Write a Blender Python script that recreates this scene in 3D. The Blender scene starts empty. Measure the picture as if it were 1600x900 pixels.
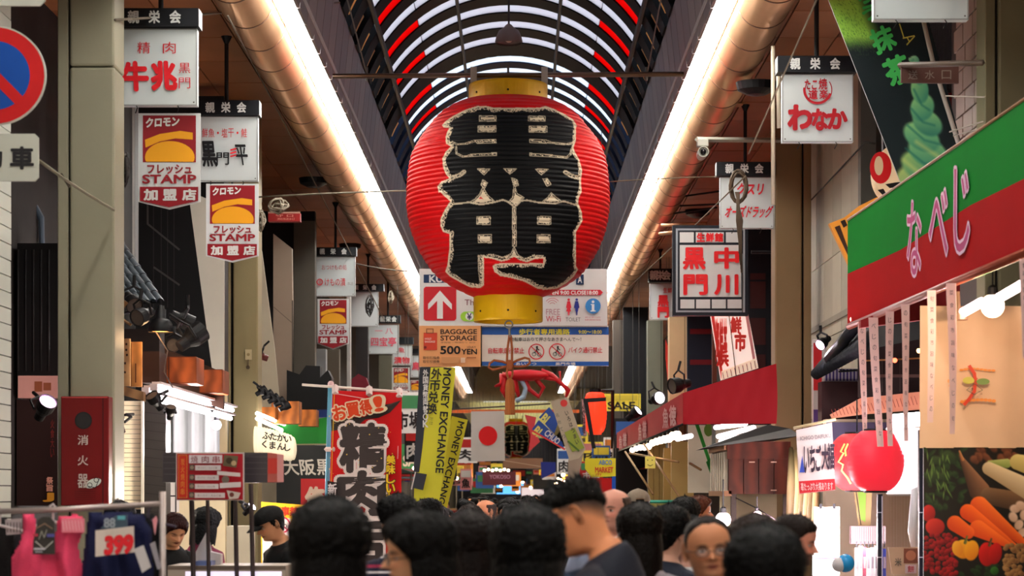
import bpy, bmesh, math, random
import numpy as np
from mathutils import Vector, Matrix, Euler
R = math.radians
random.seed(7); rng = np.random.default_rng(7)
sc = bpy.context.scene
col = sc.collection
# ---------------- camera (level, telephoto, shifted up), world, exposure ----------------
FX, VX, VY, CZ, D = 2000.0, 809.0, 770.0, 1.7, 1.75   # depths below are given in units of D metres
cd = bpy.data.cameras.new('camera'); cam = bpy.data.objects.new('camera', cd); col.objects.link(cam)
cam.location = (0, 0, CZ); cam.rotation_euler = (R(90), 0, 0)
cd.sensor_width = 36; cd.lens = 45*D; cd.shift_x = (800-VX)/1600; cd.shift_y = (VY-450)/1600
cd.clip_start = .2; cd.clip_end = 400
cd.dof.use_dof = True; cd.dof.focus_distance = 13.6*D; cd.dof.aperture_fstop = 4.0
sc.camera = cam
w = bpy.data.worlds.new('world'); sc.world = w; w.use_nodes = True
bg = w.node_tree.nodes['Background']; bg.inputs[0].default_value = (.80, .90, 1, 1); bg.inputs[1].default_value = 2.2
sc.view_settings.view_transform = 'Standard'; sc.view_settings.look = 'None'
sc.view_settings.gamma = 1; sc.view_settings.use_curve_mapping = False; sc.view_settings.exposure = 0.0
STRIP = 30.0      # radiance of the fluorescent tubes
# ---------------- helpers ----------------
def P(px, py, d): return Vector(((px-VX)*d/FX, d*D, CZ+(VY-py)*d/FX))
def lin(c): return tuple(((v/255)/12.92 if v/255 <= .04045 else ((v/255+.055)/1.055)**2.4) for v in c)
MC = {}
def mat(c, rough=.55, metal=0., emit=0., var=.10, vs=6., bump=0., bs=60., trl=None, attr=False, sss=0., kind='', alpha=1., coat=0., spec=.28):
    key = (tuple(c), rough, metal, emit, var, vs, bump, bs, trl, attr, sss, kind, alpha, coat, spec)
    if key in MC: return MC[key]
    m = bpy.data.materials.new('m%d' % len(MC)); m.use_nodes = True; nt = m.node_tree; N = nt.nodes; L = nt.links
    b = N['Principled BSDF']; l = lin(c)
    b.inputs['Roughness'].default_value = rough; b.inputs['Metallic'].default_value = metal
    b.inputs['Base Color'].default_value = (*l, 1)
    b.inputs['Specular IOR Level'].default_value = spec
    if coat: b.inputs['Coat Weight'].default_value = coat
    if sss:
        b.inputs['Subsurface Weight'].default_value = sss; b.inputs['Subsurface Radius'].default_value = (.02, .008, .004)
    tc = N.new('ShaderNodeTexCoord')
    src = None
    if attr:
        a = N.new('ShaderNodeVertexColor'); a.layer_name = 'Col'; src = a.outputs['Color']
    elif kind == 'stripe':      # navy shirt with thin white and red stripes
        s = N.new('ShaderNodeSeparateXYZ'); L.new(tc.outputs['Object'], s.inputs[0])
        mu = N.new('ShaderNodeMath'); mu.operation = 'MULTIPLY'; mu.inputs[1].default_value = 14; L.new(s.outputs[2], mu.inputs[0])
        fr = N.new('ShaderNodeMath'); fr.operation = 'FRACT'; L.new(mu.outputs[0], fr.inputs[0])
        r = N.new('ShaderNodeValToRGB'); r.color_ramp.interpolation = 'CONSTANT'; e = r.color_ramp.elements
        e[0].position = 0; e[0].color = (.012, .012, .035, 1); e[1].position = .42; e[1].color = (.75, .72, .75, 1)
        for p_, c_ in ((.56, (.012, .012, .035, 1)), (.8, (.3, .02, .06, 1))):
            q = e.new(p_); q.color = c_
        L.new(fr.outputs[0], r.inputs[0]); src = r.outputs[0]
    elif kind == 'wood':
        wv = N.new('ShaderNodeTexWave'); wv.inputs['Scale'].default_value = 2.5; wv.inputs['Distortion'].default_value = 6; wv.inputs['Detail'].default_value = 3
        L.new(tc.outputs['Object'], wv.inputs[0])
        mx = N.new('ShaderNodeMixRGB'); mx.inputs[1].default_value = (*[v*.6 for v in l], 1); mx.inputs[2].default_value = (*[min(1, v*1.15) for v in l], 1)
        L.new(wv.outputs['Color'], mx.inputs[0]); src = mx.outputs[0]
    elif var:
        n = N.new('ShaderNodeTexNoise'); n.inputs['Scale'].default_value = vs; n.inputs['Detail'].default_value = 4
        L.new(tc.outputs['Object'], n.inputs[0])
        mx = N.new('ShaderNodeMixRGB'); mx.inputs[1].default_value = (*[v*(1-var*2) for v in l], 1); mx.inputs[2].default_value = (*[min(1, v*(1+var)) for v in l], 1)
        L.new(n.outputs[0], mx.inputs[0]); src = mx.outputs[0]
    if src is not None: L.new(src, b.inputs['Base Color'])
    if emit:
        b.inputs['Emission Strength'].default_value = emit
        if src is not None and attr: L.new(src, b.inputs['Emission Color'])
        else: b.inputs['Emission Color'].default_value = (*l, 1)
    if bump:
        n = N.new('ShaderNodeTexNoise'); n.inputs['Scale'].default_value = bs; n.inputs['Detail'].default_value = 5
        L.new(tc.outputs['Object'], n.inputs[0]); bp = N.new('ShaderNodeBump'); bp.inputs['Strength'].default_value = bump; bp.inputs['Distance'].default_value = .02
        L.new(n.outputs[0], bp.inputs['Height']); L.new(bp.outputs[0], b.inputs['Normal'])
    if alpha < 1:
        b.inputs['Alpha'].default_value = alpha
    if trl:
        t = N.new('ShaderNodeBsdfTranslucent'); t.inputs[0].default_value = (*l, 1)
        if src is not None and (attr or kind): L.new(src, t.inputs[0])
        ms = N.new('ShaderNodeMixShader'); ms.inputs[0].default_value = trl
        L.new(b.outputs[0], ms.inputs[1]); L.new(t.outputs[0], ms.inputs[2]); L.new(ms.outputs[0], N['Material Output'].inputs[0])
    MC[key] = m
    return m
def tag(o, label=None, cat=None, group=None, kind=None):
    if label: o['label'] = label
    if cat: o['category'] = cat
    if group: o['group'] = group
    if kind: o['kind'] = kind
    return o
def empty(name, loc, label=None, cat=None, group=None, rz=0, kind=None):
    o = bpy.data.objects.new(name, None); col.objects.link(o); o.location = loc; o.rotation_euler = (0, 0, rz)
    return tag(o, label, cat, group, kind)
class MB:
    def __init__(s): s.v = []; s.f = []; s.m = []; s.mats = []
    def mi(s, m):
        if m is None: return 0
        if m not in s.mats: s.mats.append(m)
        return s.mats.index(m)
    def add(s, vs, fs, m=None):
        k = len(s.v); s.v.extend([tuple(v) for v in vs]); i = s.mi(m)
        for f in fs: s.f.append(tuple(k+j for j in f)); s.m.append(i)
        return s
    def box(s, x0, x1, y0, y1, z0, z1, m=None):
        return s.add([(x0,y0,z0),(x1,y0,z0),(x1,y1,z0),(x0,y1,z0),(x0,y0,z1),(x1,y0,z1),(x1,y1,z1),(x0,y1,z1)],
                     [(0,3,2,1),(4,5,6,7),(0,1,5,4),(1,2,6,5),(2,3,7,6),(3,0,4,7)], m)
    def obox(s, c, size, eul=(0,0,0), m=None):
        q = Euler(eul).to_matrix(); a, b_, c_ = [v/2 for v in size]; c = Vector(c)
        vs = [c+q@Vector((x*a, y*b_, z*c_)) for z in (-1,1) for x, y in ((-1,-1),(1,-1),(1,1),(-1,1))]
        return s.add(vs, [(0,3,2,1),(4,5,6,7),(0,1,5,4),(1,2,6,5),(2,3,7,6),(3,0,4,7)], m)
    def rings(s, rs, m=None, cap=True, close=True):
        n = len(rs[0]); k = len(s.v); i = s.mi(m)
        for r in rs: s.v.extend([tuple(p) for p in r])
        for a in range(len(rs)-1):
            for j in range(n if close else n-1):
                j2 = (j+1) % n
                s.f.append((k+a*n+j, k+a*n+j2, k+(a+1)*n+j2, k+(a+1)*n+j)); s.m.append(i)
        if cap and close:
            s.f.append(tuple(k+j for j in range(n))[::-1]); s.m.append(i)
            s.f.append(tuple(k+(len(rs)-1)*n+j for j in range(n))); s.m.append(i)
        return s
    def tube(s, pts, r, n=8, m=None, cap=True):
        pts = [Vector(p) for p in pts]; rs = []
        rr = r if isinstance(r, (list, tuple)) else [r]*len(pts)
        up = None
        for i, p in enumerate(pts):
            t = (pts[min(i+1, len(pts)-1)]-pts[max(i-1, 0)])
            t = t.normalized() if t.length > 1e-9 else Vector((0,0,1))
            if up is None: up = Vector((0,0,1)) if abs(t.z) < .9 else Vector((0,1,0))
            a = t.cross(up); a = a.normalized() if a.length > 1e-6 else t.orthogonal().normalized()
            b_ = a.cross(t); up = b_ if b_.length > 0 else up
            rs.append([p+rr[i]*(math.cos(q)*a+math.sin(q)*b_) for q in [2*math.pi*j/n for j in range(n)]])
        return s.rings(rs, m, cap)
    def lathe(s, prof, n=24, c=(0,0,0), m=None, cap=True):
        return s.rings([[(c[0]+r*math.cos(2*math.pi*j/n), c[1]+r*math.sin(2*math.pi*j/n), c[2]+z) for j in range(n)] for r, z in prof], m, cap)
    def ball(s, c, r, n=14, m=None, sc_=(1,1,1)):
        pr = [(max(1e-4, r*math.sin(math.pi*k/(n//2+2))), -r*math.cos(math.pi*k/(n//2+2))) for k in range(n//2+3)]
        return s.rings([[(c[0]+sc_[0]*a*math.cos(2*math.pi*j/n), c[1]+sc_[1]*a*math.sin(2*math.pi*j/n), c[2]+sc_[2]*z) for j in range(n)] for a, z in pr], m)
    def prism(s, poly, y0, y1, m=None):   # poly in local x,z
        n = len(poly); ar = sum(poly[i][0]*poly[(i+1) % n][1]-poly[(i+1) % n][0]*poly[i][1] for i in range(n))
        if ar < 0: poly = poly[::-1]
        vs = [(x, y0, z) for x, z in poly]+[(x, y1, z) for x, z in poly]
        return s.add(vs, [tuple(range(n)), tuple(range(2*n-1, n-1, -1))]+[(i, i+n, (i+1) % n+n, (i+1) % n) for i in range(n)], m)
    def build(s, name, m=None, parent=None, smooth=False, loc=None, rot=None, bevel=0, warp=None):
        me = bpy.data.meshes.new(name); v = s.v
        if warp: v = [warp(*p) for p in v]
        me.from_pydata(v, [], s.f)
        if m is not None: s.mats = [m]
        for q in s.mats: me.materials.append(q)
        if len(s.mats) > 1 and m is None: me.polygons.foreach_set('material_index', s.m)
        if smooth: me.polygons.foreach_set('use_smooth', [True]*len(me.polygons))
        me.update()
        o = bpy.data.objects.new(name, me); col.objects.link(o)
        if parent: o.parent = parent
        if loc is not None: o.location = loc
        if rot is not None: o.rotation_euler = rot
        if bevel:
            b = o.modifiers.new('bevel', 'BEVEL'); b.width = bevel; b.segments = 2; b.limit_method = 'ANGLE'
        return o
def struct(name, o): o.name = name; o['kind'] = 'structure'; return o
def copy_tree(o, parent=None):
    c = o.copy(); col.objects.link(c); c.parent = parent
    for ch in list(o.children): copy_tree(ch, c)
    return c
TXT = {}
def glyphs(s, bold=0., sp=1.):
    k = (s, round(bold, 3), sp)
    if k in TXT: return TXT[k]
    c = bpy.data.curves.new('t', 'FONT'); c.body = s; c.offset = 0; c.resolution_u = 3; c.space_character = sp
    o = bpy.data.objects.new('t', c); col.objects.link(o); me = bpy.data.meshes.new_from_object(o)
    v = np.array([q.co[:2] for q in me.vertices]) if len(me.vertices) else np.zeros((1, 2))
    f = [tuple(p.vertices) for p in me.polygons]
    bpy.data.objects.remove(o); bpy.data.curves.remove(c); bpy.data.meshes.remove(me)
    lo = v.min(0); hi = v.max(0); n0 = len(v)
    if bold > .004:      # heavier strokes: the same outline laid again around a small circle
        offs = [(bold*math.cos(a), bold*math.sin(a)) for a in [k*math.pi/4 for k in range(8)]]
        if bold > .05: offs += [(bold*math.cos(a), bold*math.sin(a)) for a in [math.pi/8+k*math.pi/4 for k in range(8)]]+[(bold*.5*math.cos(a), bold*.5*math.sin(a)) for a in [k*math.pi/3 for k in range(6)]]
        v = np.concatenate([v]+[v+np.array(o_) for o_ in offs]); f = [tuple(i+n0*k for i in q) for k in range(len(offs)+1) for q in f]
    TXT[k] = (v, f, lo, hi, n0); return TXT[k]
BOARDS = []
class Board:
    """A flat object seen at pixels pts; its plane stands at depth d (at ref) and turns by yaw; prints and lettering lie on its front."""
    def __init__(s, name, label, cat, pts, d, yaw=0, th=.03, c=(225,225,222), group=None, ref=None, warp=None, m=None, rough=.5, emit=0, parent=None, bevel=0, trl=None, noroot=False):
        if len(pts) == 4 and not isinstance(pts[0], (tuple, list)):
            x0, y0, x1, y1 = pts; pts = [(x0, y0), (x1, y0), (x1, y1), (x0, y1)]
        if ref is None: ref = (sum(p[0] for p in pts)/len(pts), sum(p[1] for p in pts)/len(pts))
        s.O = P(ref[0], ref[1], d); s.yaw = R(yaw); s.n = Vector((math.sin(s.yaw), -math.cos(s.yaw), 0)); s.u = Vector((math.cos(s.yaw), math.sin(s.yaw), 0))
        s.warp = warp; s.lay = 1; s.pr = MB(); s.tx = MB(); s.step = .0015 if d < 20 else .004
        b = MB(); poly = [s.L(*p) for p in pts]
        b.prism(poly, 0, th)
        wf = (lambda x, y, z: (x, y+warp(x, z), z)) if warp else None
        if warp and len(poly) == 4:
            b = MB(); n = 24; vs = []
            p = poly
            for yy in (0, th):
                for i in range(n+1):
                    for j in range(n+1):
                        a, c_ = i/n, j/n
                        x = (p[0][0]*(1-a)+p[1][0]*a)*(1-c_)+(p[3][0]*(1-a)+p[2][0]*a)*c_
                        z = (p[0][1]*(1-a)+p[1][1]*a)*(1-c_)+(p[3][1]*(1-a)+p[2][1]*a)*c_
                        vs.append((x, yy, z))
            k = (n+1)**2; fs = []
            for i in range(n):
                for j in range(n):
                    q = (i*(n+1)+j, i*(n+1)+j+1, (i+1)*(n+1)+j+1, (i+1)*(n+1)+j); fs += [q, tuple(t+k for t in q[::-1])]
            b.add(vs, fs)
        s.o = b.build(name, m or mat(c, rough, emit=emit, var=.04, trl=trl), parent, loc=s.O if parent is None else None, rot=(0, 0, s.yaw) if parent is None else None, bevel=bevel, warp=wf, smooth=bool(warp))
        if label or cat: tag(s.o, label, cat, group)
        BOARDS.append(s)
    def L(s, px, py):
        r = Vector(((px-VX)/FX, D, (VY-py)/FX)); C = Vector((0, 0, CZ)); t = s.n.dot(s.O-C)/s.n.dot(r)
        q = C+r*t-s.O; return (q.dot(s.u), q.z)
    def _m(s, c, emit=0, rough=.5):
        return c if not isinstance(c, (tuple, list)) else mat(c, rough, emit=emit, var=.03)
    def poly(s, pts, c, emit=0):
        p = [s.L(*q) for q in pts]; s.lay += 1; y = -s.lay*s.step
        if sum(p[i][0]*p[(i+1) % len(p)][1]-p[(i+1) % len(p)][0]*p[i][1] for i in range(len(p))) < 0: p = p[::-1]
        if s.warp and len(p) == 4:
            n = 10
            vs = [(*[(p[0][k]*(1-i/n)+p[1][k]*i/n)*(1-j/n)+(p[3][k]*(1-i/n)+p[2][k]*i/n)*j/n for k in (0, 1)],) for i in range(n+1) for j in range(n+1)]
            s.pr.add([(a, y, b_) for a, b_ in vs], [(i*(n+1)+j, i*(n+1)+j+1, (i+1)*(n+1)+j+1, (i+1)*(n+1)+j) for i in range(n) for j in range(n)], s._m(c, emit))
        else: s.pr.add([(a, y, b_) for a, b_ in p], [tuple(range(len(p)))], s._m(c, emit))
        return s
    def rect(s, x0, y0, x1, y1, c, emit=0): return s.poly([(x0, y0), (x1, y0), (x1, y1), (x0, y1)], c, emit)
    def frame(s, x0, y0, x1, y1, t, c):
        s.rect(x0, y0, x1, y0+t, c); s.rect(x0, y1-t, x1, y1, c); s.rect(x0, y0, x0+t, y1, c); return s.rect(x1-t, y0, x1, y1, c)
    def disc(s, cx, cy, r, c, ry=None, n=28, emit=0):
        ry = ry or r
        return s.poly([(cx+r*math.cos(6.28318*k/n), cy+ry*math.sin(6.28318*k/n)) for k in range(n)], c, emit)
    def ring(s, cx, cy, r0, r1, c, a0=0, a1=360, n=28):
        s.lay += 1; y = -s.lay*s.step; vs = []; fs = []
        for k in range(n+1):
            a = R(a0+(a1-a0)*k/n)
            for r in (r0, r1):
                q = s.L(cx+r*math.cos(a), cy+r*math.sin(a)); vs.append((q[0], y, q[1]))
        for k in range(n): fs.append((2*k, 2*k+1, 2*k+3, 2*k+2))
        s.pr.add(vs, fs, s._m(c)); return s
    def line(s, pts, w_, c):
        for (a, b_), (e, f) in zip(pts, pts[1:]):
            dx, dy = e-a, f-b_; l = math.hypot(dx, dy) or 1; nx, ny = -dy/l*w_/2, dx/l*w_/2; ex, ey = dx/l*w_/3, dy/l*w_/3
            s.poly([(a+nx-ex, b_+ny-ey), (e+nx+ex, f+ny+ey), (e-nx+ex, f-ny+ey), (a-nx-ex, b_-ny-ey)], c)
        return s
    def text(s, t, x0, y0, x1, y1, c, bold=0., rot=0, sp=1., shear=0., lift=1, emit=0):
        v, f, lo, hi, n0 = glyphs(t, bold, sp); lo2, hi2 = glyphs(t, 0., sp)[2:4]
        cx, cy, w_, h = (x0+x1)/2, (y0+y1)/2, x1-x0, y1-y0
        u = (v-lo2)/np.maximum(hi2-lo2, 1e-6)-.5
        X = u[:, 0]*w_+u[:, 1]*h*shear; Y = -u[:, 1]*h; a = R(rot)
        px = cx+X*math.cos(a)-Y*math.sin(a); py = cy+X*math.sin(a)+Y*math.cos(a)
        s.lay += lift; y = -s.lay*s.step-.001; dy = .00015
        s.tx.add([(q[0], y-dy*(k//n0), q[1]) for k, q in enumerate(s.L(i, j) for i, j in zip(px, py))], f, s._m(c, emit)); s.lay += math.ceil(len(v)/n0*dy/s.step)-1; return s
    def otext(s, t, x0, y0, x1, y1, c, oc, bold=.02, ob=.07, **k):
        s.text(t, x0, y0, x1, y1, oc, ob, **k); return s.text(t, x0, y0, x1, y1, c, bold, **k)
    def vtext(s, t, x0, y0, x1, y1, c, bold=0., rot=0, gap=.08, oc=None, ob=.06, top=None):
        n = len(t); h = (y1-y0)/n; dx = 0 if top is None else top
        for i, ch in enumerate(t):
            if ch == ' ': continue
            o_ = dx*(1-(i+.5)/n)
            a = (x0+o_, y0+i*h+h*gap/2, x1+o_, y0+(i+1)*h-h*gap/2)
            if oc: s.text(ch, *a, oc, ob, rot=rot)
            s.text(ch, *a, c, bold, rot=rot)
        return s
    def done(s):
        wf = (lambda x, y, z: (x, y+s.warp(x, z), z)) if s.warp else None
        if s.pr.f: s.pr.build('print', None, s.o, warp=wf)
        if s.tx.f: s.tx.build('lettering', None, s.o, warp=wf)
def painted(name, quad, d, fn, n=130, label=None, cat=None, yaw=0, th=.01, rough=.4, group=None, trl=None):
    """a printed picture: a fine grid on a board, its colour attribute from fn(px, py) -> rgb."""
    B = Board(name, label, cat, quad, d, yaw, th, (200,200,200), group)
    q = np.array(quad, float)
    uu, vv = [t[..., None] for t in np.meshgrid(np.linspace(0, 1, n), np.linspace(0, 1, n), indexing='ij')]
    pp = (q[0]*(1-uu)+q[1]*uu)*(1-vv)+(q[3]*(1-uu)+q[2]*uu)*vv; px, py = pp[..., 0].ravel(), pp[..., 1].ravel()
    rgb = np.clip(fn(px, py), 0, 255)/255.
    rgb = np.where(rgb <= .04045, rgb/12.92, ((rgb+.055)/1.055)**2.4)
    vs = [(a, -.002, b) for a, b in (B.L(x, y) for x, y in zip(px, py))]
    fs = [(i*n+j, i*n+j+1, (i+1)*n+j+1, (i+1)*n+j) for i in range(n-1) for j in range(n-1)]
    m = MB(); m.add(vs, fs); o = m.build('picture', mat((200,200,200), rough, attr=True, trl=trl), B.o)
    setcol(o, rgb); B.lay = 4
    return B
def hang(B, px=None, py=None, top=6.5, n='wire'):
    """suspension wires from a board up to the roof"""
    co = [v.co for v in B.o.data.vertices]; z = max(c.z for c in co); xs = [c.x for c in co]
    for f in (.2, .8):
        x = min(xs)+(max(xs)-min(xs))*f; MB().tube([(x, .01, z-.06), (x, .01, top-B.o.location.z)], .005, 4).build(n, mat((90,88,84), .5), B.o)
class Paint:
    def __init__(s, px, py, base): s.x, s.y = px, py; s.c = np.tile(np.array(base, float), (len(px), 1)); s.n = rng.random(len(px))
    def blend(s, a, col_): s.c += (np.array(col_, float)-s.c)*np.clip(a, 0, 1)[:, None] if np.ndim(col_) == 1 else (col_-s.c)*np.clip(a, 0, 1)[:, None]
    def ell(s, cx, cy, rx, ry, rot, c0, c1, soft=.12, lx=-.5, ly=-.6):
        a = R(rot); dx, dy = s.x-cx, s.y-cy; u = (dx*math.cos(a)+dy*math.sin(a))/rx; v = (-dx*math.sin(a)+dy*math.cos(a))/ry
        r = np.hypot(u, v); k = np.clip((1-r)/soft, 0, 1); sh = np.clip(.5+.5*(-(u*-lx+v*-ly))*-1, 0, 1)
        sh = np.clip(.5-.5*(u*lx+v*ly)*-1, 0, 1); cc = np.array(c0, float)*sh[:, None]+np.array(c1, float)*(1-sh[:, None]); s.blend(k, cc)
    def taper(s, x0, y0, x1, y1, r0, r1, c0, c1):
        dx, dy = x1-x0, y1-y0; L_ = math.hypot(dx, dy); t = np.clip(((s.x-x0)*dx+(s.y-y0)*dy)/L_**2, 0, 1)
        d = ((s.x-x0)*-dy+(s.y-y0)*dx)/L_; q = np.hypot(s.x-x0-t*dx, s.y-y0-t*dy); r = r0+(r1-r0)*t; k = np.clip((r-q)/1.2, 0, 1)
        sh = np.clip(.5-d/(2*r), 0, 1)[:, None]; s.blend(k, np.array(c1, float)*(1-sh)+np.array(c0, float)*sh)
def setcol(o, rgb):
    me = o.data; at = me.color_attributes.new('Col', 'FLOAT_COLOR', 'POINT')
    at.data.foreach_set('color', np.hstack([rgb, np.ones((len(rgb), 1))]).astype(np.float32).ravel())
def inpoly(px, py, poly):
    r = np.zeros(px.shape, bool); n = len(poly)
    for i in range(n):
        (xa, ya), (xb, yb) = poly[i], poly[(i+1) % n]
        if ya == yb: continue
        r ^= ((ya > py) != (yb > py)) & (px < (xb-xa)*(py-ya)/(yb-ya)+xa)
    return r
def distpoly(px, py, poly, close=True):
    d = np.full(px.shape, 1e9); n = len(poly)
    for i in range(n if close else n-1):
        (xa, ya), (xb, yb) = poly[i], poly[(i+1) % n]; dx, dy = xb-xa, yb-ya
        t = np.clip(((px-xa)*dx+(py-ya)*dy)/max(dx*dx+dy*dy, 1e-9), 0, 1)
        d = np.minimum(d, np.hypot(px-xa-t*dx, py-ya-t*dy))
    return d
def lamp(loc, power, c=(1, .85, .7), size=.08, name='lamp_light', parent=None):
    l = bpy.data.lights.new(name, 'POINT'); l.energy = power; l.color = c; l.shadow_soft_size = size
    o = bpy.data.objects.new(name, l); col.objects.link(o); o.location = loc
    if parent: o.parent = parent
    return o
def area(loc, power, sx, sy, rot, c=(1, 1, 1), parent=None):
    l = bpy.data.lights.new('lamp_light', 'AREA'); l.energy = power; l.color = c; l.shape = 'RECTANGLE'; l.size = sx; l.size_y = sy
    o = bpy.data.objects.new('lamp_light', l); col.objects.link(o); o.location = loc; o.rotation_euler = rot
    if parent: o.parent = parent
    return o
ORD = ['first','second','third','fourth','fifth','sixth','seventh','eighth','ninth','tenth','eleventh','twelfth','thirteenth','fourteenth','fifteenth','sixteenth','seventeenth','eighteenth','nineteenth','twentieth','twenty-first','twenty-second','twenty-third','twenty-fourth']
XC = -.12          # centre line of the arcade
# ---------------- the arcade: floor, walls, side ceilings, fascia, vault ----------------
Y0, Y1 = -10.0, 110*D
fl = MB().box(-9, 9, Y0, Y1, -.2, 0).build('floor', mat((120,112,104), .6, bump=.2)); struct('floor', fl)
bw = MB().box(-9, 9, Y0-.3, Y0, 0, 9).build('light_block_wall', mat((70,64,60))); struct('light_block_wall', bw)  # added end wall behind the viewer, blocks sky light; the street goes on there
DK = mat((20,19,20), .8)
for sgn, nm in ((-1, 'wall_left'), (1, 'wall_right')):
    x = sgn*4.7
    struct(nm, MB().box(min(x, x+sgn*.3), max(x, x+sgn*.3), Y0, Y1, 0, 6.6).build(nm, mat((46,42,40), .8)))
brown = [mat((168,108,68), .4, var=.12, vs=2), mat((152,96,60), .4, var=.12, vs=2), mat((178,118,78), .4, var=.12, vs=2)]
duct_m = mat((222,178,138), .34, .7, var=.06, vs=3, bump=.03, bs=9)
joint_m = mat((30,22,18), .7)
ZC = CZ+4.86
for sgn, nm in ((-1, 'ceiling_left'), (1, 'ceiling_right')):
    xa, xb = XC+sgn*2.2, sgn*4.72
    cl = MB().box(min(xa, xb), max(xa, xb), Y0, Y1, ZC+.03, ZC+.25).build(nm, joint_m); struct(nm, cl)
    shared = {}
    for i in range(4):                     # ceiling panels: four across, 1.35 m long
        for j in range(46):
            w_ = .62; ax = XC+sgn*(2.28+i*w_); y = 8*D+j*1.32
            k = random.randrange(3)
            if k not in shared:
                q = MB().box(-w_/2+.008, w_/2-.008, -.65, .65, 0, .03); o = q.build('panel', brown[k], cl); shared[k] = o.data
            else:
                o = bpy.data.objects.new('panel', shared[k]); col.objects.link(o); o.parent = cl
            o.location = (ax+sgn*w_/2, y, ZC-.004*random.random())
    # recessed speakers / vents in the side ceiling
# fascia of grey boards between tube strip and vault
fm = [mat((126,114,112), .5, var=.06, vs=3), mat((116,106,106), .5, var=.06, vs=3), mat((134,122,118), .5, var=.06, vs=3)]
RV, ZV = 1.976, CZ+4.77
for sgn, nm in ((-1, 'trim_1'), (1, 'trim_2')):
    a = Vector((XC+sgn*1.95, 0, CZ+4.60)); b_ = Vector((XC+sgn*1.862, 0, CZ+5.45))
    base = MB(); o_ = sgn*.06
    base.add([(a.x+o_, Y0, a.z), (b_.x+o_, Y0, b_.z), (b_.x+o_, Y1, b_.z), (a.x+o_, Y1, a.z)], [(0,1,2,3)])
    fa = base.build(nm, joint_m); struct(nm, fa)
    sh = []
    for k in range(3):
        q = MB(); yy = .3535
        q.add([(a.x,-yy,a.z),(b_.x,-yy,b_.z),(b_.x,yy,b_.z),(a.x,yy,a.z),(a.x+sgn*.03,-yy,a.z),(b_.x+sgn*.03,-yy,b_.z),(b_.x+sgn*.03,yy,b_.z),(a.x+sgn*.03,yy,a.z)],
              [(0,1,2,3),(7,6,5,4),(0,4,5,1),(1,5,6,2),(2,6,7,3),(3,7,4,0)]); sh.append(q)
    sm = [q.build('board', fm[k], fa) for k, q in enumerate(sh)]
    for j in range(120):
        if j < 3: o = sm[j]
        else:
            o = bpy.data.objects.new('board', sm[random.randrange(3)].data); col.objects.link(o); o.parent = fa
        o.location = (0, 9*D+j*.735, 0)
    # dark trough that carries the strip lamps
    tr = MB().box(min(XC+sgn*1.93, XC+sgn*2.24), max(XC+sgn*1.93, XC+sgn*2.24), Y0, Y1, CZ+4.72, CZ+4.78).build('light_trough', mat((190,186,180), .5), fa)
# vault
vault = empty('ceiling_vault', (0, 0, 0)); vault['kind'] = 'structure'; vault.name = 'ceiling'
def vp(r, deg, y): return (XC+r*math.cos(R(deg)), y, ZV+r*math.sin(R(deg)))
def arcseg(a0, a1, w_, r0, r1, n):
    q = MB(); rs = []
    for k in range(n+1):
        a = a0+(a1-a0)*k/n
        rs.append([vp(r0, a, -w_/2), vp(r1, a, -w_/2), vp(r1, a, w_/2), vp(r0, a, w_/2)])
    return q.rings(rs)
PW = mat((236,232,236), .5, trl=.75, var=.03, vs=2); PB = mat((246,250,255), .5, trl=.92, var=.02, vs=2); PR = mat((238,14,6), .4, trl=.85, var=.0)
RBm = mat((9,9,12), .6, spec=.1); RB2 = mat((26,36,58), .6, spec=.1)
segs = [(33, 52), (52, 69), (69, 111), (111, 128), (128, 147)]
cache = {}
def vpiece(name, key, mk, y, m, parent=vault):
    if key not in cache: cache[key] = mk()
    q = cache[key]
    if (key, m.name) not in cache:
        o = q.build(name, m, parent); cache[(key, m.name)] = o.data
    else:
        o = bpy.data.objects.new(name, cache[(key, m.name)]); col.objects.link(o); o.parent = parent
    o.location = (0, y, 0); return o
per = .60*D
ys = [13.6+.6*i for i in range(10)]
ys = [y for y in ys if y < 19.2] + [19.88+.52*i for i in range(22)]
for i, yd in enumerate(ys):
    near = yd < 19.3; wd = (.30 if near else .27)*D; y = yd*D
    reds = (i % 2 == 0)
    for k, (a0, a1) in enumerate(segs):
        m = PR if (reds and k in (0, 4)) else (PW if near else PB)
        vpiece('roof_panel', ('p', k, near), lambda a0=a0, a1=a1, wd=wd: arcseg(a0+.25, a1-.25, wd, RV, RV+.02, 10), y, m)
    gap = (per if near else .52*D)-wd+.02
    vpiece('rib', ('r', near), lambda gap=gap: arcseg(20, 160, gap, RV-.02, RV+.14, 36), y+(wd+gap)/2-.01, RBm if near else RB2)
    # louvred side strips: dark with a pale slat showing
    for s_ in (0, 1):
        a0, a1 = (20.5, 32.5) if s_ == 0 else (147.5, 159.5)
        vpiece('slat', ('l', s_, near), lambda a0=a0, a1=a1, wd=wd: arcseg(a0+3, a1-2.5, wd*.45, RV+.02, RV+.05, 4), y, mat((226,186,130), .6, trl=.45))
        vpiece('side_panel', ('l2', s_, near), lambda a0=a0, a1=a1, wd=wd: arcseg(a0, a1, wd, RV+.07, RV+.09, 4), y, mat((20,22,16), .6)) if i % 2 else None
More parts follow.
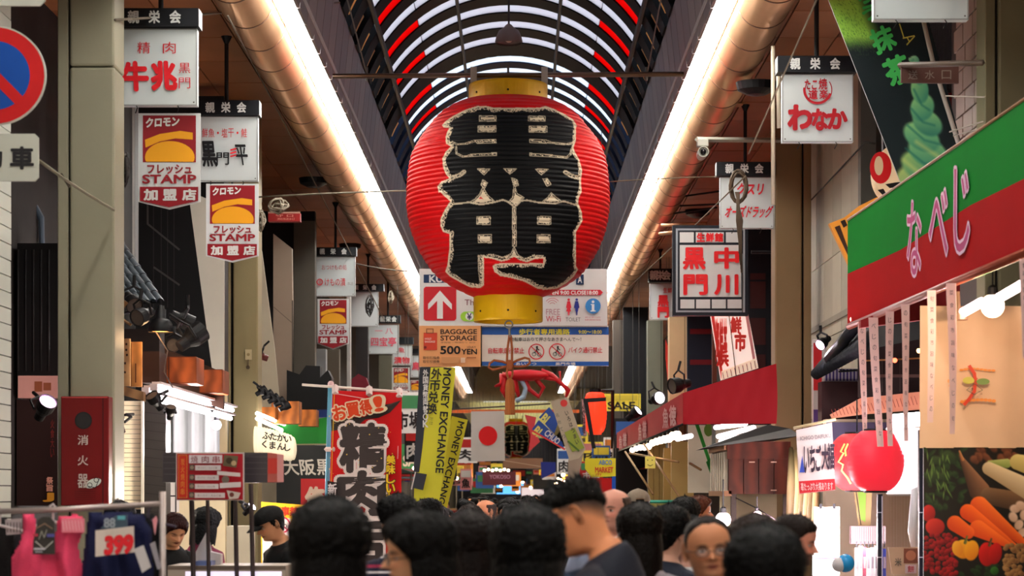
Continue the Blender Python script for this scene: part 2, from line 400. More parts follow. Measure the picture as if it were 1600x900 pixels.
# gap piece between the two roof sections, roof beyond and nearer than the strips
MB().rings([[vp(RV, a, 19.2*D), vp(RV+.1, a, 19.2*D), vp(RV+.1, a, 19.76*D), vp(RV, a, 19.76*D)] for a in range(20, 161, 5)]).build('rib', RBm, vault)
for y0, y1 in ((Y0, 13.46*D), (31.2*D, 60*D)):
    MB().rings([[vp(RV, a, y0), vp(RV+.1, a, y0), vp(RV+.1, a, y1), vp(RV, a, y1)] for a in range(20, 161, 5)]).build('roof_deck', mat((60,56,58), .7), vault)
for a in (32.7, 69, 111, 147.3):
    MB().tube([vp(RV-.04, a, 13*D), vp(RV-.04, a, 32*D)], .025 if a in (69, 111) else .035, 6).build('purlin', mat((26,24,28), .5), vault)
# ducts and tube strips along both sides
for sgn, nm in ((-1, 'left'), (1, 'right')):
    x = XC+sgn*2.46; z = CZ+4.66
    du = MB().tube([(x, -9, z), (x, 60*D, z)], .25, 40).build('ventilation_duct', duct_m, smooth=True)
    tag(du, 'long round metal duct under the %s-hand ceiling, banded all along' % nm, 'duct')
    bd = None
    for j in range(75):
        q = (9+.63*j)*D
        if bd is None:
            b_ = MB(); b_.rings([[(x+r*math.cos(t), yy, z+r*math.sin(t)) for t in [2*math.pi*k/40 for k in range(40)]] for r, yy in ((.25, -.012), (.256, -.012), (.256, .012), (.25, .012))], cap=False)
            o = b_.build('band', mat((120,84,60), .4, .8), du, smooth=False); bd = o.data
        else:
            o = bpy.data.objects.new('band', bd); col.objects.link(o); o.parent = du
        o.location = (0, q, 0)
    proto = None
    tube_m = mat((255,253,248), .5, emit=STRIP, var=0)
    for j in range(40):
        if proto is None:
            proto = empty('fluorescent_light', (0, 0, 0), 'white fluorescent fitting in the glowing row beside the %s-hand duct' % nm, 'light', 'fluorescent row along the %s duct' % nm)
            xx = XC+sgn*2.07
            MB().box(xx-.12, xx+.12, -1.36, 1.36, CZ+4.655, CZ+4.715).build('housing', mat((235,232,226), .5), proto)
            for dx in (-.085, -.028, .028, .085):
                MB().tube([(xx+dx, -1.33, CZ+4.62), (xx+dx, 1.33, CZ+4.62)], .02, 6).build('tube', tube_m, proto)
            o = proto
        else: o = copy_tree(proto)
        o.location = (0, 7*D+(j-7)*2.8, 0)
# lower gable and closed end far away
lin_m = mat((214,206,160), .6)
gb = MB()
gb.box(-4.7, 4.7, 60*D, 60.3*D, CZ+4.3, CZ+7)
struct('wall_2', gb.build('wall_2', lin_m))
vcl = MB()
for k in range(40):
    vcl.box(-2.9+k*.145, -2.9+k*.145+.13, 60.4*D, 100*D, CZ+4.26, CZ+4.3)
struct('ceiling_2', vcl.build('ceiling_2', mat((244,236,190), .6, trl=.6)))
struct('wall_3', MB().box(-9, 9, 104*D, 104.2*D, 0, 9).build('wall_3', mat((70,60,58), .8)))
# ---------------- the great lantern ----------------
LD = 14.1
def pxr(A, s=4.5, ox=630, oy=110): return [(x/s+ox, y/s+oy) for x, y in A]
def B_(A): return pxr(A, 4.5, 630, 300)
OUT = (pxr([(585,250),(520,250),(440,275),(350,320),(300,355),(272,385),(285,402),(325,405),(310,430),(298,470),(300,515),(335,535),(300,570),(275,620),(280,680),(300,730),(325,758),(270,780),(240,815),(250,860)])
  + B_([(262,0),(290,30),(330,65),(290,130),(262,190),(262,240),(280,280),(325,295),(325,400),(310,520),(295,560),(330,595),(400,635),(470,670),(540,675),(568,655),(568,560),(568,462),(620,468),(690,490),(740,478),(780,455),(820,480),(870,495),(930,470),(985,468),(985,500),(800,500),(700,500),(650,505),(628,520),(640,560),(680,590),(760,605),(840,625),(900,655),(945,680),(990,688),(1080,680),(1150,640),(1200,595),(1230,545),(1215,520),(1215,400),(1215,280),(1240,240),(1262,200),(1255,140),(1230,80),(1235,40),(1255,0)])
  + pxr([(1255,850),(1250,780),(1258,700),(1240,630),(1205,570),(1198,540),(1215,490),(1215,400),(1222,390),(1195,345),(1140,310),(1060,270),(1000,250),(960,262),(760,262),(640,262)]))
RECTS = [pxr([(a,b),(c,b),(c,d),(a,d)]) for a,b,c,d in ((535,320,652,356),(880,322,998,356),(527,390,652,432),(886,392,1010,434))] + \
        [B_([(a,b),(c,b),(c,d),(a,d)]) for a,b,c,d in ((518,172,612,228),(945,172,1038,228),(528,300,620,356),(942,300,1033,356))] + \
        [pxr([(500,490),(652,485),(652,510),(520,512)]), pxr([(890,485),(1000,487),(1060,512),(890,508)]), pxr([(480,588),(656,580),(656,598),(440,606)]), pxr([(890,582),(1100,600),(1100,612),(890,602)]),
         pxr([(522,692),(610,692),(568,735)]), pxr([(705,690),(798,690),(750,730)]), pxr([(930,694),(1018,694),(970,735)]),
         pxr([(560,768),(592,790),(572,830),(548,805)]), pxr([(762,755),(802,770),(810,808),(778,815)]), pxr([(982,762),(1015,762),(1040,800),(1010,815)]),
         B_([(770,110),(792,110),(795,380),(768,380)])]
BLOB = [B_([(460,75),(505,50),(540,10),(560,-35),(590,15),(640,65),(560,85)]), B_([(735,75),(770,40),(780,-60),(800,10),(850,40),(800,95)]), B_([(975,70),(1010,45),(1040,5),(1080,40),(1120,70),(1040,80)]), B_([(755,440),(780,385),(805,440),(850,470),(720,470)])]
REDB = [B_([(530,48),(545,32),(562,50)])]
SLIT = [B_([(650,505),(700,545),(730,560),(720,540),(1025,540),(1025,450),(930,450)])]
LINES = [(B_([(360,85),(460,72),(545,88),(640,72),(700,55),(740,70),(780,105),(830,62),(870,58),(960,75),(1060,82),(1130,65),(1210,90)]), 1.3),
         (pxr([(345,505),(380,520),(440,515),(500,497)]), 1.6), (pxr([(1205,505),(1160,518),(1100,515),(1050,508)]), 1.6),
         (pxr([(372,540),(375,585),(420,606),(480,600)]), 1.6), (pxr([(1190,540),(1175,590),(1150,612),(1090,606)]), 1.6),
         (pxr([(330,758),(400,735),(428,712)]), 3.2), (pxr([(1230,755),(1180,740),(1140,715)]), 3.2),
         (B_([(548,445),(548,455),(630,440),(700,462),(755,440)]), 1.2), (B_([(548,660),(535,560),(532,450)]), 1.6)]
prof_px = [(158,60),(160,72),(165,84),(172,97),(185,112),(199,122),(212,133),(225,141),(243,150),(265,154.5),(290,157),(318,158),(340,155.5),(360,151.5),(375,146),(390,140),(405,131),(420,121),(433,110),(445,92),(454,76),(461,60),(466,50)]
lc = P(794, 313, LD)
def build_lantern():
    NR, NF, NBk = 330, 560, 70
    ys_ = np.linspace(158, 466, NR)
    hw = np.interp(ys_, [a for a, b in prof_px], [b for a, b in prof_px])
    k = np.ones(15)/15; hs = np.convolve(np.pad(hw, 7, 'edge'), k, 'valid'); hw = np.where((np.arange(NR) > 8) & (np.arange(NR) < NR-8), hs, hw)
    r = hw*LD/FX; z = (VY-ys_)*LD/FX+CZ-lc.z
    # ribs: the skin swells between the hoops
    ph = (ys_-158)/7.1; rib = np.abs(np.sin(math.pi*ph)); r = r+.013*rib
    th = np.concatenate([np.linspace(-math.pi/2, math.pi/2, NF, endpoint=False), np.linspace(math.pi/2, 1.5*math.pi, NBk, endpoint=False)])
    T, Rr = np.meshgrid(th, r); Z = np.repeat(z[:, None], len(th), 1)
    wob = .0035*np.sin(T*9+Z*30)*np.sin(ph*1.7)[:, None]
    X = (Rr+wob)*np.sin(T); Y = -(Rr+wob)*np.cos(T)
    V = np.stack([X, Y, Z], -1).reshape(-1, 3)
    n = len(th); a = np.arange(NR-1)[:, None]*n; j = np.arange(n)[None]; j2 = (j+1) % n
    F = np.stack([a+j, a+n+j, a+n+j2, a+j2], -1).reshape(-1, 4)
    me = bpy.data.meshes.new('skin'); me.vertices.add(len(V)); me.vertices.foreach_set('co', V.ravel())
    me.loops.add(F.size); me.loops.foreach_set('vertex_index', F.ravel()); me.polygons.add(len(F))
    me.polygons.foreach_set('loop_start', np.arange(0, F.size, 4)); me.polygons.foreach_set('loop_total', np.full(len(F), 4)); me.polygons.foreach_set('use_smooth', np.ones(len(F), bool))
    me.update(); me.validate()
    wy = V[:, 1]+lc.y; px = VX+(V[:, 0]+lc.x)*FX*D/wy; py = VY-(V[:, 2]+lc.z-CZ)*FX*D/wy; front = V[:, 1] < 0
    py = py-(py*0)
    ins = inpoly(px, py, OUT) & front; dd = distpoly(px, py, OUT)
    colr = np.tile(np.array([[.60, .004, .006]]), (len(V), 1)); nz = rng.random(len(V))
    cream = np.array([.72, .62, .44]); blk = np.array([.003, .0035, .004])
    wdt = 6.2+1.3*np.sin(px*.21)*np.sin(py*.17); wdt = np.where(px > 850, wdt-1.8, wdt)
    m = ins; colr[m] = cream
    inner = ins & (dd > wdt); colr[inner] = blk
    spk = ins & (dd > 2.6) & (dd <= wdt)
    cell = np.floor(px/1.25).astype(int)*73856093 ^ np.floor(py/1.25).astype(int)*19349663; hsh = ((cell*2654435761) % 1000)/1000.
    colr[spk & (hsh < .42)] = blk
    for q in RECTS+BLOB:
        d_ = distpoly(px, py, q); i_ = inpoly(px, py, q) & ins
        colr[i_] = blk; colr[ins & (d_ < .65) & (inner | i_)] = cream*.7
        colr[i_ & (d_ > 2.1)] = cream; colr[i_ & (d_ > .8) & (d_ < 2.1) & (hsh < .3)] = cream
    for q in REDB: colr[inpoly(px, py, q) & front] = (.6, .004, .006)
    for q, w_ in LINES:
        d_ = distpoly(px, py, q, False); colr[ins & (d_ < w_) & inner] = cream*.75; colr[ins & (d_ < w_*.45) & inner & (hsh < .5) & (w_ > 1.5)] = blk
    o = bpy.data.objects.new('skin', me); col.objects.link(o); setcol(o, colr)
    sk = mat((200,10,10), .5, attr=True, bump=.10, bs=25, spec=.13)
    me.materials.append(sk); return o
lan = empty('giant_lantern', lc, 'giant red paper-style lantern with thick black lettering, yellow hoops, hung mid-street', 'lantern')
sk = build_lantern(); sk.parent = lan
yel = mat((222,176,18), .32, .1, var=.06, vs=9)
def hoop(y0, y1, rpx):
    r = rpx*LD/FX; z0 = (VY-y1)*LD/FX+CZ-lc.z; z1 = (VY-y0)*LD/FX+CZ-lc.z
    b = MB(); b.lathe([(r*.9, z0+.004), (r, z0), (r+.004, z0+.02), (r+.004, z1-.02), (r, z1), (r*.9, z1-.004), (r*.9, z0+.004)], 72, cap=False); b.lathe([(.01, z0+.05), (r*.9, z0+.05)], 48, cap=False)
    h = b.build('hoop', yel, lan, smooth=False)
    for a in (-52, 0, 52):
        x, y = (r+.004)*math.sin(R(a)), -(r+.004)*math.cos(R(a))
        MB().ball((x, y, z0+(z1-z0)*.35), .012, 8).build('bolt', mat((60,50,30), .4, .8), h)
    return h
hoop(133, 160, 61); hoop(462, 503, 53.5)
gal = mat((120,118,112), .4, .6, var=.1, vs=30)
for dx in (-.38, .40):
    MB().box(dx-.035, dx+.035, -.06, -.04, (VY-133)*LD/FX+CZ-lc.z-.05, (VY-106)*LD/FX+CZ-lc.z).build('hanger_plate', mat((196,196,190), .4, .2), lan)
b = MB(); zt = (VY-117)*LD/FX+CZ-lc.z
b.tube([(0, 0, zt-.12), (0, 0, zt+.1)], .012, 8); b.tube([(.05*math.cos(t), 0, zt-.07+.05*math.sin(t)) for t in [k*.63 for k in range(11)]], .008, 6); b.build('hook', gal, lan)
# the carrying bar
b = MB(); p0, p1 = P(520, 119, LD), P(1068, 116, LD); b.tube([p0, p1], .028, 12)
bar = b.build('carrying_pole', mat((120,100,86), .35, .7), smooth=True); tag(bar, 'grey-brown steel pole spanning the roof, carrying the giant lantern', 'pole')
for px in (573, 1010):
    MB().tube([(P(px, 105, LD)), P(px, 126, LD)], .015, 6).build('clamp', gal, bar)
for i, (a, b2) in enumerate((((535,-30,13.0), (572,112,LD)), ((1036,-20,13.0), (1012,112,LD)))):
    c = MB().tube([P(*a), P(*b2)], .008, 6).build('chain', gal); tag(c, 'thin steel chain holding the %s end of the lantern pole' % ('left', 'right')[i], 'chain')
# tassel cord with bow
cord = mat((140,74,34), .6, bump=.3, bs=200); cs = LD/FX
tas = empty('tassel', P(797, 505, LD-.25), 'brown cord with a bow and long tassel hanging under the giant lantern', 'tassel'); TO = P(797, 505, LD-.25)
def T(px, py, dy=0): q = P(px, py, LD-.25)-TO; return (q.x, q.y+dy, q.z)
b = MB(); b.tube([T(795+6*math.cos(t), 507+6*math.sin(t)) for t in [k*.5 for k in range(14)]], .008, 6); b.tube([T(796, 512), T(796, 520), T(797, 527)], .014, 6); b.build('hook_ring', gal, tas)
b = MB(); b.tube([T(796, 524), T(793, 545), T(792, 566), T(798, 572)], .013, 8); b.tube([T(798, 524), T(800, 545), T(800, 566), T(796, 572)], .013, 8); b.build('cord', cord, tas)
def loop(pts):
    b = MB(); b.tube([T(*p) for p in pts], .013, 8); return b.build('bow_loop', cord, tas, smooth=True)
loop([(796,569),(785,565),(772,563),(765,568),(764,574),(770,578),(782,575),(796,571)]); loop([(797,569),(808,563),(820,559),(827,561),(828,567),(822,572),(808,573),(797,571)])
b = MB(); b.lathe([(.02, .06), (.035, .04), (.04, 0), (.035, -.04), (.02, -.06)], 12, T(797, 571)); b.build('knot', cord, tas, smooth=True)
b = MB(); b.tube([T(793, 572), T(792, 585), T(796, 595)], .012, 8); b.tube([T(800, 572), T(801, 585), T(797, 595)], .012, 8); b.build('cord', cord, tas)
b = MB(); n = 40
h0 = T(797, 594)[2]; h1 = T(797, 648)[2]
b.rings([[(T(797, 594)[0]+r*(1+.06*math.sin(k*2.9))*math.cos(2*math.pi*k/n), r*(1+.06*math.sin(k*2.9))*math.sin(2*math.pi*k/n), z) for k in range(n)] for r, z in ((.01, h0+.02), (.035, h0), (.045, h0-.04), (.05, h0-.06), (.052, h1+.05), (.055, h1))])
b.build('tassel_skirt', mat((150,84,34), .6, bump=.4, bs=120), tas)
# pendant lamp near the vault
pl = empty('pendant_lamp', P(795, 68, 15.2), 'small grey bell-shaped pendant lamp hanging from the glazed vault', 'lamp')
b = MB(); b.lathe([(.155, 0), (.165, .02), (.15, .08), (.12, .15), (.06, .19), (.035, .22), (.02, .23)], 28, cap=False); b.lathe([(.14, .02), (.01, .1)], 28, cap=False); b.build('shade', mat((112,96,90), .45), pl, smooth=True)
MB().tube([(0, 0, .22), (0, 0, 1.3)], .012, 6).build('rod', mat((40,38,38), .5), pl)
MB().ball((0, 0, .06), .05, 12).build('bulb', mat((210,180,160), .3), pl, smooth=True)
# ---------------- hanging shop signs ----------------
INK = (196, 20, 34); BK = (18, 18, 22); WH = (222, 226, 226); PAN = (206, 214, 214)
HEAD = '親栄会'
postm = mat((24,24,26), .5)
GS = 'square white shop signs hung under black header boxes'
def shop_sign(label, hx0, hy0, hx1, hy1, x0, y0, x1, y1, d, pole=None, head=True, hooks=True, side=1):
    B = Board('shop_sign', label, 'sign', (x0, y0, x1, y1), d, 0, .09, PAN, GS, m=mat(PAN, .35, var=.03, vs=3))
    t = max(1.0, .009*FX/d)
    B.frame(x0, y0, x1, y1, t, (150,152,150))
    for a, c in ((x0+3*t, y1-3*t), (x1-3*t, y1-3*t)): B.disc(a, c, t*.7, (70,66,60))
    H = None
    if head:
        a = B.L(hx0, hy0); c = B.L(hx1, hy1); b = MB(); b.box(a[0], c[0], -.06, .16, c[1], a[1])
        H = b.build('header_box', mat((20,22,27), .4), B.o)
        w_ = hx1-hx0; h = hy1-hy0
        if w_ > 30:
            lay, B.lay = B.lay, 42
            B.step2 = B.step; B.step = .0015
            for i, ch in enumerate(HEAD):
                cx = hx0+w_*(.22+.25*i)
                B.text(ch, cx-h*.30, hy0+h*.16, cx+h*.30, hy1-h*.16, (224,226,222), .035)
            B.lay = lay; B.step = B.step2
    if pole:
        top = CZ+4.88-B.o.location.z; q = B.L(pole, hy0)
        b = MB(); b.tube([(q[0], .05, q[1]), (q[0], .05, top-.1), (q[0], .05, top-.02)], [.022, .022, .06], 10); b.build('ceiling_pole', postm, B.o)
    if hooks:
        for f in (.22, .74):
            q = B.L(x0+(x1-x0)*f, y1); MB().tube([(q[0], .02, q[1]+.02), (q[0]+.02, -.01, q[1]-.02), (q[0], .02, q[1]-.06)], .005, 5).build('hook', postm, B.o)
    return B
B = shop_sign('topmost left white sign with fat red brush characters and small red characters', 182, 15, 312, 43, 184, 45, 308, 165, 10.9, 250)
B.text('精', 215, 66, 235, 84, INK, .0); B.text('肉', 255, 66, 275, 84, INK, .0)
B.text('牛', 193, 98, 231, 141, (214,18,32), .05, shear=-.05); B.text('兆', 238, 98, 275, 140, (214,18,32), .055, shear=-.05)
B.text('黒', 280, 99, 298, 115, INK, .0); B.text('門', 280, 122, 298, 139, INK, .0)
B = shop_sign('white sign with small red line over black brush writing, right of the bigger stamp banner', 308, 158, 406, 181, 306, 182, 403, 283, 13.6, 353)
for i, ch in enumerate('鮮魚・塩干・鮭'): B.text(ch, 316+i*10.2+(3 if ch == '・' else 0), 201+(5 if ch == '・' else 0), 325+i*10.2-(3 if ch == '・' else 0), 215-(5 if ch == '・' else 0), (206,34,38), .0)
B.text('黒', 316, 222, 338, 260, BK, .03, shear=-.1); B.text('門', 339, 239, 358, 258, BK, .015); B.text('平', 369, 227, 387, 258, BK, .02, shear=-.15)
for k in range(3): B.line([(361, 235+5*k), (369, 233+5*k)], 2.4, (226,30,40))
B = shop_sign('cream-lit square sign with thin pink-red handwriting, third along the left side', 489, 387, 557, 400, 489, 401, 555, 463, 21.4, 524)
B.text('おつけもの処', 503, 414, 542, 422, (196,40,60), .0); B.ring(500, 441, 3.6, 5.2, (204,36,50)); B.text('を', 498, 438, 503, 444, (204,36,50)); B.text('けもの漬', 508, 435, 540, 447, (204,36,50), .01); B.text('本店', 543, 441, 552, 446, (150,140,140))
B = shop_sign('blank white sign with a looped cable in front, behind the cream-lit one', 545, 444, 600, 455, 546, 456, 591, 510, 26.0, 575, hooks=False)
B = shop_sign('small white sign with faint pink lettering, fifth along the left side', 590, 493, 626, 505, 575, 507, 623, 553, 29.0, 606, hooks=False)
B.text('一 八', 586, 513, 614, 522, (226,120,140), .01); B.text('四宝亭', 580, 527, 619, 541, (222,90,110), .02)
B = shop_sign('narrow white sign with red lettering above the small far stamp banner', 622, 527, 646, 538, 613, 539, 644, 571, 33.0, None, hooks=False)
B.text('魚', 622, 543, 632, 551, (210,70,80), .02); B.text('漬物', 616, 558, 640, 568, (206,50,60), .03)
B = shop_sign('far narrow white sign with a pink mark beside the yellow money banner', 643, 545, 658, 553, 641, 555, 658, 590, 37.0, None, hooks=False)
B.text('鳥', 644, 566, 656, 578, (220,80,96), .03)
B = shop_sign('white sign with a red round seal and red brush hiragana near the right wide pillar', 1214, 89, 1338, 114, 1222, 116, 1333, 222, 11.9, 1277)
Rd = (176,20,34)
B.text('たこ', 1257, 125, 1276, 140, Rd, .03, shear=.1); B.text('焼', 1279, 123, 1292, 140, Rd, .02); B.text('道', 1263, 141, 1277, 155, Rd, .03); B.text('楽', 1280, 141, 1293, 155, Rd, .02)
B.ring(1277, 141, 18.5, 22.5, Rd, 15, 190); B.ring(1277, 141, 21.5, 23.0, Rd, -35, 40)
for ch, a, b_, c, e in (('わ', 1232, 166, 1267, 202), ('な', 1269, 172, 1292, 203), ('か', 1293, 172, 1322, 201)): B.text(ch, a, b_, c, e, Rd, .055)
B = shop_sign('white sign with slanted red katakana, a cable coil hanging over it', 1119, 254, 1211, 275, 1125, 277, 1209, 357, 16.0, 1165)
B.text('クスリ', 1152, 287, 1192, 304, (212,30,46), .035, shear=.15); B.text('オーズドラッグ', 1134, 322, 1206, 340, (212,30,46), .03, shear=.25)
B = shop_sign('small white sign with red characters half hidden behind the black framed sign', 1013, 420, 1052, 441, 1015, 443, 1052, 500, 25.5, 1032, hooks=False)
B.text('生鮮', 1036, 450, 1050, 458, (216,70,70), .02); B.text('黒', 1028, 462, 1044, 478, (216,30,34), .05); B.text('門', 1028, 480, 1044, 496, (216,30,34), .05)
B = shop_sign('large blank white panel cut by the top edge, above the green dessert banner', 1365, -75, 1512, -40, 1365, -38, 1513, 31, 9.5, None, head=False, hooks=True)
# pointed stamp-shop banners
MAR = (150, 22, 34)
def stamp(label, x0, y0, x1, y1, yp, d):
    w_ = x1-x0; h = y1-y0
    B = Board('stamp_banner', label, 'banner', [(x0, y0), (x1, y0), (x1, y1), ((x0+x1)/2, yp), (x0, y1)], d, 0, .025, WH, 'pointed white and maroon stamp banners')
    X = lambda f: x0+w_*f; Y = lambda f: y0+h*f
    B.rect(X(.075), Y(.025), X(.93), Y(.555), MAR)
    cx, cy = X(.51), Y(.50); AM = (244,170,26)
    B.poly([(cx+w_*.40*math.cos(a), min(Y(.55), cy+h*.185*math.sin(a))) for a in [k*6.2832/36 for k in range(36)]], AM)
    B.poly([(X(.11), Y(.30)), (X(.35), Y(.235)), (X(.68), Y(.20)), (X(.88), Y(.22)), (X(.88), Y(.30)), (X(.6), Y(.285)), (X(.35), Y(.32)), (X(.12), Y(.39))], AM)
    B.text('クロモン', X(.13), Y(.05), X(.66), Y(.15), (240,238,232), .05, shear=.1, rot=-3)
    B.text('フレッシュ', X(.15), Y(.585), X(.86), Y(.685), MAR, .035); B.text('STAMP', X(.075), Y(.70), X(.93), Y(.795), MAR, .03)
    B.poly([(X(.03), Y(.835)), (X(.97), Y(.835)), (X(.97), y1-1), ((x0+x1)/2, yp-w_*.03), (X(.03), y1-1)], MAR)
    for i, ch in enumerate('加盟店'): B.text(ch, X(.10+.31*i), Y(.865), X(.10+.31*i+.21), Y(.985), (226,224,220), .045)
    return B
stamp('larger pointed stamp banner hanging under the topmost left sign', 216, 177, 313, 315, 327, 11.0)
stamp('second pointed stamp banner hanging left of the beige pillar top', 322, 287, 404, 400, 410, 13.6)
stamp('small pointed stamp banner under the third sign on the left', 496, 467, 545, 537, 546, 21.4)
stamp('tiny far stamp banner under a narrow white sign on the left', 613, 574, 640, 618, 624, 33.0)
stamp('tiniest stamp banner beside the money exchange banner', 641, 594, 656, 622, 627, 37.0)
# black framed red-letter sign on the right
B = Board('framed_sign', 'black-framed white sign with four fat red characters and small panes below', 'sign', (1051, 352, 1169, 493), 17.0, 0, .14, (22,26,36))
B.rect(1056, 357, 1164, 488, (150,156,162)); B.rect(1059, 360, 1161, 485, (20,24,34))
PW2 = (206,206,204)
for a in ((1062,363,1084,379),(1087,363,1131,379),(1134,363,1158,379),(1062,383,1158,464)): B.rect(*a, PW2)
for k in range(4): B.rect(1063+24.5*k, 468, 1085+24.5*k, 482, PW2)
for i, ch in enumerate('生鮮館'): B.text(ch, 1089+14*i, 364.5, 1101+14*i, 377.5, (214,22,28), .05)
for ch, a in (('黒', (1068,388,1101,420)), ('門', (1069,430,1104,460)), ('中', (1117,388,1153,419)), ('川', (1117,430,1152,460))): B.text(ch, *a, (214,22,28), .038)
MB().tube([(.55, .07, .25), (1.25, .07, .25)], .025, 6).build('side_arm', postm, B.o)
# --
B = Board('direction_board', 'wide white board with red arrow square and toilet symbols behind the lantern', 'sign', (655, 420, 949, 509), 18.0, 0, .08, (216,216,214))
B.rect(662, 429, 728, 442, (22,48,86)); B.text('KUROMON', 671, 430.5, 755, 441, (225,225,225), .03)
B.poly([(665,448),(710,448),(713,451),(713,498),(710,501),(665,501),(662,498),(662,451)], (190,24,38))
B.poly([(687.5,454),(706,475),(706,484),(692,470),(692,498),(683,498),(683,470),(669,484),(669,475)], (226,226,224))
B.text('The market map', 726, 468, 820, 480, (120,60,70)); B.rect(726, 487, 843, 502, (34,96,60)); B.disc(727, 494.5, 7.5, (150,206,60)); B.rect(726, 487, 762, 502, (150,206,60)); B.disc(733.5, 494.5, 6.3, (226,226,222)); B.text('¥', 730, 489.5, 737, 499.5, (60,60,90), .02); B.text('EXCHANGE', 770, 490, 838, 499, (214,220,214), .02)
B.rect(900, 429, 912, 445, (22,48,86)); B.text('A', 903, 432, 909, 442, (225,225,225), .03)
B.poly([(850,453),(938,453),(942,457),(938,461.5),(850,461.5)], (200,30,50)); B.text('OPEN 9:00 CLOSE18:00', 852, 454.6, 934, 460.4, (232,228,226), .03)
for r in (5, 8.5, 12): B.ring(863, 478, r-.7, r+.3, (196,120,130), 215, 325)
B.text('FREE', 853, 483, 875, 492, (176,130,140)); B.text('Wi-Fi', 853, 494, 876, 503, (190,60,80), .005)
for x, c in ((888.5, (208,34,54)), (901, (36,44,130))):
    B.disc(x, 468.5, 2, c); B.poly([(x-2.2, 471), (x+2.2, 471), (x+4.2, 481), (x+2.5, 482), (x+(4 if x < 895 else 2), 487), (x+1.6, 487), (x+1.2, 493), (x+.2, 493), (x, 487), (x-.2, 493), (x-1.2, 493), (x-1.6, 487), (x-(4 if x < 895 else 2), 487), (x-2.5, 482), (x-4.2, 481)], c)
B.text('TOILET', 884, 496.5, 907, 502.5, (90,90,94)); B.disc(926.5, 478.5, 12, (52,128,196)); B.rect(924.5, 476, 928.5, 486, (228,230,232)); B.rect(923, 475.5, 928.5, 477, (228,230,232)); B.rect(922.5, 485.5, 930.5, 487.2, (228,230,232)); B.disc(926.5, 472, 2.1, (228,230,232)); B.text('観光案内所', 914, 495, 938, 497.5, (190,120,130)); B.text('INFORMATION', 914, 499, 938, 501.5, (190,60,80))
B = Board('baggage_board', 'orange-tan board advertising baggage storage for 500 yen under the direction board', 'sign', (655, 509, 751, 573), 18.0, 0, .05, (226,160,104))
BR = (62,40,30)
B.text('BAGGAGE', 688.5, 514.5, 745, 522, BR, .025); B.text('STORAGE', 688.5, 524.5, 745, 532, BR, .025); B.text('手荷物 一時預かり 当日', 689, 534, 742, 536.5, (110,80,60))
B.text('500', 688.5, 541, 719, 553, (24,18,18), .03); B.text('YEN', 721, 545.5, 745, 553.5, (24,18,18), .025); B.text('1DAY', 730, 541, 744, 544, BR)
B.rect(662, 520, 683, 547, (206,66,40)); B.frame(666, 513.5, 677.5, 521, 1.1, (120,60,40)); B.text('HOLD', 664, 528, 674, 531, (232,200,190), .02); B.text('BAGGAGE', 664, 532.5, 680, 535.5, (232,200,190), .02); B.disc(664.5, 543, 2.2, (120,30,24))
for k in range(2): B.text('取引引換券', 661, 557+6*k, 687, 561.5+6*k, BR, .01)
B.rect(690, 558, 718, 568, (206,146,96)); B.rect(720, 559, 727, 567, (230,200,170)); B.rect(729, 558, 744, 560, (170,110,70))
hang(B)
B = Board('pedestrian_banner', 'white banner with blue bands and two crossed-out cycle signs below the lantern', 'banner', (753, 509, 951, 572), 18.05, 0, .03, (222,218,208))
BL = (30,88,168)
B.rect(753, 511, 951, 523, BL); B.rect(753, 565, 951, 571.5, BL)
B.text('歩行者専用通路', 811, 514, 890, 523, (226,220,60), .03); B.text('9:00～18:00', 904, 516, 940, 521.5, (226,220,60), .02)
B.text('自転車はおりて押さなあきまへんで～！', 798, 527, 908, 533.5, (70,66,70), .01)
B.text('自転車走行禁止', 763, 543.5, 819, 552.5, (206,40,54), .012); B.text('バイク通行禁止', 888, 542.5, 941, 551.5, (206,40,54), .012)
for cx, w_ in ((838, 12), (870.5, 12.5)):
    B.ring(cx, 549.5, w_-1.2, w_+.4, (206,34,46)); B.ring(cx-3.6, 553.5, 2.3, 3.2, BK, n=14); B.ring(cx+4.6, 554, 2.3, 3.2, BK, n=14)
    B.line([(cx-3, 551), (cx+1, 548), (cx+4, 553)], 1.3, BK); B.disc(cx+1, 542.5, 1.7, BK); B.line([(cx, 548), (cx+1, 544.5), (cx+4, 547)], 1.6, BK); B.line([(cx-8.5, 541), (cx+8.5, 558)], 1.4, (206,34,46))
B.text('黒門市場', 868, 566.5, 899, 571, (224,222,216), .02); B.text('あいさつ', 806, 566.5, 838, 571, (224,222,216), .02)
for x in (660, 760, 940): 
    c = MB().tube([P(x, 420, 18.02), P(x, 405, 18.02)+Vector((0, 0, 1.8))], .006, 5).build('wire', gal); tag(c, 'thin wire holding the direction board, %s' % {660: 'at its left end', 760: 'near its middle', 940: 'at its right end'}[x], 'wire')
# ---------------- shared small builders ----------------
BLK = mat((20,20,22), .45)
def pillar(label, x0, x1, xg0, xg1, d, c, side=1, dep=.26, joint=None, x0b=None):
    """street pillar: wide cladding + narrow channel with a dark gap between, floor to ceiling"""
    e = empty('pillar', P((x0+x1)/2, 770, d)-Vector((0, 0, CZ)), label, 'pillar'); O = e.location; H = 6.52
    m = mat(c, .5, var=.09, vs=1.6, bump=.05, bs=30)
    X = lambda p: (p-VX)*d/FX-O.x
    a, b_ = (xg1, x1) if side > 0 else (x0, xg0); a2, b2 = (x0, xg0) if side > 0 else (xg1, x1)
    zs = [0, H] if joint is None else [0, (VY-joint)*d/FX+CZ, H]
    for z0, z1 in zip(zs, zs[1:]):
        MB().box(X(a), X(b_), 0, dep*D, z0+.004, z1-.004).build('cladding_panel', m, e, bevel=.02)
    MB().box(X(a2), X(b2), .02, dep*D*.8, 0, H).build('side_channel', m, e, bevel=.01)
    MB().box(X(min(a, a2))+.02, X(max(b_, b2))-.02, .06, dep*D*.7, 0, H-.01).build('core', DK, e)
    return e
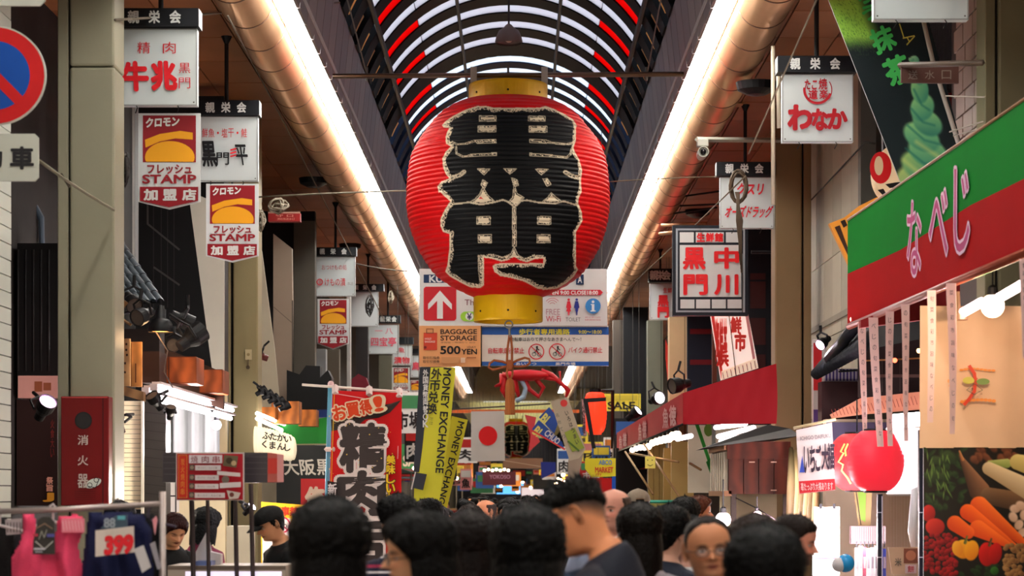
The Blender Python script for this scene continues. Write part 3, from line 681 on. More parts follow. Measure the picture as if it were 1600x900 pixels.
def tubeobj(name, pts, r, m, label=None, cat=None, group=None, n=8, parent=None, smooth=True):
    o = MB().tube(pts, r, n).build(name, m, parent, smooth=smooth)
    if label: tag(o, label, cat, group)
    return o
def bulb(px, py, d, rpx, c, e, label, power=0, name='light_bulb', group=None, cord=.25):
    O = P(px, py, d); t = empty(name, O, label, 'light bulb', group); r = rpx*d/FX
    MB().ball((0, 0, 0), r, 14).build('globe', mat(c, .4, emit=e, var=0), t, smooth=True)
    MB().lathe([(r*.45, r*.8), (r*.4, r*1.5), (r*.2, r*1.7)], 12).build('socket', BLK, t)
    if cord: MB().tube([(0, 0, r*1.6), (0, 0, r*1.6+cord)], .006, 5).build('cord', BLK, t)
    if power:
        lamp(O+Vector((0, -r*1.6, -r*.6)), power, tuple(lin(c)) if min(c) > 60 else (1, .5, .4), r*.6, parent=None)
    return t
def spot(px, py, d, size, yaw, pitch, label, on=0, c=(255,240,255), group=None, power=0, body=None):
    """can spotlight on a yoke. size = can length in m"""
    O = P(px, py, d); t = empty('spotlight', O, label, 'spotlight', group)
    q = Euler((R(pitch), 0, R(yaw))).to_matrix(); L_ = size; r = size*.36
    f = lambda x, y, z: q@Vector((x, y, z))
    n = 20
    prof = [(r*.55, L_*.5), (r*.6, L_*.2), (r, -L_*.1), (r*1.05, -L_*.5), (r*.95, -L_*.5), (r*.8, -L_*.3), (.005, -L_*.28)]
    b = MB(); b.rings([[f(a*math.cos(6.2832*k/n), y, a*math.sin(6.2832*k/n)) for k in range(n)] for a, y in prof]); b.build('can', body or BLK, t)
    b = MB(); b.rings([[f(a*math.cos(6.2832*k/n), y, a*math.sin(6.2832*k/n)) for k in range(n)] for a, y in ((.002, -L_*.44), (r*.93, -L_*.45))], cap=False)
    b.build('lens', mat(c, .3, emit=on, var=0) if on else mat((90,80,74), .15), t)
    b = MB(); b.tube([f(-r*1.1, 0, 0), f(-r*1.15, 0, r*1.3), f(0, 0, r*1.9), f(r*1.15, 0, r*1.3), f(r*1.1, 0, 0)], .012, 6); b.tube([f(0, 0, r*1.9), f(0, L_*.2, r*3)], .015, 6); b.build('yoke', BLK, t)
    if power: lamp(O+q@Vector((0, -L_*.8, 0)), power, (1, .88, .95), .05)
    return t
def wire(pts, r, label, c=(120,110,96), cat='rope', name='rope'):
    return tubeobj(name, [P(*p) for p in pts], r, mat(c, .8, bump=.3, bs=200), label, cat, n=6)
def sag(a, b, k, n=8):
    return [(a[0]+(b[0]-a[0])*t, a[1]+(b[1]-a[1])*t+k*4*t*(1-t), a[2]+(b[2]-a[2])*t) for t in [i/n for i in range(n+1)]]
# ---------------- left side ----------------
# tiled wall end
tw = empty('wall_tiled', (0, 0, 0)); tw['kind'] = 'structure'; tw.name = 'wall_4'
MB().box(-4.3, -3.94, 6*D, 9.9*D, 0, 6.5).build('backing', mat((60,58,54)), tw)
tm = [mat((214,218,206), .3, var=.04, vs=5), mat((204,208,196), .3, var=.04, vs=5)]
sh = None
for r_ in range(52):
    for c_ in range(3):
        if sh is None: o = MB().box(0, .02, -.255, .255, .003, .118).build('tile', tm[0], tw); sh = o.data; sh2 = sh.copy(); sh2.materials[0] = tm[1]
        else: o = bpy.data.objects.new('tile', random.choice([sh, sh2])); col.objects.link(o); o.parent = tw
        o.location = (-3.94+.004*random.random(), 9.9*D-.26-.52*c_, .02+r_*.124)
pillar('near left beige pillar with the red extinguisher box', 89, 179, 106, 109, 10.3, (150,146,124), 1, joint=104)
# plain building fronts behind, left
def block(name, label, cat, rect, d, dep, c, yaw=0, **k): return Board(name, label, cat, rect, d, yaw, dep, c, **k)
B = block('building_front', 'pale grey wall strip seen in the gap left of the near beige pillar', 'wall', (24, -30, 62, 400), 13.4, .3, (96,100,98))
Board('drain_pipe', 'bluish bent drain pipe in the dark gap left of the near pillar', 'pipe', [(38,300),(45,297),(67,338),(68,384),(60,384),(59,345)], 12.5, 0, .09, (70,84,98), bevel=.03)
tubeobj('roof_beam', [P(44, 348, 12.8), P(86, 470, 12.8)], .07, mat((96,40,30), .6), 'reddish slanting beam in the dark gap left of the near pillar', 'beam', n=4)
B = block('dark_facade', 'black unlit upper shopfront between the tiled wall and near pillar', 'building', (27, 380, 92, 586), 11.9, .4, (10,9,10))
for k in range(5):
    tubeobj('slat', [P(28+k*12, 390, 11.9)-B.o.location, P(28+k*12, 580, 11.9)-B.o.location], .012, mat((26,24,24)), parent=B.o, n=4)
B = block('shop_ceiling_board', 'pale pink-lit board under the dark facade beside the near pillar', 'board', (28, 587, 90, 622), 11.9, .5, (214,160,150)); B.rect(54, 596, 66, 612, (150,84,54)); B.rect(68, 598, 80, 610, (150,84,54))
B = block('dark_stall_panel', 'dark brown stall panel with faint reddish characters left of extinguisher box', 'panel', (26, 624, 90, 790), 11.95, .2, (44,26,24)); B.vtext('火食大い', 79, 655, 85, 715, (150,50,40)); B.vtext('祭旨', 73, 745, 83, 768, (236,170,150), .04); B.vtext('J', 70, 770, 82, 784, (226,160,50), .06)
spot(68, 640, 11.0, .22, 40, -40, 'small spotlight glowing pink left of the near pillar', on=9, c=(255,150,235), power=6)
lamp(P(66, 612, 11.3), 5, (1, .45, .4), .05)
# extinguisher box
B = Board('extinguisher_box', 'dark red fire extinguisher box on the near left pillar', 'box', (95, 619, 170, 790), 10.2, 0, .17, (118,14,18), bevel=.008)
B.o.data.materials[0] = mat((112,10,14), .35, var=.08, vs=4)
B.rect(97, 620, 168, 622, (170,60,56)); B.rect(160, 622, 162, 788, (70,8,10)); B.disc(130.5, 657, 13.5, (30,28,28)); B.disc(130.5, 657, 11.5, (38,36,36))
for ch, y in (('消', 680), ('火', 712), ('器', 741)): B.text(ch, 122, y, 138, y+(15 if ch != '器' else 21), (196,176,168), .02)
B.poly([(146+13*math.cos(a)*.9-5*math.sin(a), 755-9*math.cos(a)*.7-5*math.sin(a)) for a in [k*.35 for k in range(18)]], (206,212,204)); B.ring(141, 758, 3, 4, BK); B.ring(151, 750, 3, 4, BK); B.line([(138, 760), (150, 762), (156, 748)], 1, BK)
for k in range(5): B.line([(118, 768+3*k), (150, 768+3*k)], .7, (84,8,10))
# no-parking sign
B = Board('no_parking_sign', 'round blue and red no-parking sign cut by the left edge', 'sign', [(-9+81*math.cos(k*6.2832/48), 118+78*math.sin(k*6.2832/48)) for k in range(48)], 7.6, 0, .02, (196,200,186))
B.disc(-9, 118, 78.5, (206,24,26), ry=75.5, n=48); B.disc(-9, 118, 56, (14,78,170), ry=54, n=48); B.line([(-60, 66), (29, 156)], 17, (206,24,26))
np_ = B.o
B2 = Board('plate_sign', 'white plate with a black character under the round no-parking sign', 'sign', [(-60,209),(54,209),(60,215),(60,277),(54,283),(-60,283)], 7.6, 0, .02, (206,208,194)); B2.text('車', 17, 230, 52, 264, (40,38,40), .035); B2.text('動', -26, 230, 3, 262, (40,38,40), .03)
B3 = Board('plate_sign', 'white plate edge above the round no-parking sign at the top left', 'sign', [(-60,-60),(70,-60),(70,1),(62,9),(-60,9)], 7.6, 0, .02, (206,208,194))
q = P(-40, 0, 7.7); MB().tube([(q.x, q.y, 0), (q.x, q.y, 6.4)], .03, 10).build('sign_post', gal).name = 'sign_post'; tag(bpy.data.objects['sign_post'], 'grey steel post behind the no-parking signs', 'post')
# pale tiled gable with dark diamonds
B = block('diamond_wall', 'grey wall strip with dark diamond tiles behind the near pillar', 'wall', (168, 160, 211, 476), 12.6, .2, (112,114,114))
for k in range(8): B.poly([(180, 140+k*44), (191, 160+k*44), (180, 180+k*44), (169, 160+k*44)], (44,42,44)); 
B.rect(207, 160, 211, 470, (190,190,186))
# kawara roof
rf = empty('tiled_roof', (0, 0, 0), 'steep grey clay-tiled roof section right of the near pillar', 'roof')
kt = [mat((92,102,110), .35, var=.12, vs=9), mat((108,118,126), .35, var=.12, vs=9)]
Vt = P(183, 372, 12.2)-P(251, 473, 11.2); sl = Vt.normalized(); ev = (P(251, 473, 11.2)-P(178, 478, 11.2)); step = ev/7.; nrm = sl.cross(ev).normalized(); nrm = nrm if nrm.z > 0 else -nrm; en = ev.normalized()
bl_ = P(251, 473, 11.2)-ev*1.3; b = MB(); b.add([bl_, P(251, 473, 11.2), P(251, 473, 11.2)+Vt, bl_+Vt], [(0,1,2,3)]); b.build('roof_boards', mat((26,24,22)), rf)
shd = None; nseg = 8; L_ = Vt.length/nseg
for i in range(9):
    for j in range(nseg):
        if shd is None:
            b = MB(); rs = []
            for t, rr in ((0, .034), (.03, .036), (L_*.97, .028), (L_, .028)): rs.append([sl*t+en*(rr*math.cos(a))+nrm*(rr*1.1*math.sin(a)) for a in [math.pi*k/8 for k in range(9)]])
            b.rings(rs, cap=False, close=False)
            b.add([sl*.01-en*.03+nrm*.012, sl*.01-en*.07+nrm*.004, sl*L_-en*.07, sl*L_-en*.03+nrm*.006], [(0,1,2,3)])
            o = b.build('roof_tile', kt[0], rf); shd = o.data; sh2 = shd.copy(); sh2.materials[0] = kt[1]
        else: o = bpy.data.objects.new('roof_tile', random.choice([shd, sh2])); col.objects.link(o); o.parent = rf
        o.location = P(251, 473, 11.2)-step*i*1.02+sl*(L_*j)+nrm*(.004)
# dark lattice house behind
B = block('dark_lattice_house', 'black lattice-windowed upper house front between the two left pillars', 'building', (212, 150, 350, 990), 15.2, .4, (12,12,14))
for x in (240, 252, 262, 272): B.line([(x, 310), (x, 480)], 1.2, (44,42,42))
for pts in (((231,350),(280,390)), ((241,418),(280,445)), ((231,310),(231,350))): B.line(list(pts), 3, (70,68,66))
B = block('cream_screen', 'cream leaning panel narrowing upward beside the middle left pillar', 'panel', [(294,298),(322,310),(350,345),(350,990),(345,990),(331,575)], 14.6, .05, (206,202,186))
# shade lamp + spot cluster
sl_ = empty('shade_lamp', P(251, 519, 10.9), 'black wide-brimmed shade lamp with warm glow above the brown boxes', 'lamp')
b = MB(); b.lathe([(.105, 0), (.108, .02), (.10, .07), (.075, .105), (.045, .12), (.045, .19), (.03, .20), (.03, .225), (.005, .23)], 28, cap=False); b.build('shade', BLK, sl_, smooth=True)
MB().lathe([(.001, .012), (.10, .01)], 24, cap=False).build('glow_disc', mat((255,190,110), .5, emit=2.2, var=0), sl_)
MB().tube([(-.03, 0, .18), (-.2, .1, .20), (-.4, .2, .16)], .012, 6).build('arm', BLK, sl_)
lamp(P(251, 530, 10.9), 4, (1, .6, .3), .05)
for a in ((205, 470, 10.8, .2, 30, 30, 'black spotlight under the tiled roof, half behind the near pillar'), (225, 492, 10.7, .2, -30, 20, 'black spotlight directly left of the shade lamp'), (284, 499, 11.1, .2, 110, 25, 'black spotlight touching the right of the shade lamp'),
          (298, 529, 11.0, .26, 125, -35, 'large black floodlight tilted down before the cream leaning panel'), (272, 540, 11.3, .16, 0, 0, 'small black spotlight between shade lamp and brown boxes')): spot(*a)
b = MB(); b.tube([P(176, 488, 10.7), P(205, 508, 10.7)], .012, 5); b.tube([P(175, 497, 10.7), P(196, 470, 10.7)], .03, 4); tag(b.build('wooden_bracket', mat((120,84,50))), 'short slanting wooden bracket beside the near pillar under roof tiles', 'bracket')
wire([(232, 500, 10.9), (262, 548, 11.0), (256, 580, 11.1), (270, 606, 11.1)], .006, 'grey cable dropping from the shade lamp to the stall tubes', (90,80,76), 'cable', 'cable')
# wooden letter boards and boxes
def wood(c): return mat(c, .5, kind='wood')
B = Board('red_letter_board', 'red upright scalloped board with dark marks beside the near pillar', 'board', [(174,513),(183,514),(187,530),(185,552),(187,575),(186,595),(174,595)], 10.75, 0, .05, (206,40,34))
B.poly([(178, 535), (184, 540), (180, 546)], (90,14,14)); B.poly([(177, 572), (184, 574), (180, 582)], (90,14,14))
B = Board('cream_letter_board', 'pale wooden upright board pierced with dark slots beside the red one', 'board', (188, 529, 203, 603), 10.85, 0, .04, (190,156,110)); B.o.data.materials[0] = wood((196,160,112))
for x, y, w_ in ((196,536,3),(196,545,3),(197,553,3),(189,566,8),(188,580,9),(189,590,4)): B.rect(x, y, x+w_, y+3.5, (40,24,16))
B = Board('tan_letter_board', 'tan wooden upright board with a long cut slot left of the brown boxes', 'board', (203, 534, 221, 604), 10.95, 0, .05, (184,130,72)); B.o.data.materials[0] = wood((196,138,78)); B.rect(211, 568, 213, 598, (90,50,26)); B.line([(205,536),(205,604)], 1.2, (90,50,26))
B = block('dark_box', 'dark wooden box right of the tan letter board', 'box', (221, 549, 249, 598), 11.2, .4, (52,28,18))
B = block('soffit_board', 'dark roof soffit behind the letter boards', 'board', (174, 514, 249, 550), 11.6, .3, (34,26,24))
for lb, r_, d_ in (('larger orange-brown wooden box over the stall tubes', (254,557,307,599), 11.6), ('smaller orange-brown wooden box touching the middle left pillar', (311,577,348,614), 12.6)):
    B = Board('wooden_box', lb, 'box', r_, d_, 0, .5, (160,78,34), bevel=.01); B.o.data.materials[0] = wood((168,80,34)); B.frame(*r_, 1.2, (110,50,22))
    if r_[0] == 254: B.line([(264,557),(264,599)], 1.6, (84,36,16))
B = block('stall_back_board', 'dark wooden fascia behind the two orange-brown boxes', 'board', [(249,540),(349,582),(349,640),(249,604)], 12.9, .1, (66,40,26))
B = Board('ledge_beam', 'tan beam sloping down under the letter boards', 'beam', [(174,598),(224,612),(224,627),(174,612)], 10.8, 0, .12, (150,110,70)); B.o.data.materials[0] = wood((150,110,74))
# stall tubes
for i, (dx, dz) in enumerate(((0, 0), (.07, .03), (.05, -.06))):
    x, z = -3.18+dx, CZ+.87+dz; t = empty('stall_tube', (x, 10.95*D, z), ('outermost', 'middle', 'lowest')[i]+' of the bare glowing tubes under the left stall fascia', 'light', 'bare tubes under the left stall fascia')
    MB().tube([(0, 0, 0), (0, 3.0*D, 0)], .024, 8).build('tube', mat((255,244,250), .4, emit=10, var=0), t)
    MB().box(-.03, .03, -.05, 0, -.03, .03).build('end_cap', mat((200,190,196)), t); MB().box(-.02, .06, 0, 3.0*D, .03, .05).build('batten', mat((210,200,200)), t)
bulb(338, 664, 13.6, 8, (255,240,255), 14, 'big glowing white bulb at the far end of the stall tubes', 10)
for a in ((244, 628, 10.9, .16, -35, -45, 'small black clip spotlight hanging on the stall tubes, upper one'), (266, 645, 10.95, .12, 20, -60, 'small black clip spotlight hanging below the stall tubes'), (329, 640, 13.0, .12, 20, -60, 'small black clip spotlight near the big bulb')): spot(*a)
spot(183, 660, 10.6, .2, -30, -60, 'dark red-brown spotlight hanging beside the cream shutter', body=mat((60,20,16), .4))
# shutter
sh_ = empty('roller_shutter', P(202, 710, 11.6), 'cream-lit roller shutter right of the extinguisher box', 'shutter'); s_ = 11.6/FX
for k in range(23):
    MB().box(-19*s_, 19*s_, .0, .02, (84-k*7.4-6.6)*s_, (84-k*7.4)*s_).build('slat', mat((236,224,190), .45, var=.03), sh_, rot=(R(-5), 0, 0)) if k == 0 else None
    if k == 0: q = sh_.children[0]; base = q.data
    else:
        o = bpy.data.objects.new('slat', base); col.objects.link(o); o.parent = sh_; o.rotation_euler = (R(-5), 0, 0); o.location = (0, 0, -k*7.4*s_)
MB().box(19*s_, 22*s_, -.03, .05, -1.7-(VY-710)*s_, 90*s_).build('guide_rail', mat((170,164,150), .4), sh_)
B = block('dark_panel_wall', 'dark grey plank wall between the shutter and the lit stall', 'wall', (225, 622, 259, 1000), 12.2, .3, (50,46,42))
for k in range(24): B.line([(225, 630+k*14), (259, 634+k*14)], 1, (34,30,28))
B = block('stall_back_wall', 'cream lit back wall of the left skewer stall', 'wall', (256, 610, 352, 1050), 14.4, .2, (232,214,170)); B.rect(262, 712, 280, 800, (240,232,220))
B.line([(266,775),(275,775)], 2, BK); B.frame(262, 735, 276, 802, 2.2, (60,56,54))
B = Board('hanging_curtain', 'pale grey hanging curtain glowing under the stall tubes', 'curtain', (266, 628, 344, 716), 13.9, 0, .01, (176,178,178), warp=lambda x, z: .05*math.sin(x*38)+.02*math.sin(x*90))
lamp(P(310, 690, 12.9), 110, (1, .93, .9), .1); lamp(P(320, 760, 11.3), 60, (1, .88, .75), .1); lamp(P(275, 790, 9.9), 9, (1, .85, .7), .1)
# the stall front: dark band box, menu board, posts, counter
bx = Board('stall_canopy_box', 'dark grey box band over the skewer stall ending in a painted red reflection', 'box', (254, 707, 418, 754), 8.15, 0, .25, (62,56,60)); bx.o.data.materials[0] = mat((58,52,58), .3, var=.05)
for k in range(4): bx.line([(256, 714+k*9), (417, 714+k*9)], .8, (84,78,84))
B = block('canopy_end_panel', 'end panel with painted red-orange reflection beside the skewer menu board', 'panel', [(418,707),(433,709),(433,753),(418,754)], 8.15, .4, (190,96,84)); B.rect(419, 716, 433, 740, (206,60,50))  # the red reflection is painted into the panel colour
mb = Board('menu_board', 'red menu board with white price strips over the skewer stall', 'sign', (275, 707, 381, 782), 7.95, 0, .03, (206,196,190))
mb.rect(276.5, 709, 379.5, 780.5, (190,20,40)); mb.rect(279, 711, 293, 778, (214,50,30)); mb.frame(279, 711, 293, 778, .8, (220,150,60)); mb.vtext('炭火焼肉串', 283, 716, 289, 774, (232,150,60))
mb.rect(296, 711, 348, 724, (230,222,226)); 
for i, ch in enumerate('焼肉串'): mb.text(ch, 299+i*17, 712.5, 310+i*17, 723, (150,20,50), .0)
for y, x1 in ((727, 346), (742.5, 343), (756, 343), (770, 353)):
    mb.rect(297, y-1, 305, y+8, (84,76,70)); mb.disc(301, y+3.5, 3, (150,130,110)); mb.rect(306, y, x1, y+8, (222,212,212)); mb.text('牛ハラミ・カルビ串', 310, y+2.4, x1-6, y+6, (150,110,116))
mb.poly([(341,736),(377,739),(377,745),(341,742)], (226,216,214)); mb.disc(354, 749.5, 6, (120,104,92)); mb.poly([(345,755),(378,753),(378,761),(345,763)], (222,212,212))
mb.poly([(352,711),(374,713),(371,731),(350,728)], (110,96,70)); mb.disc(360, 720, 5, (70,56,36)); mb.disc(367, 724, 4, (196,170,130)); mb.poly([(356,766),(378,770),(374,779),(360,780)], (214,200,190)); mb.disc(364, 773, 3.6, (120,60,50))
pm = mat((96,84,84), .4, .4)
for x, xb, w_, lb in ((299, 302, 8, 'grey stall post under the left end of the menu board'), (324, 326, 6, 'thin grey stall post under the middle of the menu board'), (367, 370, 7, 'grey stall post under the right part of the menu board'), (392, 395, 7, 'grey stall post under the dark canopy box end')):
    a = P(x, 770, 8.08); b_ = P(xb, 900, 8.08); top = P(x, 756, 8.08)
    tag(MB().tube([(b_.x+(b_.x-a.x)*.5, b_.y, 0), (b_.x, b_.y, b_.z), (top.x, top.y, top.z)], w_*8.08/FX/2, 4).build('stall_post', pm), lb, 'post')
B = Board('stall_counter', 'long pale stall counter with a white glow on its front behind the posts', 'counter', (262, 884, 446, 1180), 8.12, 0, .55, (190,176,160)); B.rect(262, 884, 446, 890, (120,104,92)); B.rect(290, 893, 440, 940, (236,226,250), emit=.9)  # white glow put in as an emissive patch on the front
spot(388, 797, 9.9, .1, 60, -40, 'tiny clip lamp glowing white beside the cap man', on=14, power=8)
B = block('tissue_box', 'white folded papers on the counter between the two women', 'paper', [(306,862),(322,832),(328,862),(345,866),(345,884),(306,884)], 8.25, .1, (232,226,226)); B = block('blue_tray', 'blue tray on the stall counter edge', 'tray', (304, 877, 330, 884), 8.14, .3, (110,130,190))
B = block('fridge_front', 'pale cabinet side behind the stall posts', 'cabinet', (354, 822, 392, 1000), 10.6, .3, (226,216,190)); B.line([(366,822),(366,900)], .8, (150,140,120))
# middle left pillar and beyond
pl2 = pillar('middle left beige pillar beside the orange-brown boxes', 348, 403, 360, 364, 16.0, (148,134,96), 1)
B = Board('wall_switch', 'small cream switch plate with a round knob on the middle left pillar', 'switch', (383, 546, 393, 562), 15.98, 0, .02, (196,180,140)); B.disc(388, 554, 2.4, (150,130,90)); B.disc(387.5, 574, 3, (80,66,50)); B.line([(388,562),(388,574)], 1, (80,66,50))
B = block('leaning_screen', 'cream narrow leaning panel right of the middle left pillar', 'panel', [(402,388),(409,392),(429,545),(440,660),(440,950),(402,950)], 18.0, .05, (196,184,160))
spot(407, 556, 16.3, .2, -80, -20, 'reddish clamp lamp sticking out right of the middle left pillar', body=mat((90,26,20), .4))
B = block('beige_plank_wall', 'beige weathered plank wall behind the middle left pillar', 'wall', [(427,365),(456,388),(457,470),(456,640),(447,668),(427,640)], 19.0, .15, (160,140,122)); B.line([(457,470),(457,640)], 2, (90,80,70)); B.line([(428,480),(457,505)], 1, (110,96,84))
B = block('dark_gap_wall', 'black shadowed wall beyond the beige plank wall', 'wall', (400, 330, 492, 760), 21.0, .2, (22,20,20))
B = block('beige_pier', 'tall grey-beige pier left of the small far stamp banner', 'pillar', (459, 345, 492, 1000), 20.6, .3, (84,78,68))
B = block('dark_equipment_box', 'black boxes stacked on the shelf above the green stall band', 'box', [(448,578),(468,585),(478,571),(500,572),(500,590),(512,578),(518,590),(518,645),(448,640)], 18.6, .4, (18,18,20))
for i, (x, y) in enumerate(((408,612),(418,618),(427,624),(436,629),(444,636))): spot(x, y, 15.4, .14, 110, -30, 'black spotlight in the row right of the middle left pillar, '+('nearest the pillar', 'second from the pillar', 'middle one', 'fourth from the pillar', 'furthest from the pillar')[i], group='spotlight row over the roll lantern')
for lb, r_, d_ in (('orange wooden box below the spotlight row', (424,627,467,662), 16.6), ('plain wooden box beside the orange one above the green band', (466,640,494,666), 17.2), ('long orange shelf board behind the glowing tube', (402,636,430,655), 16.4)):
    B = Board('wooden_box', lb, 'box', r_, d_, 0, .4, (180,100,40)); B.o.data.materials[0] = wood((190,110,46))
for i, (a, b_) in enumerate((((402,646,15.0), (444,663,17.6)), ((402,654,15.0), (440,672,17.2)))):
    tubeobj('stall_tube', [P(*a), P(*b_)], .025, mat((255,246,240), .4, emit=10, var=0), ('upper', 'lower')[i]+' glowing tube above the white roll lantern', 'light')
B = block('green_band', 'bright green awning band behind the banner pole', 'awning', [(424,665),(470,662),(494,655),(520,650),(520,694),(424,694)], 17.6, .3, (30,138,44)); B.line([(424,695),(520,694)], 2, (170,160,120)); B.rect(495, 640, 520, 652, (24,50,110))
B = block('black_banner', 'black banner with white brush place-name characters beside the blue pole', 'banner', (432, 696, 522, 1000), 17.2, .05, (38,40,38))
for i, ch in enumerate('大阪黒'): B.text(ch, 443+26*i, 718, 466+26*i, 742, (222,216,200), .02, shear=-.15)
B.rect(470, 748, 522, 812, (206,44,44)); B.text('俺', 478, 762, 506, 795, (232,206,180), .06); B.rect(470, 812, 522, 816, (190,170,160))
rl = empty('roll_lantern', P(434, 688, 14.6), 'white roll lantern lying sideways with black brush marks, glowing', 'lantern')
b = MB(); ax = [(-36,.0,.16),(-30,0,.17),(-10,0,.168),(8,0,.16),(20,0,.15),(27,0,.12),(29,0,.05)]
n = 24; rs = []
for k in range(41):
    t = k/40; x = -36+65*t; r = np.interp(x, [a[0] for a in ax], [a[2] for a in ax])*(1+.03*math.sin(k*2.2)); rs.append([(x*14.6/FX, r*math.cos(6.2832*j/n)*.9, -t*.10+r*math.sin(6.2832*j/n)) for j in range(n)])
b.rings(rs); b.build('paper', mat((246,232,196), .6, emit=.5, var=.03), rl, smooth=True)
Bt = Board('roll_lettering', None, None, (412, 676, 450, 700), 14.35, 0, .002, (246,232,196)); bpy.data.objects.remove(Bt.o, do_unlink=True); BOARDS.pop()
b = MB()
for i in range(4):
    for j in range(2):
        cx, cz = -.12+.085*i, .05-.10*j-i*.012
        v, f, lo, hi, n0 = glyphs('ふくたまかんいし'[i*2+j], .03); s2 = .095
        b.add([((p[0]-lo[0]-.4)*s2+cx, -.178+abs(cz)*.1-.0002*(q//n0), (p[1]-lo[1]-.4)*s2+cz) for q, p in enumerate(v)], f)
b.build('lettering', mat((30,26,24)), rl)
B = block('no_cycling_notice', 'yellow and white no-cycling notice behind the cap man', 'sign', [(408,784),(490,790),(487,846),(470,842),(440,900),(408,900)], 11.6, .01, (246,196,40)); B.text('自転車禁止!!', 414, 792, 486, 806, (206,60,30), .04, rot=2); B.poly([(410,808),(454,810),(452,900),(410,900)], (240,232,230)); B.ring(441, 820, 10.5, 13, (214,50,90)); B.line([(433,812),(449,828)], 2, (214,50,90)); B.ring(437, 823, 2.5, 3.5, (80,60,70)); B.ring(445, 822, 2.5, 3.5, (80,60,70)); B.line([(437,820),(441,815),(445,820)], 1.2, (80,60,70))
# poles and piers further on
for lb, r_, d_, c_ in (('pale slim pole right of the small far stamp banner', (542,396,547,1000), 23, (176,172,166)), ('beige pier between slim pole and far signs', (505,545,530,1000), 25, (96,88,74)), ('grey-green pier under the fifth sign', (592,555,612,1000), 31, (104,100,84)), ('pale vertical post under the third sign', (490,545,509,580), 22, (150,152,152)),
                       ('dark pier beside the blank white sign', (556,505,575,1000), 27, (40,36,36))):
    if r_[3] < 900: r_ = r_[:3]+(1000,)
    block('street_pier', lb, 'pillar', r_[:3]+(770+1.68*FX/d_,), d_, .3, c_)
B = block('maroon_canopy', 'dark maroon rounded canopy behind the banner cross rod', 'awning', [(548,612),(550,592),(560,584),(572,590),(580,612)], 25, .3, (120,30,44))
# red nobori banner
wv = lambda x, z: .010*math.sin(x*9+z*2)+.003*math.sin(x*20-z*3)
B = Board('nobori_banner', 'tall red banner with huge dark white-edged characters on a blue pole', 'banner', [(520,610),(628,614),(626,800+140),(510,940)], 11.0, 0, .004, (226,24,30), warp=wv, trl=.25)
B.step = .004
Q = lambda x, y: (x/3.6+500, y/3.6+600)
B.poly([Q(70,205),Q(130,235),Q(250,200),Q(330,190),Q(395,160),Q(460,90),Q(400,110),Q(350,118),Q(250,185),Q(150,190)], (56,44,40)); B.poly([Q(62,200),Q(150,185),Q(260,195),Q(200,245),Q(66,265)], (56,44,40))
B.line([Q(90,55),Q(250,82)], 1.2, (240,180,180)); B.line([Q(82,60),Q(62,640)], 1, (240,190,60)); B.line([Q(440,350),Q(438,420)], 1.2, (240,180,180))
for i, ch in enumerate('お買得!'): B.otext(ch, 521+21*i+(3 if i == 3 else 0), 634-4.5*i, 521+21*i+(20 if i < 3 else 12), 656-4.5*i, (226,70,20), (246,226,190), .04, .12, rot=-10)
for ch, a in (('精', (534,664,602,736)), ('肉', (531,738,600,803)), ('店', (533,808,602,880))): B.otext(ch, *a, (64,54,52), (244,228,222), .045, .10)
B.vtext('美味しいお肉', 605, 711, 618, 800, (250,206,40), .04, oc=(60,30,20), ob=.10)
B.poly([Q(50,545),Q(105,555),Q(108,720),Q(52,720)], (50,34,34)); B.vtext('新鮮!', 515, 755, 528, 812, (240,230,230), .03)
for k in range(26): B.disc(515+random.random()*110, 640+random.random()*110, .5+random.random()*.7, (244,200,90), n=6)
po = empty('banner_pole', P(512, 770, 11.05)-Vector((0, 0, CZ)), 'blue banner pole with white cross rod holding the tall red banner', 'pole'); O = po.location
b = MB(); b.tube([(0, 0, .05), P(509, 850, 11.05)-O, P(516, 602, 11.05)-O], .020, 10); b.build('pole', mat((92,160,186), .35), po, smooth=True)
b = MB(); b.tube([P(472, 601, 11.03)-O, P(637, 613, 11.03)-O], .011, 8); b.build('cross_rod', mat((226,214,204), .4), po, smooth=True)
MB().ball(P(517, 600, 11.05)-O, .028, 12).build('cap', mat((226,190,190), .4), po); MB().lathe([(.2, 0), (.2, .08), (.05, .1)], 20).build('base', mat((40,60,120)), po)
for x, y in ((524, 612), (577, 614), (624, 617)): MB().tube([P(x, y-9, 11.02)-O, P(x, y+3, 10.99)-O], .028, 4).build('loop', mat((226,206,200), .6), po)
for y in (702, 810): MB().tube([P(509, y, 11.04)-O, P(522, y, 10.99)-O], .02, 4).build('loop', mat((226,206,200), .6), po)
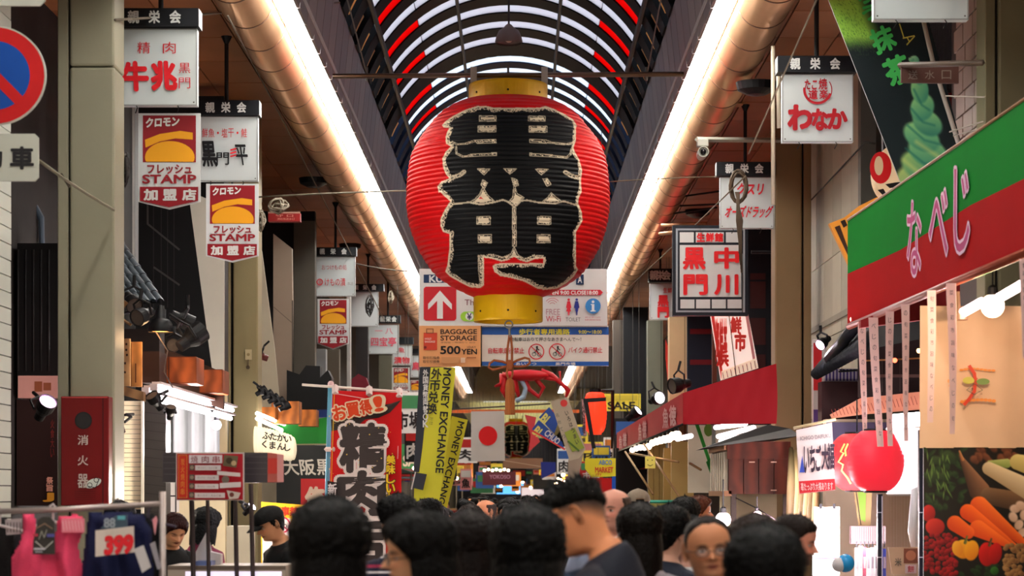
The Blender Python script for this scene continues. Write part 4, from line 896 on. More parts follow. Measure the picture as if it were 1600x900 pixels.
# wires and ropes on the left
wire(sag((180,31,10.3),(530,4,14),2), .012, 'frayed grey rope crossing from the near pillar top toward the glowing tubes')
wire(sag((356,25,11.5),(600,500,24),-4), .010, 'long taut grey rope slanting down the left side of the street')
wire(sag((60,250,8.6),(178,328,10.2),3), .012, 'grey rope from the plate sign down to the near pillar', (130,124,104)); wire(sag((96,272,9.2),(108,292,9.3),0), .01, 'short loop of wire tied beside the near pillar', (90,84,70))
wire(sag((403,308,16),(636,298,14.2),-1), .010, 'frayed horizontal rope running to the giant lantern', (150,140,124))
wire(sag((557,412,21.4),(640,424,19),2), .01, 'thin rope right of the cream-lit sign', (130,120,110))
for i, (cx, cy, d_, w_, h_, lb) in enumerate(((436, 322, 16.0, 22, 16, 'tangled bundle of grey rope over the small red hanging sign'), (408, 345, 15.8, 10, 22, 'hank of grey rope beside the middle left pillar'), (578, 478, 22.5, 9, 22, 'dark looped cable hanging before the blank white sign'), (196, 265, 10.6, 8, 34, 'loose loops of dark cable before the diamond-tiled wall'), (611,465,27,6,14,'pale knotted rope between two far left signs'))):
    pts = []
    for k in range(60):
        a = k*.62; pts.append(P(cx+w_*(.5+.35*math.sin(k*.37))*math.cos(a)*.9, cy+h_*(.6+.4*math.sin(k*.23))*math.sin(a)*.8, d_+.05*math.sin(k)))
    tubeobj('rope_bundle' if i != 2 else 'cable_loop', pts, .012, mat((150,140,122) if i in (0,1,4) else (44,40,38), .8, bump=.4, bs=120), lb, 'rope', n=5)
B = Board('small_red_sign', 'small red hanging sign under the tangled rope, right of the middle left pillar', 'sign', (419, 333, 469, 346), 17.0, 0, .15, (150,26,24)); B.rect(419, 331, 469, 333.5, (190,150,130)); B.text('守 口', 431, 335, 458, 339, (226,150,130)); B.text('消防用送水口', 433, 340.5, 460, 344, (226,150,130))
# ---------------- right side ----------------
pillar('wide right beige pillar between the seal sign and stone wall', 1211, 1268, 1253, 1256, 16.0, (128,104,72), -1)
nr = pillar('nearest right grey-beige pillar cut by the right edge', 1540, 1660, 1556, 1560, 10.3, (118,112,86), 1)
# stone-clad wall facing the street
sw = empty('stone_wall', (0, 0, 0)); sw['kind'] = 'structure'; sw.name = 'wall_5'
MB().box(3.84, 4.3, 14.2*D, 16.7*D, 0, 6.5).build('backing', mat((90,86,74)), sw)
stm = [mat((186,180,160), .6, var=.05, vs=4, bump=.06, bs=25), mat((176,170,150), .6, var=.05, vs=4, bump=.06, bs=25)]
for i, z in enumerate((-.0, .95, 1.90, 2.85, 3.80)):
    for j in range(6):
        y0 = (14.2+.42*j)*D; MB().box(3.80+random.random()*.004, 3.84, y0+.006, y0+.42*D-.006, CZ+z-(CZ if i == 0 else 0)+.006, CZ+z+.95-.006).build('stone_panel', stm[(i+j) % 2], sw)
MB().box(3.78, 3.84, 14.1*D, 16.7*D, CZ+2.05, CZ+2.12).build('ledge', mat((150,144,128)), sw)
B = Board('grey_wall_edge', 'plain grey end of the stone wall above the green fascia', 'wall', (1345, -60, 1369, 400), 14.12, 0, .2, (104,104,96))
B = Board('striped_panel', 'red, white and purple striped panel right of the wide right pillar', 'panel', (1271, 530, 1292, 665), 15.4, 0, .1, (206,196,196)); B.rect(1271, 536, 1284, 610, (200,30,40)); B.rect(1271, 640, 1292, 665, (96,60,130))
# tiled wall by near pillar
t5 = empty('tile_wall', (0, 0, 0)); t5['kind'] = 'structure'; t5.name = 'wall_6'
MB().box(3.9, 4.3, 10.6*D, 11.5*D, 0, 6.5).build('backing', mat((64,54,50)), t5)
sh = None
for r_ in range(15):
    for c_ in range(3):
        if sh is None: o = MB().box(-.02, 0, -.19, .19, .006, .19).build('tile', mat((150,128,116), .4, var=.06), t5); sh = o.data
        else: o = bpy.data.objects.new('tile', sh); col.objects.link(o); o.parent = t5
        o.location = (3.9-.003*random.random(), 10.75*D+.41*c_+.1*(r_ % 2), CZ+2.1+r_*.2)
B = Board('louvre_wall', 'dark finely ribbed wall between dessert banner and tiled wall', 'wall', (1380, 20, 1520, 330), 12.2, 0, .1, (30,30,34))
b = MB()
for k in range(38): q = B.L(1448+k*1.9, 30); b.box(q[0], q[0]+.005, -.02, 0, B.L(0, 230)[1], q[1])
o = b.build('rib_bars', mat((92,90,92), .4), B.o); o['kind'] = 'stuff'
B = Board('dark_red_board', 'dark red board behind the brown plate sign', 'board', (1476, 145, 1530, 176), 12.1, 0, .15, (84,14,16))
# dessert banner (painted)
def ice(px, py):
    p = Paint(px, py, (22,34,38)); ax = px-(1293+(py+5)*.42)
    p.blend(np.clip((78-py+6*(p.n-.5))/22, 0, 1)*np.clip((62-ax)/22, 0, 1), (160,216,84))
    p.blend(np.clip((30-py)/30, 0, 1)*np.clip((50-ax)/22, 0, 1)*.5, (196,232,96))
    p.blend((p.n < .12)*np.clip((95-py)/40, 0, 1)*np.clip((55-ax)/22, 0, 1), (90,150,60))
    L, Dk, Yl = (168,226,140), (44,128,112), (214,222,120)
    for c in ((1440,288,46,34,20,Yl,Dk), (1446,262,44,26,24,(190,222,120),Dk), (1450,238,36,24,28,L,Dk), (1440,214,34,22,32,L,Dk), (1449,192,28,20,36,L,(30,110,104)), (1441,168,20,24,20,L,Dk), (1437,140,15,24,-8,L,Dk), (1434,115,10,20,-12,(180,230,160),Dk), (1429,95,8,9,-20,(190,236,170),Dk), (1424,93,5,4,0,(190,236,170),Dk)):
        p.ell(*c, soft=.18)
    for (x0,y0,x1,y1) in ((1418,196,1470,226),(1415,232,1472,262),(1424,170,1460,196),(1428,140,1452,172)):
        d = distpoly(px, py, [(x0, y0), ((x0+x1)/2, (y0+y1)/2+8), (x1, y1)], False); p.blend(np.clip(1-d/3.2, 0, 1)*.7*(px > 1405), (36,116,104))
    for (x0,y0,x1,y1) in ((1412,250,1450,282),(1432,222,1474,250)):
        d = distpoly(px, py, [(x0, y0), (x1, y1)], False); p.blend(np.clip(1-d/6, 0, 1)*.5, (226,230,130))
    return p.c
B = painted('dessert_banner', [(1285,-24),(1436,-24),(1512,262),(1420,318)], 11.0, ice, 170, 'tall leaning dark banner with a green swirled soft ice and brush letters', 'banner', th=.02)
GN = (70,196,96)
for ch, x, y, s_ in (('ろ', 1350, -6, 22), ('う', 1358, 20, 22), ('抹', 1379, 62, 38), ('茶', 1402, 110, 42)):
    B.text(ch, x-s_*.45, y-s_*.5, x+s_*.45, y+s_*.5, GN, .045, rot=-22)
B.text('Ａ', 1414, 52, 1428, 70, (206,196,90), .0, rot=60); B.line([(1405,38),(1412,60)], 1.6, (206,196,90))
tubeobj('banner_rod', [P(1440, 20, 10.9), P(1458, 98, 10.9), P(1500, 232, 10.9)], .02, mat((176,170,160), .4), 'pale rod along the right edge of the dessert banner', 'rod')
B = Board('pipe_inlet_sign', 'dull brown plate with three pale characters mounted on an arm from the near right pillar', 'sign', [(1408,104),(1498,104),(1498,130),(1408,129)], 9.6, 0, .03, (84,52,44))
for i, ch in enumerate('送水口'): B.text(ch, 1419+26*i, 110, 1434+26*i, 124, (130,116,108), .0)
tubeobj('steel_bracket', [P(1405, 102, 9.62), P(1536, 98, 9.2)], .022, mat((90,76,66), .5), 'brown arm carrying the brown plate sign', 'arm', n=4)
for i, (a, b_) in enumerate((((1478,150,10.2),(1538,152,9.2)), ((1484,206,10.2),(1536,190,9.2)), ((1490,212,10.2),(1538,200,9.2)))): wire([a, b_], .006, ('upper', 'middle', 'lowest')[i]+' thin wire tying the banner rod to the near right pillar', (170,160,150), 'wire', 'wire')
# round face-like drum sign + orange board
B = Board('round_drum_sign', 'cream round drum-like sign with a red ring, half behind the dessert banner', 'sign', [(1404+37*math.cos(k*6.2832/40), 270+46*math.sin(k*6.2832/40)) for k in range(40)], 12.0, 0, .25, (244,214,170), emit=.15)
B.poly([(1376+17*math.cos(a), 262+25*math.sin(a)) for a in [k*.262 for k in range(24)]], (214,22,28)); B.poly([(1373+7*math.cos(a), 259+15*math.sin(a)) for a in [k*.262 for k in range(24)]], (244,214,170)); B.poly([(1383,288),(1400,285),(1412,284),(1409,292),(1390,294)], (20,16,16)); B.poly([(1371,297),(1380,295),(1388,308),(1384,310)], (20,16,16))
B = Board('orange_wood_board', 'orange-lit wooden board rising left of the green fascia', 'board', [(1296,349),(1319,340),(1342,322),(1372,307),(1380,360),(1345,400),(1330,420)], 11.9, 0, .1, (226,150,50)); B.poly([(1304,355),(1312,352),(1325,388),(1325,400)], (60,34,20)); B.poly([(1313,346),(1320,343),(1324,352),(1318,356)], (40,24,16)); B.poly([(1329,338),(1337,334),(1342,340),(1333,346)], (60,34,20))
# green/red fascia
yw = -math.degrees(math.atan2(3.64*D, .1))
TOPL = [(1325,345),(1600,157),(1680,102)]; MIDL = [(1325,428),(1407,391),(1517,321),(1600,280),(1680,238)]; BOTL = [(1325,506),(1600,392),(1680,359)]
B = Board('shop_fascia', 'long green-over-red shop fascia with three pink white-edged characters', 'sign', TOPL+BOTL[::-1], 11.2, yw, .12, (20,140,50), ref=(1325, 420))
fas = B
B.o.data.materials[0] = mat((16,134,44), .35, var=.05, vs=2)
B.lay = 1; B.poly(TOPL+MIDL[::-1], mat((12,116,36), .8, var=.06, vs=2, spec=.04)); B.poly(MIDL+BOTL[::-1], mat((160,14,16), .8, var=.06, vs=2, spec=.04))
for ch, a in (('な', (1419,316,1441,430)), ('べ', (1454,296,1483,398)), ('じ', (1494,264,1518,394))): B.otext(ch, *a, (176,36,110), (226,190,214), .0, .035)
def FP(px, py): return fas.o.location+fas.u*fas.L(px, py)[0]+Vector((0, 0, fas.L(px, py)[1]))
tubeobj('fascia_rail', [FP(1327, 510), FP(1680, 362)], .03, mat((150,70,50), .3, .5), 'thin metal rail under the green and red fascia', 'rail')
tubeobj('fascia_edge', [FP(1325, 344), FP(1680, 101)], .012, mat((150,110,80), .4), 'thin brown edge strip on top of the green fascia', 'trim')
bulb(1333, 499, 11.1, 5, (255,220,190), 5, 'small glow at the far end of the fascia rail', 2, cord=0)
B = Board('shop_side_ceiling', 'dark red beam behind the paper strips under the fascia', 'beam', [(1345,500),(1500,440),(1500,470),(1440,500),(1345,512)], 10.4, 0, .1, (130,16,22))
# paper strips
pp = mat((232,204,200), .7, trl=.3, var=.03)
for i, (x0, x1, y0, a0, a1, y1, lb) in enumerate(((1341,1354,504,1348,1354,701,'leftmost narrow paper strip hanging from the fascia rail'), (1357,1372,496,1370,1380,698,'second paper strip from the left, ending over the pink lanterns'), (1383,1396,487,1387,1395,697,'third paper strip from the left, over the nearer pink lantern'), (1407,1420,476,1414,1420,689,'fourth paper strip, left of the cream cloth'),
      (1448,1462,454,1450,1459,660,'fifth paper strip, hanging before the cream cloth'), (1479,1495,442,1484,1492,678,'sixth paper strip, passing the printed leaf emblem'), (1594,1608,404,1596,1606,560,'last paper strip at the right edge of the photo'))):
    d_ = 2.86*FX/((x0+x1)/2-VX)
    B = Board('paper_strip', lb, 'paper strip', [(x0,y0),(x1,y0),(a1,y1),(a0,y1)], d_, 0, .002, (232,204,200), 'paper strips under the fascia', m=pp, warp=lambda x, z, i=i: .03*math.sin(z*4+i))
    for k in range(11):
        t = (k+.8)/12.; xc = (x0+x1)/2*(1-t)+(a0+a1)/2*t; y = y0+(y1-y0)*t; w_ = ((x1-x0)*(1-t)+(a1-a0)*t)*.42
        B.text('なべじの旬菜食彩市旨味'[(k+i) % 11], xc-w_/2, y-4.5, xc+w_/2, y+3.5, (96,80,90), .0)
# shop side: cream cloth, emblem, vegetable poster
cw = lambda x, z: .012*math.sin(x*14+z*1.5)+.012*math.sin(x*31-z*2)*max(0, z+.2)
B = Board('cream_cloth', 'large cream cloth with a printed leaf-and-wheat emblem above the vegetable poster', 'cloth', (1437, 478, 1720, 700), 9.2, 0, .006, (232,196,160), warp=cw); B.lay = 14
OR = (236,150,70)
for k in range(9): B.disc(1502+6*k, 578-1.5*math.sin(k*.6), 3.4, OR, 1.8, 10)
for k in range(9): B.disc(1502+6*k, 628-3*math.sin(k*.35), 3.4, OR, 2.6, 10)
for k in range(5): B.disc(1480+2*k, 596+7*k, 2, (236,170,110), 3, 8)
B.line([(1513,573),(1520,584),(1522,598),(1520,612),(1512,624),(1505,632)], 5, (214,66,40)); B.disc(1511, 595, 9, (206,200,90), 5.5); B.disc(1533, 597, 10, (120,150,80), 5); B.line([(1520,600),(1508,610),(1520,617),(1532,610),(1520,600)], .8, (90,90,80)); B.line([(1516,606),(1524,592)], 1.2, (190,90,50))
def veg(px, py):
    p = Paint(px, py, (24,20,14)); G = rng
    for k in range(60): p.ell(1445+G.random()*62, 700+G.random()*95, 3+G.random()*9, 2+G.random()*5, G.random()*180, (50,80,34), (16,30,14), .5)
    for (x,y,r) in ((1482,715,17),(1458,745,16),(1476,745,12),(1465,720,12)): p.ell(x, y, r, r*.75, 20, (64,84,40), (18,34,18), .4)
    for k in range(26): p.ell(1448+G.random()*36, 712+G.random()*70, 1.6, 7+G.random()*6, -30+G.random()*60, (120,150,70), (50,80,34), .6)
    for k in range(24): p.ell(1520+G.random()*75, 695+G.random()*30, 6+G.random()*4, 5+G.random()*3, G.random()*90, (150,90,56), (60,30,18), .4)
    p.taper(1500, 712, 1530, 766, 3, 17, (150,104,70), (60,38,24)); p.taper(1499, 705, 1504, 718, 2, 3, (206,140,80), (120,70,40)); p.taper(1545, 775, 1600, 785, 14, 16, (140,104,70), (70,50,34))
    p.taper(1545, 722, 1573, 724, 3, 8, (196,206,120), (130,150,70)); p.taper(1545, 732, 1640, 782, 11, 20, (246,226,180), (176,150,110)); p.taper(1590, 722, 1640, 735, 13, 20, (240,224,140), (180,160,90))
    for k, (x,y) in enumerate(((1586,795),(1595,790),(1583,808),(1600,805),(1592,820),(1598,832))): p.ell(x, y, 10, 8, 30*k, (244,216,190), (190,150,120), .3)
    p.taper(1530, 790, 1596, 846, 15, 7, (255,120,40), (206,62,12)); p.taper(1512, 800, 1584, 852, 13, 5, (255,112,30), (206,58,12)); p.taper(1528, 826, 1584, 856, 14, 4, (255,118,36), (214,64,14)); p.taper(1492, 818, 1512, 832, 13, 11, (250,110,34), (206,60,14))
    p.ell(1451, 802, 11, 14, 0, (226,50,40), (130,14,14)); p.ell(1461, 823, 16, 14, 0, (232,60,44), (140,18,16))
    for k in range(120): p.ell(1444+G.random()*52, 836+G.random()*64, 4.6, 4.6, 0, (190,30,34), (80,8,12), .3, ly=-.9)
    for k in range(60): p.ell(1570+G.random()*30, 852+G.random()*48, 5, 4.4, 0, (196,150,90), (90,56,30), .3)
    for k in range(14): p.ell(1500+G.random()*60, 882+G.random()*18, 7, 5, G.random()*90, (40,70,30), (16,26,12), .4)
    p.ell(1505, 858, 15, 16, 0, (250,186,40), (206,110,10)); p.ell(1518, 860, 12, 17, 10, (246,176,30), (206,110,14)); p.ell(1496, 857, 9, 13, -8, (250,190,60), (216,120,16)); p.taper(1511, 838, 1508, 848, 2, 3, (130,130,60), (80,80,30))
    p.ell(1542, 866, 14, 20, 0, (226,30,20), (130,10,8)); p.ell(1555, 865, 11, 18, 10, (214,26,18), (120,8,8)); p.taper(1549, 842, 1546, 852, 2, 3, (120,90,50), (70,50,20)); p.ell(1554, 892, 7, 7, 0, (60,120,40), (20,50,16))
    return p.c
B = painted('vegetable_poster', [(1443,699),(1660,699),(1660,960),(1443,960)], 9.2, veg, 260, 'printed photo poster of carrots, peppers, radish and cherry tomatoes below the cream cloth', 'poster', th=.02)
lamp(P(1545, 500, 8.5), 40, (1, .66, .42), .08); lamp(P(1590, 800, 8.0), 16, (1, .72, .5), .08)
# lamps under fascia
bulb(1551, 478, 8.9, 19, (255,214,180), 4.5, 'large warm glowing bulb under the fascia before the cream cloth', 0)
for i, (a, b_) in enumerate((((1504,489,9.0),(1534,472,8.8)), ((1562,465,8.7),(1600,443,8.4)))): tubeobj('shop_tube', [P(*a), P(*b_)], .035, mat((255,222,224), .4, emit=8, var=0), ('short glowing tube left of the large warm bulb', 'short glowing tube right of the large warm bulb')[i], 'light')
b = empty('dish_lamp', P(1497, 500, 9.0), 'small metal dish lamp hanging by the fascia end of the cream cloth', 'lamp'); MB().lathe([(.07, 0), (.06, .03), (.02, .06), (.012, .2)], 18, cap=False).build('shade', mat((190,150,120), .3, .5), b, smooth=True)
# shop interior beyond: clutter
B = Board('shop_beam_wall', 'dark brown upper wall behind the paper strips', 'wall', (1284, 596, 1350, 668), 13.4, 0, .3, (46,12,14))
B = Board('dark_menu_wall', 'dark shop wall with faint lines behind the paper strips', 'wall', (1345, 500, 1437, 620), 12.6, 0, .2, (54,40,42))
for k in range(6): B.line([(1350+14*k, 560), (1350+14*k, 612)], .8, (110,96,96))
B.line([(1348,564),(1436,560)], 2.5, (206,150,96)); B.rect(1345, 500, 1437, 508, (190,30,34)); B.rect(1345, 585, 1437, 590, (130,100,96))
for i, (x, y, r, c) in enumerate(((1398,563,4,(255,90,60)),(1436,548,4,(255,190,120)))): bulb(x, y, 12.3, r, c, 6, ('red', 'orange')[i]+' small glow on the dark shop wall behind paper strips', 0, cord=0)
rfx = empty('small_tile_roof', (0, 0, 0), 'small black tiled eave roof right of the wide right pillar', 'roof')
ro = P(1272, 585, 13.6)
roofb = MB(); roofb.add([P(1275, 585, 13.6), P(1345, 548, 11.8), P(1437, 530, 11.8), P(1437, 480, 12.6), P(1350, 500, 12.6), P(1338, 505, 13.6)], [(0,1,4,5),(1,2,3,4)]); roofb.build('roof_boards', mat((24,24,28)), rfx)
for k in range(15):
    t = k/14.; a = P(1274+72*t, 586-40*t, 13.6-1.8*t); b_ = P(1330+40*t, 512-14*t, 13.9-1.2*t)
    MB().tube([a, a*.5+b_*.5+Vector((0, 0, -.02)), b_], [.06, .055, .05], 8).build('roof_tile', mat((34,36,42), .4, var=.2), rfx, smooth=True)
tubeobj('ridge', [P(1296, 560, 13.0), P(1343, 502, 12.2)], .06, mat((30,32,38), .4), parent=rfx)
spot(1288, 534, 13.2, .16, -50, 30, 'small spotlight glowing pinkish-white by the stone wall', on=12, c=(255,190,225), power=6)
tubeobj('purple_valance', [P(1290, 582, 13.6), P(1348, 578, 13.2)], .01, BLK, parent=rfx)
B = Board('stripe_valance', 'short white and purple striped valance under the black tiled eave', 'cloth', (1288, 576, 1348, 596), 13.45, 0, .01, (206,200,214))
for k in range(11): B.rect(1290+5.4*k, 577, 1292.6+5.4*k, 595, (70,54,130))
B = Board('bamboo_lattice', 'orange-lit bamboo lattice under the dark shop wall', 'lattice', [(1297,648),(1345,622),(1437,612),(1437,640),(1345,648),(1300,654)], 12.2, 0, .03, (226,150,120))
for k in range(24): B.line([(1303+5.6*k, 650-1.3*k*.6), (1299+5.6*k, 640-1.5*k*.6)], .9, (150,60,50))
# lamp, white screen and goods
ll = tubeobj('capsule_lamp', [P(1398, 658, 11.2), P(1436, 655, 11.0)], .062, mat((255,244,255), .4, emit=12, var=0), 'fat glowing white capsule lamp over the nearer pink lantern', 'light', n=14); lamp(P(1417, 690, 10.7), 60, (1, .9, .95), .1)
B = Board('bright_screen', 'bright white sheet behind the nearer pink lantern', 'sheet', (1385, 668, 1437, 772), 12.0, 0, .02, (250,246,250), emit=.35)
B = Board('shop_back_wall', 'warm striped wooden wall deep inside the right shop', 'wall', (1290, 655, 1450, 1000), 13.2, 0, .2, (232,206,180))
for k in range(30): B.line([(1380+2.4*k, 772), (1380+2.4*k, 900)], .7, (190,150,110))
B.rect(1290, 660, 1384, 700, (120,110,150)); B.rect(1385, 768, 1437, 775, (230,220,210))
def lantern2(label, cx, cy, rx, ry, d, c, script):
    O = P(cx, cy, d); t = empty('pink_lantern', O, label, 'lantern', 'round pink-red lanterns'); s_ = d/FX; n = 40; rs = []
    for k in range(61):
        a = math.pi*(.13+.74*k/60); rs.append([((rx*s_*math.sin(a)**.8*(1+.012*abs(math.sin(k*math.pi/4))))*math.cos(6.2832*j/n), rx*s_*math.sin(a)**.9*math.sin(6.2832*j/n), -ry*s_*math.cos(a)*1.06) for j in range(n)])
    MB().rings(rs).build('paper', mat(c, .5, emit=.62, var=.05, vs=5), t, smooth=True)
    for sg in (-1, 1): MB().lathe([(rx*s_*.42, sg*ry*s_*.93), (rx*s_*.42, sg*ry*s_*1.04)], 24).build('collar', BLK, t)
    if script:
        b = MB(); m_ = mat((250,190,100), .4, emit=.5, var=0)
        for k, (x0, pts) in enumerate(((0, [(-.62,.62),(-.70,.35),(-.60,.30),(-.68,.12),(-.74,0),(-.60,-.1),(-.66,-.3),(-.5,-.55),(-.42,-.75)]), (0, [(-.28,.66),(-.32,.3),(-.30,0),(-.24,-.3),(-.10,-.6),(.02,-.8)]), (0, [(-.5,.62),(-.56,.4),(-.52,.2)]))):
            P3 = []
            for u, v in pts:
                rr = rx*s_*(max(.05, 1-(v*.9)**2))**.42; x = u*rr; P3.append((x, -math.sqrt(max(rr*rr-x*x, 1e-4))-.004, v*ry*s_))
            b.tube(P3, .008, 6)
        b.build('script', m_, t)
    tubeobj('hanger', [(0, 0, ry*s_), (0, 0, ry*s_+.3)], .006, BLK, parent=t)
lantern2('further pink-red round lantern with golden script, behind the nearer one', 1339, 722, 45, 45, 11.3, (240,44,50), True)
lantern2('nearer plain pink-red round lantern in front of the black post', 1368, 720, 44, 48, 10.6, (238,42,60), False)
lamp(P(1330, 840, 11.0), 110, (1, .88, .85), .1); lamp(P(1300, 640, 10.2), 8, (1, .8, .8), .1)
for x, lb in ((1376, 'black post below the nearer pink lantern'), (1441, 'black post with a white edge left of the vegetable poster')):
    d_ = 10.4 if x == 1376 else 9.35; B = Board('shop_post', lb, 'post', (x-4.5, 672 if x == 1441 else 772, x+3, 770+CZ*FX/d_-2), d_, 0, .06, (28,28,44)); B.rect(x+1.5, 675 if x == 1441 else 775, x+3, 900, (214,210,230))
    for y in (800, 870): B.rect(x-4.5, y, x+3, y+1.5, (200,200,220))
B = Board('sweets_banner', 'white banner with black brush letters and a red band left of the pink lanterns', 'banner', [(1244,672),(1300,660),(1305,766),(1249,772)], 10.9, 0, .006, (226,222,222), trl=.2)
for i, (ch, w_) in enumerate((('い', 9), ('ち', 9), ('ご', 9), ('大', 12), ('福', 12))): B.text(ch, 1256+9.2*i, 699-1.5*i, 1256+9.2*i+w_*.9, 738-1.5*i, (50,44,60), .03)
B.text('ICHIGO DAIFUKU', 1250, 680, 1298, 686, (150,150,156), .02, rot=-6); B.poly([(1248,752),(1304,748),(1305,765),(1249,771)], (206,50,60)); B.text('苺たっぷり大福あります', 1251, 754, 1301, 766, (240,206,206), .02, rot=-2); B.poly([(1249,738),(1253,712),(1257,738)], (50,80,180))
tubeobj('banner_rod', [P(1240, 669, 10.85), P(1306, 655, 10.85)], .012, mat((206,190,150)), 'thin bamboo rod on top of the white sweets banner', 'rod')
B = Board('leaf_scroll', 'narrow green and brown picture scroll below the pink lanterns', 'scroll', [(1333,762),(1363,764),(1360,824),(1342,822)], 11.6, 0, .01, (150,130,90)); B.poly([(1340,768),(1353,768),(1352,816),(1345,812)], (120,160,60)); B.line([(1337,765),(1345,820)], 1.5, (50,40,30))
B = Board('price_poster', 'white ruled poster behind the bearded man', 'poster', (1272, 792, 1312, 868), 11.4, 0, .01, (250,246,248), emit=.25)
for k in range(5): B.rect(1296 if k < 1 else 1290, 797+13*k, 1311, 799+13*k, (150,140,150))
for k in range(4): B.line([(1274, 826+11*k), (1310, 826+11*k)], .8, (200,160,180))
for x in (1282, 1303): B.rect(x-2, 787, x+2, 795, (40,40,50))
B = Board('price_poster', 'second white poster below the ruled one', 'poster', (1270, 868, 1312, 900), 11.3, 0, .01, (250,240,246), emit=.2); B.line([(1272,872),(1310,872)], 2, (206,60,90))
B = Board('snack_leaflet', 'cream and brown leaflet with a round dish picture beside the vegetable poster', 'leaflet', [(1388,855),(1436,855),(1436,897),(1394,897)], 10.2, 0, .02, (220,180,150)); B.rect(1412, 857, 1434, 880, (150,90,70)); B.disc(1423, 868, 8, (206,130,100)); B.rect(1414, 882, 1432, 896, (236,206,206)); B.text('餅', 1418, 884, 1428, 894, (206,90,100), .02); B.text('米', 1398, 872, 1408, 884, (120,110,100), .02)
B = Board('white_shirt', 'white cloth hanging right of the warm wooden wall', 'cloth', [(1424,765),(1434,760),(1437,860),(1424,858),(1419,828)], 10.3, 0, .02, (244,242,250), warp=lambda x, z: .01*math.sin(x*60))
gm = [mat((196,190,196), .4), mat((220,214,220), .4), mat((150,70,90), .5), mat((60,70,150), .5)]
for i in range(8):
    x = 1336+6.2*i; lb = 'hanging packet in the goods row below the scroll, '+('far left', 'second from left', 'third from left', 'fourth from left', 'fourth from right', 'third from right', 'second from right', 'far right')[i]
    B = Board('hanging_packet', lb, 'packet', (x, 852+random.random()*6, x+5, 905), 11.0+.03*i, 0, .02, (196,190,196), 'hanging packets in the right shop', m=gm[i % 4 if i % 3 else 0]); B.rect(x+1.4, 846, x+3.4, 855, (30,28,34)); B.rect(x+.8, 870, x+4.2, 888, (150,140,150))
B = Board('fringe_shelf', 'grey fringe-topped shelf behind the hanging packets', 'shelf', (1330, 822, 1384, 850), 11.4, 0, .1, (120,100,106))
for k in range(16): B.line([(1331+3.4*k, 824), (1331+3.4*k, 848)], .8, (176,160,166))
b = empty('balloon', P(1318, 880, 9.6), 'round blue and white balloon-like ball in front of the right shop', 'balloon')
MB().ball((.016, 0, .0), .066, 24, sc_=(1, 1, 1.05)).build('blue_half', mat((40,150,220), .25), b, smooth=True); MB().ball((-.035, -.012, -.01), .055, 20).build('white_half', mat((206,206,214), .3), b, smooth=True)
for i in range(6):
    x = 1236+7*i; o = tubeobj('plastic_bag', [P(x, 700+4*i, 11.9), P(x+2, 760, 11.8), P(x-1, 830, 11.9), P(x+1, 860, 11.9)], [.02, .05, .045, .02], mat((190,170,120) if i % 2 else (130,120,84), .25), 'crumpled clear packet hanging between kiosk and sweets banner, %s from the kiosk' % ORD[i], 'packet', n=7)
# security camera on arm
cm = empty('security_camera', P(1098, 236, 14.0), 'white security camera hanging from a horizontal arm right of the tubes', 'camera'); O = cm.location; wm = mat((176,176,164), .4)
b = MB(); b.tube([P(1089, 218, 14.0)-O, P(1218, 219, 15.5)-O], .03, 4); b.build('arm', wm, cm); b = MB(); b.box(-.065, .06, -.06, .06, .045, .13); b.build('mount_box', wm, cm, bevel=.01)
b = MB(); n = 18; b.rings([[(r*math.cos(6.2832*k/n), y, -.02+r*math.sin(6.2832*k/n)) for k in range(n)] for r, y in ((.04, .25), (.055, .2), (.06, -.1), (.052, -.1), (.045, -.06), (.002, -.055))]); b.build('body', wm, cm, smooth=False)
MB().ball((0, -.07, -.02), .034, 12).build('lens', mat((14,12,16), .1), cm, smooth=True)
tubeobj('white_conduit', [P(1208, 72, 12.3), P(1208, 320, 12.3)], .02, mat((196,184,160), .5), 'pale vertical conduit left of the red-seal sign', 'pipe'); tubeobj('white_conduit', [P(1216, 112, 12.2), P(1217, 200, 12.2)], .02, mat((196,184,160), .5), 'short pale conduit touching the red-seal sign', 'pipe')
# cable coil
pts = []
for k in range(150):
    a = k*.5; pts.append(P(1154+(12+2.5*math.sin(k*.31))*math.cos(a), 292+(24+3*math.sin(k*.17))*math.sin(a), 15.3+.03*math.sin(k*.7)))
co = tubeobj('cable_coil', pts, .011, mat((86,70,54), .6), 'brown cable coil and its long tail hanging over the katakana sign', 'cable', n=5)
for k in range(6): tubeobj('strand', [P(1152+3*math.sin(k), 300, 15.2), P(1151+1.8*k, 345, 15.2), P(1155+1.4*math.sin(k*2)+k*.5, 380, 15.2), P(1157+k*.7-2, 396+6*k, 15.2)], .010, mat((86,70,54), .6), parent=co, n=5)
wire([(1160,396,15.2),(1161,440,15.2),(1160,488,15.2)], .006, 'thin cord dangling before the black framed sign', (90,84,80))
wire(sag((1278,-5,9.5),(1170,240,12.5),0), .008, 'taut rope slanting down past the red-seal sign', (150,140,120)); wire(sag((1165,275,13),(905,520,27),3), .008, 'long rope slanting down across the right side signs', (130,120,100))
wire(sag((952,284,14.2),(1120,276,14.2),-1), .006, 'thin horizontal cord from the giant lantern to the right signs', (120,110,90)); wire([(1368,225,12),(1352,222,12),(1268,312,16)], .01, 'dark cable stapled along the stone wall', (40,36,30))
